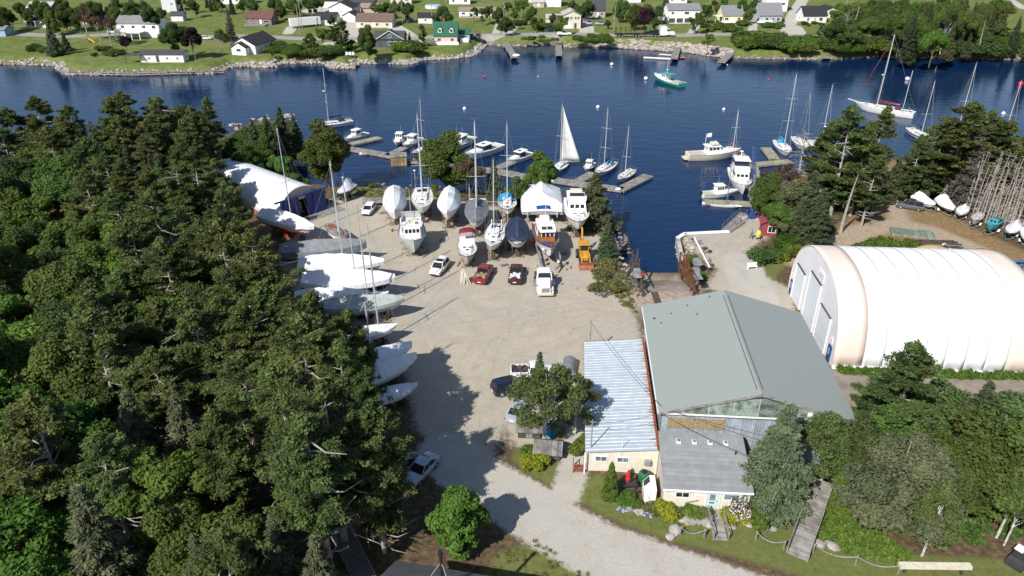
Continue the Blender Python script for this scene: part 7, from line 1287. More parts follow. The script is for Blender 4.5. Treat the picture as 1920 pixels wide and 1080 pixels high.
def fline(x0,x1):
    pts=[(-900,96),(-300,104),(0,118),(60,119),(104,121),(118,133),(122,138),(250,138),(400,135),(422,128),(440,122),(512,124),(530,116),(608,116),(624,125),(664,126),(670,116),(770,118),(790,110),(850,108),(880,104),(897,95),(911,81),(945,84),(980,84),(1045,81),(1062,86),(1120,85),(1180,88),(1290,95),(1370,107),(1430,107),(1500,108),(1560,109),(1650,104),(1750,106),(1860,109),(1920,109),(2100,110)]
    ps=[q for q in pts if x0<=q[0]<=x1]; return [g(x,y-.5,-.9) for x,y in ps]
rocks('shore_rocks',fline(-350,110),220,3.6,.35,.9,'stone','band of pale riprap rocks on the far shore, far left',seed=1); rocks('shore_rocks',fline(100,440),270,3,.3,.7,'stone','riprap rocks behind the wooden stakes on the far left shore',seed=2); rocks('shore_rocks',fline(430,680),300,2.8,.4,.9,'stone_pink','boulder bank below the dark blue house on the far shore',seed=4)
rocks('shore_rocks',fline(665,915),400,2.4,.35,.75,'stone','stone bank curving below the green roofed house',z1=.8,seed=5); rocks('shore_rocks',fline(905,1130),150,3,.3,.7,'stone','scattered rocks between the two middle far docks',seed=6); rocks('shore_rocks',fline(1115,1380),700,5.0,.45,1.0,'stone_pink','big pale riprap slope below the far road',z1=.8,seed=7); rocks('shore_rocks',fline(1365,2100),330,2.4,.25,.6,'stone','low rocky margin under the far right bushes',z1=.1,seed=8)
rocks('ledge_rocks',[g(*q,-1) for q in ((448,247),(462,240),(490,232),(520,229),(552,230))],40,3,.3,.75,'stone','pale bedrock ledge on the wooded point left of the moored sloop',z1=.3,seed=9)
rocks('bank_rocks',[g(*q,-1) for q in ((640,352),(740,358),(860,358),(960,372),(1075,385),(1120,400),(1150,425),(1160,460),(1166,486))],260,2.0,.15,.4,'bankstone','rocks and rubble along the yard bank above the basin',z1=-.2,seed=10); rocks('bank_rocks',[g(*q,-.3) for q in ((1135,470),(1160,500),(1175,530),(1190,555))],70,2,.15,.4,'stone_pink','rubble strip between the yard and the slipway',z0=-.3,z1=.1,seed=11)
rocks('bank_rocks',[g(*q,-1) for q in ((1272,455),(1285,495),(1300,510))],60,2.0,.2,.5,'stone','weedy rubble below the wharf side wall',z1=.1,seed=12)
for k in range(26):
    px=118+k*12.2+3*math.sin(k*2.1); py=137 if px<400 else 133; x,y=g(px,py,-1); h_=2.0+.9*abs(math.sin(k*1.7)); b=MB(); b.cyl((0,0,-1.5),(.1*math.sin(k),.05,h_-1),.16,.12,6); tag(b.build('wharf_stake','wood_grey',loc=(x,y-.6,-1)),'grey weathered stake of the ruined crib wharf on the far left shore','stake','stakes of the ruined wharf')
b=MB(); l=[g(x,y,-1.0) for x,y in ((115,137),(250,140),(420,135))]
for a,q in zip(l[:-1],l[1:]): b.tube([(a[0],a[1],-1.15),(q[0],q[1],-1.15)],.22,5); b.tube([(a[0],a[1]+.8,-.7),(q[0],q[1]+.8,-.75)],.18,5)
tag(b.build('wharf_log','wood_grey'),'long grey logs of the ruined crib wharf at the far left waterline','logs')
# docks of the far shore
def fdock(a,q,w,label,z=.35,group='small docks of the far shore',m='planks'):
    t,L=dockf(a,q,w,label,m,WATER,.4,1.0+z,'dock','dock',group=group); b=MB()
    for sx in (-.4,0,.4):
        for sd in (-1,1): b.cyl((L*sx,sd*w*.5,-2),(L*sx,sd*w*.5,1.9+z),.13,.11,6)
    b.build('piling','wood_grey',t)
fdock((945,74),(966,108),2.4,'grey dock slanting out with a white tarp at its end'); fdock((1047,68),(1048,104),2.3,'straight grey dock below the white pickup on the far shore'); fdock((1275,74),(1264,110),2.4,'grey ramp dock joining the white float on the far shore'); fdock((1379,92),(1352,117),2.6,'grey dock with a lower landing right of the far riprap'); fdock((1540,98),(1550,109),3.0,'short pale plank dock under the far right bushes',0.0)
dockf((1207,107),(1262,110),1.8,'long white floating dock on the far shore','white_paint',WATER,.4,.5); dockf((1236,101),(1262,103),1.0,'thin white float behind the long white dock','white_paint',WATER,.4,.5); skiff(W(1275,110),R(5),'small crimson boat beside the far ramp dock',4,1.5,'buoy_red','buoy_red','rowing_boat')
x,y=g(968,106,-.5); b=MB(); b.ball((0,0,0),1.2,9,6,sz=(1.2,.8,.5)); tag(b.build('tarp_bundle','wrap_white',loc=(x,y,-.1),smooth=True),'white tarp bundle on the end of the slanting far dock','tarp')
# houses. ridge 'x' runs along the facade
wn2=((-.3,.52,1.2,1.1),(.28,.52,1.6,1.1)); wn3=((-.34,.52,1.2,1.1),(.08,.52,1.1,1.1),(.36,.52,1.3,1.1))
t=house(P(76,52),13,9,2.8,1.9,'x','wall_white','roof_dark','white bungalow with a dark roof and front porch on the far left shore',R(-6),wins=((-.36,.5,1.6,1.2),(.1,.5,1.6,1.2),(.36,.5,2.0,1.2)),doors=((-.12,),)); b=MB(); b.box((-3.2,-1.1,2.75),(6.2,2.4,.18)); [b.box((q,-2.1,1.4),(.16,.16,2.7)) for q in (-6.1,-4.2,-2.2,-.3)]; b.build('porch','trim_white',t)
house(P(75,28),11,8,3.0,2.0,'x','wall_dark','roof_pale','dark walled house with a pale roof behind the white bungalow',R(-5),wins=wn2); house(P(176,46),9,6,2.6,1.5,'x','wall_white','roof_grey','small white house glimpsed behind the thin brown pines',wins=wn3,doors=())
t=house(P(262,70),17,9,5.2,2.2,'x','wall_white','roof_grey','long grey roofed house with a white deck behind the dark round maple',R(-4),wins=((-.35,.75,1.4,1.2),(-.1,.75,1.4,1.2),(.15,.75,1.4,1.2),(.38,.75,1.4,1.2))); b=MB(); b.box((-1.5,-3.0,2.5),(10,5,.25)); [b.box((q,-5.4,1.2),(.25,.25,2.6)) for q in (-6.3,-3.2,0,3.2)]; b.box((-1.5,-5.45,3.1),(10,.08,.9)); b.box((-6.5,-3,3.1),(.08,5,.9)); b.build('deck','trim_white',t)
t=house(P(305,117),14.5,4.5,2.7,.9,'x','wall_white','roof_dark','long low white boathouse by the water on the far left shore',wins=((-.3,.5,.8,.8),(.12,.5,.8,.8),(.36,.5,.8,.8)),doors=((-.1,'wall_dark'),)); b=MB(); b.box((-9.0,-.5,2.6),(5.5,2.6,.15)); [b.box((q,-1.6,1.0),(.15,.15,3.2)) for q in (-11.5,-6.5)]; b.build('canopy','roof_dark',t)
t=house(P(458,101),9.5,14,3.0,2.6,'y','wall_white','roof_black','white gable-fronted house with a black roof at the far left shore',R(-14),wins=((-.38,.45,1.0,1.0),),doors=()); b=gable_body(5.6,2.6,2.6,1.6,'y'); b.v=[(x-.3,y-2.6,z) for x,y,z in b.v]; a_=b.build('entrance_wing','wall_white',t); b=gable_roof(5.6,2.6,2.6,1.6,'y'); b.v=[(x-.3,y-2.6,z) for x,y,z in b.v]; b.build('wing_roof','roof_black',a_); window(a_,-.3,-2.6,1.7,1.8,1.0)
t=house(P(486,47),11,8,2.7,2.3,'x','wall_brown','roof_red','brown house with a dark red roof and brick chimney',R(-5),wins=((-.32,.55,1.2,1.1),(-.1,.55,1.0,1.1),(.3,.55,2.4,1.1)),doors=((.08,),),chim=(-.05,0)); b=MB(); b.box((-.6,-1.9,.25),(9,3.4,.5)); b.build('deck','wood_grey',t)
house(P(612,48),8.5,7,2.6,2.2,'x','wall_white','roof_black','white cottage with a black roof right of the parked box trailer',wins=wn2); house(P(640,33),10.5,9,4,2.4,'y','wall_white','roof_black','white black-roofed house behind the small white garage',R(-8),wins=((0,.5,1.2,1.2),)); house(P(655,41),5.6,7,2.5,1.5,'y','wall_white','roof_black','small white garage with a wide door on the far shore',R(-10),wins=(),doors=(),cat='garage',name='garage'); house(P(678,22),12,9,4,2.2,'x','wall_slate','roof_dark','blue-grey house behind the white garage at the top edge',wins=wn2)
house(P(702,52),15,9,2.6,2.4,'x','wall_cream','roof_brown','cream bungalow with a broad brown roof behind the dark blue house',R(-3),wins=wn3); house(P(702,26),12,6,2.6,1.5,'x','wall_tan','roof_rose','tan shed with a rose brown roof behind the cream bungalow',wins=(),doors=(),cat='shed',name='shed')
t=house(P(730,89),10.5,8,3.0,2.2,'x','wall_slate','roof_dark','dark blue house with white trim and a front gable on the far shore',R(-2),wins=((.02,.5,1.3,1.4),(.22,.5,1.3,1.4),(.42,.5,1.3,1.4)),doors=((-.3,'wall_dark'),)); b=gable_body(9.0,1.2,3.0,2.6,'y'); b.v=[(x+.4,y-.35,z) for x,y,z in b.v]; 
b=MB(); b.loft([[(x,y,z) for x,z in ((-4.2,3.0),(5,3.0),(.4,5.7))] for y in (-.2,3.5)]); a_=b.build('front_gable','wall_slate',t); b=MB(); b.loft([[(x,y,z) for x,z in ((-4.9,2.75),(.4,5.85),(5.7,2.75),(5.7,2.95),(.4,6.1),(-4.9,2.95))] for y in (-.5,3.7)]); b.build('gable_roof','roof_dark',a_); window(a_,.4,-.2,4.0,1.2,1.2); b=MB(); b.tube([(-4.9,-.52,2.85),(.4,-.52,5.97),(5.7,-.52,2.85)],.14,4); b.build('barge_board','trim_white',a_)
t=house(P(836,82),8.6,8,3.0,4.2,'x','wall_pink','roof_green','cream pink house with a steep green roof and two dormers',wins=((-.28,.5,1.3,1.2),(.28,.5,1.3,1.2)),doors=(),chim=(-.1,0),dorm=2); b=MB(); b.box((-.3,-2.2,.5),(10.5,.15,1.1)); b.box((-5.5,-.8,.9),(.15,2.8,1.4)); b.box((-.3,-1.1,.15),(10.4,2.2,.25)); b.build('deck','trim_white',t)
t=house(P(868,76),5.2,4.5,2.5,1.3,'x','wall_blue','roof_green','small pale blue annexe with a green roof beside the dormer house',wins=((0,.5,1.0,1.2),(.3,.5,.8,1.2)),doors=()); b=MB(); b.box((.8,-2.4,.6),(3.2,2.6,1.3)); b.build('porch','trim_white',t)
house(P(798,44),6.2,5,2.5,1.4,'x','wall_white','roof_black','small white outbuilding with a black roof beside the black van',wins=((0,.55,1.0,.9),),doors=(),cat='shed',name='shed'); t=house(P(895,33),16,5.5,2.9,1.0,'x','wall_white','roof_rose','long white mobile home with a faded pink roof on the hillside',wins=((-.38,.6,1.5,1.0),(-.2,.6,.7,1.0),(-.05,.6,1.5,1.0),(.15,.6,1.7,1.1)),doors=(),name='mobile_home'); b=MB(); b.box((0,-.12,.35),(15.8,.15,.8)); b.build('skirting','concrete',t)
house(P(752,8),10,7,4,2,'x','wall_cream','roof_pale','cream house at the top edge above the white outbuilding',wins=wn2); house(P(862,8),10,7,3,2,'x','wall_white','roof_grey','white house at the top edge above the mobile home',wins=wn2); t=empty('swimming_pool',P(812,15),0,'round white swimming pool with turquoise water at the top edge','pool'); b=MB(); b.cyl((0,0,0),(0,0,1.3),3.6,3.6,20); b.build('wall','trim_white',t); b=MB(); b.cyl((0,0,1.3),(0,0,1.33),3.4,3.4,20); b.build('pool_water',mat('pool_water',(.1,.5,.55),.1,.05),t)
t=house(P(1072,54),7.2,9,5.3,1.6,'y','wall_cream','roof_pale','two-storey cream house with a low pale gable above the far road',R(2),wins=((-.22,.8,.9,1.2),(-.05,.8,.9,1.2),(.2,.8,.9,1.2),(.36,.8,.9,1.2)),doors=((.2,'wall_dark'),)); b=MB(); b.box((-1.3,-.05,1.2),(2.6,.08,2.2)); b.build('garage_door','trim_white',t)
house(P(1041,47),7.5,6,2.7,1.2,'x','wall_cream','roof_pale','low cream wing left of the two-storey cream house',wins=((-.2,.5,1.6,1.2),(.3,.5,.9,.9)),doors=(),name='cottage'); house(P(1118,33),7.8,8,3.2,5.2,'x','wall_rosegrey','roof_dark','rose grey house with a very tall dark roof',wins=((-.25,.5,1.2,1.3),(.3,.5,1.1,1.3)),doors=((.08,),)); house(P(1090,32),5.2,5,2.6,1.3,'x','wall_rosegrey','roof_black','low grey wing with a black roof left of the tall roofed house',wins=((0,.5,.9,1.1),),doors=((.32,),),name='cottage'); house(P(1034,13),9,8,6,2,'y','wall_white','roof_grey','tall white house at the top edge above the cream houses',wins=((-.25,.75,1.0,1.2),(.25,.75,1.0,1.2))); house(P(995,5),9,7,3,2,'x','wall_pink','roof_red','pinkish house at the top edge among trees',wins=wn2)
t=house(P(1281,44),13.5,9,5.4,2.0,'x','wall_white','roof_grey','large white two-storey house with an arched ground floor and side deck',R(2),wins=((-.36,.78,1.2,1.0),(.08,.78,2.0,1.1),(.38,.78,1.0,.8)),doors=()); 
for q in (-.37,-.12,.13,.37): b=MB(); b.box((q*13.5,-.04,1.25),(2.6,.1,1.7)); b.build('arch_opening','wall_dark',t)
b=MB(); b.box((-9.2,2.2,2.7),(5,5,.25)); b.box((-9.2,-.3,3.3),(5,.1,1.0)); [b.box((q,-.2,1.3),(.2,.2,2.7)) for q in (-11.6,-9.2,-7)]; b.build('deck','trim_white',t)
t=house(P(1373,42),8.8,8,2.9,3.4,'x','wall_yellow','roof_grey','pale yellow cottage with a grey roof and brick chimney',R(3),wins=((-.3,.5,1.6,1.2),(.3,.5,1.4,1.2)),doors=((0,),),chim=(0,.5)); b=MB(); b.box((-6.0,1,2.6),(3.4,3.6,.2)); [b.box((q,-.7,1.3),(.15,.15,2.6)) for q in (-7.6,-6,-4.5)]; b.box((-.4,-1.1,.4),(9.5,1.6,.6)); b.build('porch','trim_white',t)
t=house(P(1444,44),9.5,9,3.4,4.2,'x','wall_grey','roof_grey','grey shingled house with a tall grey roof and white trimmed windows',R(3),wins=((-.18,.5,1.4,1.6),(.1,.5,.9,1.6),(.34,.5,1.3,1.6)),doors=()); b=MB(); b.box((-3.0,-1.4,.8),(6.0,2.6,.35)); b.box((-3.0,-2.6,1.3),(6,.1,.8)); b.build('deck','trim_white',t); house(P(1455,22),10,6,6.5,2.2,'x','wall_white','roof_grey','white rear block behind the tall grey roofed house',R(3),wins=wn2,doors=())
t=house(P(1527,43),10,8,3.0,3.2,'x','wall_white','roof_black','white house with a steep black roof at the bend of the gravel drive',R(3),wins=((-.3,.5,1.0,1.3),(0,.55,.6,1.1),(.25,.5,1.5,1.5)),doors=()); house(P(1560,33),8.5,8,2.8,1.6,'y','wall_white','roof_black','low white wing with a black roof right of the steep roofed house',R(8),wins=((.2,.55,1.0,.8),),doors=((-.1,),),name='cottage')
house(P(-3,69),6,6,2.6,1.2,'x','wall_blue','roof_grey','pale blue building cut by the left edge of the photo',wins=()); house(P(319,23),6,6,6,1.8,'y','wall_white','roof_rose','narrow tall white house among the trees at the top left',R(12),wins=((.2,.6,.8,1),)); house(P(440,8),16,7,3.5,1.4,'x','wall_white','roof_dark','long white building at the top edge behind trees',wins=wn3); house(P(333,40),5,4,2.5,1.2,'x','wall_white','roof_dark','small white shed behind the copper beech',wins=(),cat='shed',name='shed'); house(P(1190,5),6,6,3,1.5,'x','wall_white','roof_grey','white house corner at the top edge right of the tall roof',wins=()); house(P(620,14),7,6,3,1.5,'x','wall_white','roof_black','white shed with a black roof at the top edge beside the gravel lot',wins=(),cat='shed',name='shed')
house(P(1010,14),5,4,2.4,1.2,'x','wall_tan','roof_pale','small tan shed among hillside bushes at the top edge',wins=(),cat='shed',name='shed'); house(P(1270,8),9,7,4,2,'x','wall_white','roof_brown','brown roofed house behind the large white house',wins=wn2); x,y,z=P(792,87); t=empty('round_shed',(x,y,z),0,'rounded pale yellow shed beside the green roofed house','shed'); b=MB(); b.loft([[(1.5*math.cos(a),yy,.3+2.6*math.sin(a)**.9 if 0<a<PI else 0) for a in np.linspace(0,PI,11)] for yy in (0,3)]); b.build('shell','wall_yellow',t); b=MB(); b.box((0,-.04,1.0),(.9,.06,1.9)); b.build('door','trim_white',t)
# play slide, lawn chairs, trailer
x,y,z=P(164,80); t=empty('play_slide',(x,y,z),R(-25),'wooden climbing frame with a bright yellow slide on the far lawn','slide'); b=MB(); [b.box((sx*.9,sy*.9,1.4),(.15,.15,2.8)) for sx in (-1,1) for sy in (-1,1)]; b.box((0,0,1.7),(2,2,.12)); b.build('frame','wood_tan',t); b=MB(); b.slab([(.9,-.4,1.8),(.9,.4,1.8),(4.2,.4,.2),(4.2,-.4,.2)],.1); b.build('slide','yellow',t)
for k in range(3): x,y,z=P(650+6*k,105); b=MB(); b.box((0,0,.45),(.8,.8,.12)); b.box((0,.4,.85),(.8,.12,.9),0); tag(b.build('lawn_chair','trim_white',loc=(x,y,z)),'white lawn chair in a row of three on the stone point','chair','lawn chairs on the stone point')
x,y,z=P(573,51); t=empty('box_trailer',(x,y,z),R(28),'white semi trailer box parked beside the far road','trailer'); b=MB(); b.box((0,0,2.4),(12.5,2.6,2.8)); b.build('body','wall_white',t); b=MB(); b.box((.5,0,.9),(11,1.4,.3)); [b.box((-2.5,sd*.6,.5),(.2,.2,1.0)) for sd in (-1,1)]; b.build('chassis','black',t); [wheel(t,q,sd*1.25,.5,.5,sd) for q in (4,5.2) for sd in (-1,1)]; b=MB(); b.box((-6.27,-.2,2.3),(.04,1.6,.3)); b.build('door_marking','wall_grey',t)
for px,py,rz,lab,pt,kd in ((386,74,R(5),'white sedan parked on the far left lawn','car_white','sedan'),(213,62,R(8),'white and blue car by the road near the copper shrub','car_white','hatch'),(770,42,R(3),'black van parked beside the white outbuilding','car_black','van'),(884,70,R(80),'blue car parked beside the green roofed annexe','car_blue','hatch'),(897,71,R(85),'black car next to the blue car by the annexe','car_black','suv'),(1032,59,R(3),'dark blue SUV parked below the low cream wing','car_navy','suv'),(1058,66,R(1),'white pickup on the far road above the straight dock','car_white','pickup'),(1128,47,R(4)+PI,'silver pickup on the grass right of the cream house','car_silver','pickup'),(1100,40,R(-60),'dark grey SUV on the drive below the tall roofed house','car_grey','suv'),(937,34,R(10),'dark car beside the pink roofed mobile home','car_navy','hatch'),(629,74,R(10),'red car behind the pines by the far road','car_red','hatch')): car(P(px,py),rz,lab,pt,kd)
x,y,z=P(1206,69); t=empty('log_truck',(x,y,z),R(1),'white tractor with an empty black log trailer on the far road','truck'); b=MB(); b.loft([[(9.8+q,-yy,z0),(9.8+q,-yy,zt),(9.8+q,yy,zt),(9.8+q,yy,z0)] for q,yy,zt,z0 in ((0,.9,2.1,.8),(2.2,.75,1.9,.7),(2.5,.6,1.6,.7))]); b.build('hood','car_white',t); b=MB(); b.box((7.6,0,2.3),(2.6,2.4,3.2)); b.box((9.3,0,2.0),(1.2,2.3,2.2)); c_=b.build('cab','car_white',t); b=MB(); b.box((9.35,0,2.6),(1.0,2.36,.7)); b.build('window','glass',c_); b=MB(); b.box((-2.5,0,1.1),(17.5,1.6,.45)); b.box((6,0,.95),(8,1.0,.3)); b.build('trailer_bed','black',t)
for k in range(9): b=MB(); [b.box((-10.8+k*1.9,sd*1.15,2.5),(.14,.14,2.6)) for sd in (-1,1)]; b.box((-10.8+k*1.9,0,1.3),(.2,2.4,.15)); b.build('stake','rust_red' if k==5 else 'black',t)
[wheel(t,q,sd*1.2,.5,.4,sd) for q in (-9.5,-8.3,-3,-1.8,4.6,5.8,11) for sd in (-1,1)]
for px,py,h_,ln,lab,lp in ((134,59,11,-.6,'utility pole beside the white bungalow',False),(350,38,10,-.3,'utility pole left of the brown house',False),(563,62,11,-.3,'short utility pole in front of the box trailer',False),(567,56,13,-.3,'tall utility pole crossing the box trailer',False),(755,44,12,0,'utility pole with a transformer above the dark blue house',True),(945,58,11,0,'utility pole with a transformer right of the mobile home',True),(1150,56,11,.5,'utility pole beside the log truck trailer',False),(1326,40,11,.5,'utility pole left of the yellow cottage',False),(1578,42,13,.9,'leaning utility pole right of the white wing',True),(1594,69,11,1.2,'leaning pole at the head of the dirt path',False),(811,50,9,0,'thin pole behind the green roofed house',False),(835,6,8,0,'thin pole at the top edge',False)): pole(P(px,py),h_,lab,ln,lp,False)
for px,py,h_,lab in ((368,118,3.2,'grey fence post pair right of the white boathouse'),): pole(P(px,py),h_,lab,0,False,False,.1)
# ------------------------------------------------------------------ trees of the far shore
def ftrees(items):
    for px,py,key,h_,lab in items: plant(key,top(px,py,h_),h_,lab,group=None,wide=.85)
ftrees(((88,42,'spruceBlue',11,'big blue-green spruce on the far left shore'),(116,58,'spruceBlue',7,'smaller blue-green spruce right of the big one'),(150,10,'thin',13,'thin brown pine by the road left of the slide'),(172,14,'thin',13,'second thin brown pine behind the yellow slide'),(195,24,'thin',12,'slender bare-stemmed tree right of the thin pines'),(230,62,'purpleA',7,'small dark purple tree left of the white deck'),(318,36,'darkA',13,'dark round maple before the long grey roofed house'),(352,42,'purpleA',12,'copper beech beside the dark round maple'),(408,52,'birchA',9,'slim light tree in front of the white car'),(421,58,'goldA',4,'small bright yellow tree by the road'),(425,14,'spruceBrown',12,'grey-brown spruce left of the brown house'),(600,46,'limeB',9,'bright green tree on the shore left of the dark pines'),(578,60,'darkA',6,'dark shrubby tree left of the bright green tree'),(622,30,'pineS',12,'bare-trunked pine before the white cottage'),(640,40,'pineS',11,'second bare-trunked pine by the far road'),(686,48,'mapleB',11,'leafy green tree left of the dark blue house'),(738,2,'willowA',9,'large shaggy tree above the cream bungalow'),(790,46,'pineS',8,'small dark pine left of the green roofed house'),(767,60,'spruceC',4,'tiny dark spruce by the dark blue house'),(828,8,'darkA',11,'large dark round tree behind the green roof'),(948,28,'darkA',8,'dark tree beside the transformer pole'),(1056,26,'mapleC',8,'grey-green round tree left of the cream houses'),(1140,36,'darkA',4,'dark rounded shrub tree before the tall roofed house'),(1212,6,'purpleA',12,'dark purple tree left of the large white house'),(1230,34,'darkA',5,'dark shrub beside the large white house'),(1330,58,'mapleC',7,'green tree on the riprap by the far road'),(1400,20,'mapleC',6,'round green tree right of the yellow cottage'),(1590,16,'twiggy',13,'bare grey twiggy tree right of the white wing'),(1540,48,'pineS',6,'small spreading pine in front of the steep black roof'),(1790,44,'spruceDrab',12,'tall drab spruce standing at the far waterline'),(1762,46,'limeB',13,'yellow-green tree left of the tall drab spruce'),(1840,30,'mapleB',12,'bright green tree behind the leaning dead trunk'),(1915,30,'spruceA',12,'dark spruce at the far right edge')))
o=plant('snagBig',top(1852,36,12),12,'leaning dead grey trunk with fan of bare roots at the far waterline',rz=1.2); o.rotation_euler=(R(-4),R(7),1.0); o.scale=(.5,.5,.9)
rr=random.Random(5)
def swath(x0,x1,y0,y1,n,keys,h0,h1,label,group,cat='tree',byt=True,wide=.8):
    if byt: n=int(n*.85)
    for i in range(n):
        px,py=x0+(x1-x0)*(i+rr.random())/n,rr.uniform(y0,y1); h_=rr.uniform(h0,h1); key=rr.choice(keys); plant(key,top(px,py,h_) if byt else P(px,py),h_,label,cat=cat,group=group,wide=wide)
gt='trees behind the far houses'
swath(-20,100,-6,22,11,('darkA','mapleA','mapleB'),7,11,'bushy dark tree behind the bungalow at the top left',gt); swath(100,310,-8,12,16,('mapleA','mapleB','darkA','birchB'),9,13,'leafy tree in the grove along the top left edge',gt); swath(330,480,-14,2,13,('mapleA','mapleB','darkA','limeB','spruceA'),6,8.5,'tree crowded around the brown house at the top left',gt); swath(500,600,-14,6,11,('mapleA','mapleB','darkA','spruceB'),6.5,9,'tree in the grove above the box trailer',gt)
swath(880,1010,-8,14,10,('mapleA','mapleC','darkA'),6,9,'hillside tree above the mobile home',gt); swath(950,1060,10,34,9,('mapleC','darkA','mapleA'),4,7,'small hillside tree left of the cream houses',gt); swath(1068,1110,-8,10,5,('mapleA','darkA'),7,10,'tree behind the tall roofed house',gt); swath(1150,1260,-8,10,9,('mapleA','darkA','mapleB'),6,10,'tree behind the purple tree at the top edge',gt); swath(1305,1370,-6,22,9,('mapleA','mapleC','darkA'),5,9,'tree between the white and the yellow houses',gt); swath(1390,1430,-6,10,4,('mapleA','darkA'),6,9,'tree behind the grey shingled house',gt); swath(690,770,-8,6,6,('mapleA','willowA','darkA'),6,9,'tree at the top edge above the tan shed',gt)
gw='trees of the far right wood'
swath(1570,1640,-4,44,17,('mapleA','darkA','mapleC'),8,12,'broadleaf tree at the left end of the far right wood',gw,wide=1.0); swath(1640,1760,-10,46,44,('mapleA','mapleB','darkA','birchB'),8,13,'broadleaf tree in the middle of the far right wood',gw,wide=1.0); swath(1690,1900,-14,26,28,('spruceA','mapleA','mapleB','spruceDrab','birchB'),11,17,'spruce or maple at the back of the far right wood',gw); swath(1800,1890,36,62,12,('spruceC','darkA','mapleC','spruceA'),5,9,'low tree at the waterside end of the far right wood',gw); swath(1930,2300,-10,60,26,('spruceA','mapleA','darkA'),9,14,'tree of the wood beyond the right edge',gw); swath(-500,-30,-10,40,30,('mapleA','darkA','spruceA'),8,13,'tree beyond the left edge of the far shore',gt)
gb='bushes along the far waterfront'
swath(1385,1470,78,99,24,('bushA','bushB','bushD'),2.6,4.2,'waterside bush left of the bright green patch','bushes along the far waterfront','bush',False,1.2); swath(1465,1510,80,99,13,('bushC','bushC','bushA'),2.4,3.8,'bright green waterside bush below the grey house',gb,'bush',False,1.2); swath(1505,1545,80,99,9,('bushB','bushA'),2.2,3.4,'dark waterside bush left of the short plank dock',gb,'bush',False,1.2); swath(1555,1800,80,102,62,('bushB','bushA','bushD'),2.6,4.6,'waterside bush right of the short plank dock',gb,'bush',False,1.25); swath(1810,1935,80,105,30,('bushB','bushD','spruceC'),2.6,4.4,'waterside bush at the far right end',gb,'bush',False,1.25)
swath(1085,1145,72,82,10,('bushA','bushD','bushC'),1.8,2.6,'green bush by the far road left of the log truck','bushes along the far road','bush',False,1.3); swath(980,1045,72,80,10,('bushA','bushC'),.9,1.4,'low green bush on the bank between the middle docks','bushes along the far road','bush',False,1.3); swath(1318,1395,46,60,14,('bushA','bushD'),1.6,2.4,'hedge bush below the yellow cottage','bushes along the far road','bush',False,1.2); swath(1428,1470,46,56,7,('bushA','bushC'),1.4,2.0,'hedge bush below the grey shingled house','bushes along the far road','bush',False,1.2); swath(1508,1560,44,56,8,('bushA','bushB'),.9,1.5,'garden bush by the steep black roofed house','bushes along the far road','bush',False,1.1); swath(1555,1600,45,62,8,('bushD','bushB'),1.6,2.6,'bush at the foot of the twiggy bare tree','bushes along the far road','bush',False,1.1)
swath(505,660,88,108,24,('bushB','bushA','bushD','darkA'),2.0,3.6,'dark waterfront bush left of the dark blue house','bushes by the dark blue house','bush',False,1.2); swath(745,790,84,100,9,('bushC','bushB','bushD'),2.2,3.2,'bush between the dark blue and green roofed houses','bushes by the dark blue house','bush',False,1.2); swath(60,125,92,106,9,('bushB','bushD'),1.6,2.4,'low bush at the foot of the big far spruce','bushes by the far spruce','bush',False,1.2); swath(175,230,94,106,7,('bushB','bushA'),1.2,1.9,'clipped dark shrub on the far left lawn','shrubs on the far left lawn','bush',False,1.2); swath(1005,1050,50,58,5,('bushD','bushA'),2,3,'bush by the low cream wing','bushes along the far road','bush',False,1.1); swath(930,985,44,58,7,('bushA','bushB','bushD'),1.6,2.6,'bush beside the transformer pole','bushes along the far road','bush',False,1.1)
x,y,z=P(1196,43); o=plant('bushA',(x,y,z),2.2,'purple flowering lilac bush on the far lawn',cat='bush'); [setattr(c_,'data',c_.data.copy()) or c_.data.materials.__setitem__(0,M['flower_purple']) for c_ in kids[PROTO['bushA'].name][:0]]
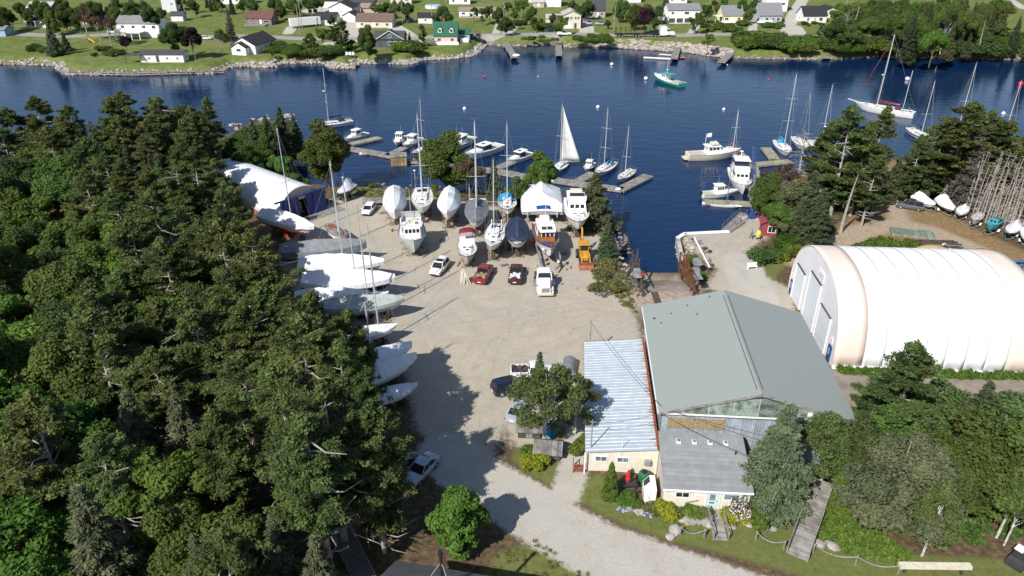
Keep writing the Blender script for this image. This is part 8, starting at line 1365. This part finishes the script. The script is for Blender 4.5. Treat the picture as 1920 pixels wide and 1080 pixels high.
# ------------------------------------------------------------------ the forest on the left
placed=[]
def ok_dist(x,y,d): return all((x-a)**2+(y-b_)**2>d*d for a,b_ in placed)
def near_tree(px,py,key,h_,lab,wide=1.0,group=None):
    p=top(px,py,h_); placed.append(p[:2]); return plant(key,p,h_,lab,wide=wide,group=group)
for q in ((8,206,'pineB',14,'pine standing at the left edge of the river skyline'),(60,225,'pineS',13,'broad pine second from the left on the river skyline'),(137,208,'spruceB',14,'dark pointed spruce between the skyline pines'),(201,188,'pineC',17,'tall pine with rounded top, left of two on the river skyline'),(244,204,'pineA',15,'pine between the two tallest skyline pines'),(297,187,'pineC',17.5,'tall pine with plumed top, right of two on the river skyline'),(361,219,'pineB',15,'spreading pine at the right end of the skyline near the arched shed'),(167,226,'spruceBrown',13,'brown dying spruce below the skyline pines'),(233,278,'spruceA',13,'dark spruce in the middle behind the grey snags'),(347,315,'spruceBrown',13,'pale leafless spruce left of the arched shed'),(417,345,'pineA',13,'pine whose shadow falls on the arched shed'),(470,440,'pineBig',17,'huge broad pine beside the boat under the slate tarpaulin'),(408,420,'pineB',16,'huge pine left of the broad one, pale branches showing'),
 (580,560,'pineBig',16,'spreading pine overhanging the white-wrapped left boats'),(560,600,'pineB',17,'tall pine in the centre of the left forest edge'),(655,590,'pineA',13,'pine reaching over the small white boat of the mast group'),(605,735,'pineBig',17,'giant pine overhanging the yard in the lower centre'),(520,690,'pineS',16,'broad pale pine left of the giant one'),(690,775,'pineB',14,'pine overhanging the silver white car'),(575,790,'pineC',17,'pine with bare pale trunk left of the silver white car'),(285,545,'limeB',13,'bright green maple in the middle of the left forest'),(300,835,'limeB',11,'brightest green maple in the lower left'),(110,560,'birchB',13,'grey-green birch at the left of the forest'),(45,360,'limeB',11,'light green tree near the left edge, upper'),(17,430,'mapleB',11,'light green tree near the left edge, middle'),(52,755,'pineS',15,'yellow-green pine with bare branches at the left edge'),(140,905,'spruceDrab',14,'olive spruce in the bottom left corner'),(510,960,'spruceC',9,'small fresh green spruce near the spar rack'),(585,1000,'spruceDrab',9,'drab small spruce right of the fresh green one'),(420,960,'mapleC',9,'leafy tree at the bottom left of the spar rack'),(300,955,'mapleB',9,'leafy tree in the dark hollow at the bottom left'),(360,1000,'spruceA',9,'dark spruce in the dark hollow at the bottom left'),(700,855,'pineS',11,'drooping low pine limb tree by the forest track')): near_tree(*q)
for px,py,h_,lab in ((157,292,10,'forked pale snag behind the skyline pines, right of two'),(122,314,9,'branching grey snag behind the skyline pines, left of two'),(322,436,12,'straight bare trunk in the dark gap below the arched shed'),(90,330,9,'grey snag at the left of the dark gap')): p=top(px,py,h_); plant('snag%d'%(int(px)%5),p,h_,lab,wide=1.6)
placed.append((-15.5,55)); plant('pineBig',(-15.5,55.5,0),15.5,'large pine at the yard edge casting its shadow on the drive',wide=.82)
forest=[g(*q) for q in ((-500,330),(0,322),(200,308),(380,288),(425,300),(395,352),(425,410),(440,450),(470,520),(500,600),(535,690),(570,790),(600,870),(620,960),(560,1060),(480,1250),(-700,1250),(-900,600))]
fx=[p[0] for p in forest]; fy=[p[1] for p in forest]; n_f=0
for i in range(9000):
    x,y=rr.uniform(-95,max(fx)),rr.uniform(28,max(fy))
    if sd_poly(np.array([x]),np.array([y]),forest)[0]>-.5: continue
    zc=y*CP+HC*SP; px=960+FPX*x/zc; yc=y*SP-HC*CP; py=540-FPX*yc/zc
    if px<-160: continue
    d=4.7 if y<100 else 4.9
    if not ok_dist(x,y,d): continue
    placed.append((x,y)); u=rr.random()
    west=px<230 and py>380
    if west: key=rr.choice(('mapleA','mapleB','limeB','limeB','birchB','mapleA','pineB','birchA'))
    elif py>900: key=rr.choice(('spruceDrab','spruceA','pineB','mapleA','darkA','spruceB','pineS'))
    else: key=rr.choice(('pineA','pineB','pineC','pineS','pineA','pineB','pineBig','spruceB','limeB','birchB'))
    h_=rr.uniform(12,16.5) if key.startswith('pine') else rr.uniform(9,13.5)
    if y<48: h_=min(h_,12)
    zone_='along the river edge of the forest' if py<370 else 'behind the left boat row' if px>330 and py<620 else 'at the left edge of the forest' if px<160 else 'in the bottom left corner' if py>980 else 'by the shaded yard edge' if px>430 else 'in the heart of the left forest'
    kn='olive green pine' if key.startswith('pine') else 'dark spruce' if key.startswith('spruce') else 'grey-green birch' if key.startswith('birch') else 'leafy green tree'
    plant(key,(x,y,0),h_,('tall ' if h_>13 else '')+kn+' crowded '+zone_,group='trees of the dense left forest'); n_f+=1
print('forest trees',n_f)
cover('undergrowth',forest,1500,'dark',.28,1.6,'dark undergrowth beneath the left forest','undergrowth',seed=3,clump=9,rad=.9)
# ------------------------------------------------------------------ shore and yard trees
for q in ((603,228,'mapleB',13,'round leafy tree between the arched shed and the floats',1.0),(838,252,'mapleB',11.5,'bright leafy tree behind the wrapped boats of the back row',1.35),(878,288,'thin',9,'browning tree right of the bright leafy shore tree',1.0),(925,296,'spruceC',8,'narrow spruce behind the grey boom tent sloop',.9),(1015,285,'mapleB',9.5,'dark leafy tree left of the hoisted sail',.9),(972,332,'mapleB',6,'low dark tree on the bank behind the wrapped catamaran',1.0),(955,346,'limeA',4.5,'small bright green tree behind the blue cockpit cover',1.0),(1118,322,'spruceDrab',10,'sparse spruce behind the motor yacht at the basin',1.6),(1141,412,'spruceA',6.5,'dense young spruce at the corner of the basin',1.15),(521,198,'spruceB',12,'dark spruce on the rocky point, right',1.1),(497,216,'spruceA',11,'dark spruce on the rocky point, left',1.1),(548,214,'spruceA',9,'spruce at the tip of the rocky point',1.1),(470,222,'spruceB',10,'third spruce on the rocky point',1.1),(530,240,'mapleC',6,'leafy shrub tree on the rocky point',1.1),(490,258,'mapleB',8,'leafy tree behind the rocky point spruces',1.0),(455,275,'mapleB',8,'leafy tree between the point and the arched shed',1.0),(520,285,'limeB',6,'small light tree behind the arched shed',1.0),(470,262,'limeB',8,'light green tree below the rocky point',1.0),(440,252,'mapleC',8,'pale green tree left of the rocky point',1.0),(545,318,'mapleC',6,'small tree beside the arched shed',1.0),(505,262,'purpleA',6,'dark purple shrub tree behind the arched shed',1.0)): near_tree(*q)
x,y=g(520,282); plant('snag4',(x,y,0),6,'grey dead stump post behind the arched shed')
for px,py,h_,k,lab in ((1128,522,1.5,'bushW','straggly pale bush at the slipway edge, upper'),(1150,545,1.6,'bushW','straggly pale bush at the slipway edge, lower'),(1118,545,1.2,'bushW','straggly pale bush at the slipway edge, left'),(1140,500,1.3,'bushW','weedy bush under the young spruce'),(700,352,1.0,'bushA','low green bush on the shore grass, left'),(815,356,1.1,'bushA','low green bush on the shore grass, right'),(640,372,1.6,'bushB','dark bush beside the bundled sailboat'),(1290,505,1.4,'bushA','weed clump against the wharf side wall'),(1310,522,1.2,'bushC','weed clump by the winch housing'),(1298,488,1.0,'bushA','weed clump on top of the wharf side wall')): plant(k,land(px,py),h_,lab,cat='bush')
# right-hand trees
for q in ((1450,328,'mapleB',9,'leafy tree right of the long plank pier',1.0),(1500,338,'willowA',9,'pale olive tree behind the red booth',1.0),(1468,372,'mapleA',7,'leafy tree beside the blue crane',1.0),(1440,352,'mapleC',7,'small leafy tree at the pier foot',1.0),(1485,400,'willowA',5,'pale olive shrub tree above the red booth',1.0),(1513,250,'twiggy',13,'leafless greyish pink tree before the right-hand floats',1.3),(1532,318,'spruceB',12,'dark spruce left of the big bare-trunked pine',1.2),(1548,352,'spruceA',11,'dense dark spruce at the foot of the big pine',1.2),(1512,372,'spruceC',8,'smaller spruce behind the red booth',1.2),(1470,300,'thin',9,'thin browning tree at the water right of the pier',1.0),
 (1600,206,'pineQ',19,'big pine with bare grey trunk beside the dirt track',.95),(1565,232,'pineQ',15,'pine behind the big bare-trunked pine, left',1.0),(1632,240,'pineR',16,'pine behind the big bare-trunked pine, right',1.0),(1660,206,'pineR',17,'tall pine before the maroon-sailed ketch',.9),(1645,300,'pineS',12,'yellow-green pine at the end of the dirt track',.9),(1690,290,'spruceDrab',9,'drab spruce in the gap between the right-hand groves',1.0),(1736,285,'spruceDrab',8,'drab spruce left in the far right grove',1.0),(1757,226,'spruceBlue',15,'blue-green spruce at the left of the far right grove',.6),(1820,196,'pineQ',18,'tallest pine of the far right grove',1.35),(1790,240,'pineR',13,'pine below the tallest one in the far right grove',1.1),(1765,270,'pineR',10.5,'spreading pine at the left of the far right grove',1.1),(1862,214,'pineR',15,'pine right of the tallest one in the far right grove',1.1),(1905,232,'pineR',13.5,'pine at the right edge of the photo',1.35),(1840,205,'pineQ',15,'broad pine between the tallest ones of the far right grove',1.1),(1775,225,'pineR',15,'broad pine left of the tallest one in the far right grove',1.25),(1880,228,'pineQ',14,'broad pine near the right edge of the far right grove',1.0),(1728,262,'pineR',12,'pine hiding the sloop in the gap',.8),(1845,240,'spruceBrown',15,'grey half-dead spruce in the far right grove',1.0),(1885,262,'pineS',10.5,'lower pine at the right edge',1.1),(1742,312,'pineS',6,'low pine beside the wrapped powerboat',1.0),(1800,282,'pineR',9,'pine behind the peaked grey cruiser',1.1),(1840,292,'pineR',8,'pine above the dead poles',1.1),(1730,250,'spruceC',10,'small spruce at the grove edge',1.0),(1950,250,'pineR',15,'pine just beyond the right edge',1.1),(1990,270,'pineR',15,'pine farther beyond the right edge',1.1)): near_tree(*q)
x,y=g(1576,436); plant('snagBig',(x,y,0),10.5,'thick bare grey trunk with stub limbs of the big pine',wide=.95)
for i in range(78):
    f=(i%39)/38; row=i//39; px=1762+f*190+rr.uniform(-3,3); py=372+f*92-row*20+rr.uniform(-5,5); h_=rr.uniform(9,13.5)*(1-.25*row*rr.random()); plant('snag%d'%(i%5),(*g(px,py),0),h_,'bare grey dead spruce pole in the stand behind the trailered boats',group='dead spruce poles behind the trailered boats',wide=1.0)
# front right
for q in ((1485,755,'spruceBlue',11.5,'tall blue-grey spruce beside the office',1.02),(1575,768,'birchA',9.5,'white-stemmed birch right of the blue-grey spruce',.95),(1725,650,'pineQ',14.5,'tall dark pine standing before the dome',1.1),(1640,790,'birchB',9,'leafy birch left of the large drab tree',1.0),(1680,760,'mapleB',9,'green tree below the tall dark pine',1.0),(1800,735,'birchB',11,'leafy birch right of the tall dark pine',1.1),(1770,700,'mapleA',11,'green tree behind the large drab tree',1.1),(1860,715,'spruceA',12,'dark spruce behind the right-hand birches',1.1),(1905,740,'birchA',12,'birch at the right edge above the covered grill',1.1),(1850,790,'mapleB',11,'broad green tree at the right',1.1),(1940,800,'mapleB',11,'green tree just beyond the right edge',1.1),(1715,812,'drabBig',10,'large drooping drab green tree filling the lower right',1.05),(1820,850,'birchA',9,'birch right of the large drab tree',1.0),(1600,850,'mapleC',7,'small green tree beside the boardwalk',1.0),(855,910,'limeA',8.0,'single bright green tree beside the road at the bottom centre',1.05)): near_tree(*q)
for px,py,h_,lab in ((1728,1043,9,'white-stemmed birch in front of the large drab tree'),(1868,1008,10,'leaning white-stemmed birch at the right, taller'),(1882,1022,8,'short white-stemmed birch at the right edge')): plant('birchA',land(px,py),h_,lab,wide=.7)
plant('birchC',land(1020,836),10,'leafy birch with white stem beside the metal roof',wide=1.15); plant('birchC',land(1078,815),7.5,'second birch crown touching the metal roof',wide=1.0); near_tree(1013,658,'spruceC',7,'small silvery spruce beside the white pickup',.75)
x,y=g(1142,936); plant('cypress',(x,y,0),4.4,'narrow pointed cedar beside the picnic table',name='cedar_shrub')
for px,py,h_,k,lab in ((1175,942,1.0,'bushC','bright green bush right of the pointed cedar'),(1190,950,.8,'bushA','low leafy bush beside the painted stones'),(1250,966,1.25,'bushGold','round golden green bush at the office corner'),(1296,968,.9,'bushC','small round bush in the office flower bed'),(1228,958,.9,'bushW','straggly plant left of the golden bush'),(1272,966,.7,'bushW','straggly plant right of the golden bush'),(1318,968,.8,'bushW','straggly plant beside the doorstep'),(1378,975,1.3,'bushGold','yellow green bush beside the office ramp'),(1425,975,1.8,'bushA','leafy bush under the blue-grey spruce'),(1450,955,1.5,'bushC','second leafy bush under the blue-grey spruce'),(1002,875,1.4,'bushGold','bright yellow-green bush beside the shake-roofed box'),(988,850,.8,'bushC','small bright plant in the birch shade'),(1093,845,1.6,'bushA','shrub against the corner of the metal roof annexe'),(1475,470,2.6,'bushD','big green shrub below the red booth, left'),(1505,462,2.6,'bushD','big green shrub below the red booth, right'),(1450,485,1.8,'bushB','dark shrub at the front of the booth shrubbery'),(1425,492,1.9,'bushB','dark shrub at the left end of the booth shrubbery'),(1440,488,1.6,'bushA','round shrub in the booth shrubbery'),(1462,488,1.7,'bushGold','yellow-green shrub at the front of the booth shrubbery'),(1520,455,2.2,'bushA','green shrub at the right end of the booth shrubbery'),(1495,445,2.4,'bushRed','brown-red shrub right of the red booth'),(1488,478,1.9,'bushA','leafy shrub in the middle of the booth shrubbery'),(1545,440,1.8,'bushB','dark shrub under the big pine')): plant(k,land(px,py),h_,lab,cat='bush',wide=1.15)
x,y=g(1384,972); t=empty('hydrangea',(x,y,0),0,'bush covered in white and lilac flowers beside the office ramp','flower bush'); L_=Leaves(); rs=np.random.RandomState(5); scatter(L_,rs,(0,0,.7),(1.2,1.0,.75),330,.16,.5,.5,1,.35); me=L_.mesh('foliage'); me.materials.append(LM['shrub']); link(me,'foliage',t); L_=Leaves(); scatter(L_,rs,(0,0,.8),(1.25,1.05,.8),150,.16,.6,.5,1,.15); me=L_.mesh('flower'); me.materials.append(M['flower']); link(me,'flower',t)
cover('weeds',[g(*q) for q in ((1560,482),(1600,462),(1650,448),(1715,455),(1730,470),(1700,488),(1560,488))],420,'shrub',.3,.9,'leafy green weeds behind the white dome','weeds',seed=5); cover('weeds',[g(*q) for q in ((1568,692),(1700,698),(1920,704),(2050,708),(2050,716),(1900,712),(1700,706),(1580,700))],330,'shrub',.25,.9,'strip of green weeds along the foot of the dome','weeds',seed=6)
cover('weeds',[g(*q) for q in ((1540,910),(1590,930),(1640,1000),(1700,1040),(1690,1060),(1580,1035),(1530,1000))],420,'lime',.25,1.0,'bright green shrubby growth right of the boardwalk','shrubs',seed=7); cover('undergrowth',[g(*q) for q in ((1600,860),(1920,860),(2100,900),(2100,1000),(1900,1010),(1750,1030),(1640,980),(1560,910))],520,'maple',.28,1.0,'leafy undergrowth below the right-hand trees','undergrowth',seed=8); cover('undergrowth',[g(*q) for q in ((1640,330),(1700,310),(1900,290),(2100,290),(2100,420),(1960,440),(1780,380))],300,'dark',.3,.9,'low undergrowth beneath the far right grove','undergrowth',seed=9); cover('undergrowth',[g(*q) for q in ((420,268),(460,245),(548,232),(530,290),(560,335),(600,352),(470,330))],700,'dark',.3,1.6,'undergrowth on the rocky point','undergrowth',seed=14,clump=9,rad=1.0); cover('undergrowth',[g(*q) for q in ((1440,370),(1540,330),(1640,310),(1640,380),(1560,425),(1470,440))],240,'dark',.3,1.0,'undergrowth beneath the trees by the pier','undergrowth',seed=10)
cover('grass_tufts',[g(*q) for q in ((640,354),(760,358),(860,360),(1000,382),(1000,390),(840,372),(700,366))],260,'weeds',.2,.4,'rough grass tufts along the yard bank','grass',seed=11,clump=4,rad=.4); cover('grass_tufts',[g(*q) for q in ((1120,470),(1160,490),(1185,540),(1195,590),(1150,560),(1110,520))],200,'weeds',.2,.45,'dry weeds between the yard and the slipway','grass',seed=12,clump=4,rad=.4)
cover('grass_tufts',[g(*q) for q in ((930,1040),(1010,1010),(1060,1040),(1120,1080),(1120,1120),(900,1110))],90,'weeds',.1,.25,'dry grass on the bank at the bottom centre','grass',seed=13,clump=4,rad=.3)
# remove the pattern plants that were only copied from
for o in list(PROTO.values())+[STAND]:
    for ch in kids.get(o.name,[]): bpy.data.objects.remove(ch)
    bpy.data.objects.remove(o)
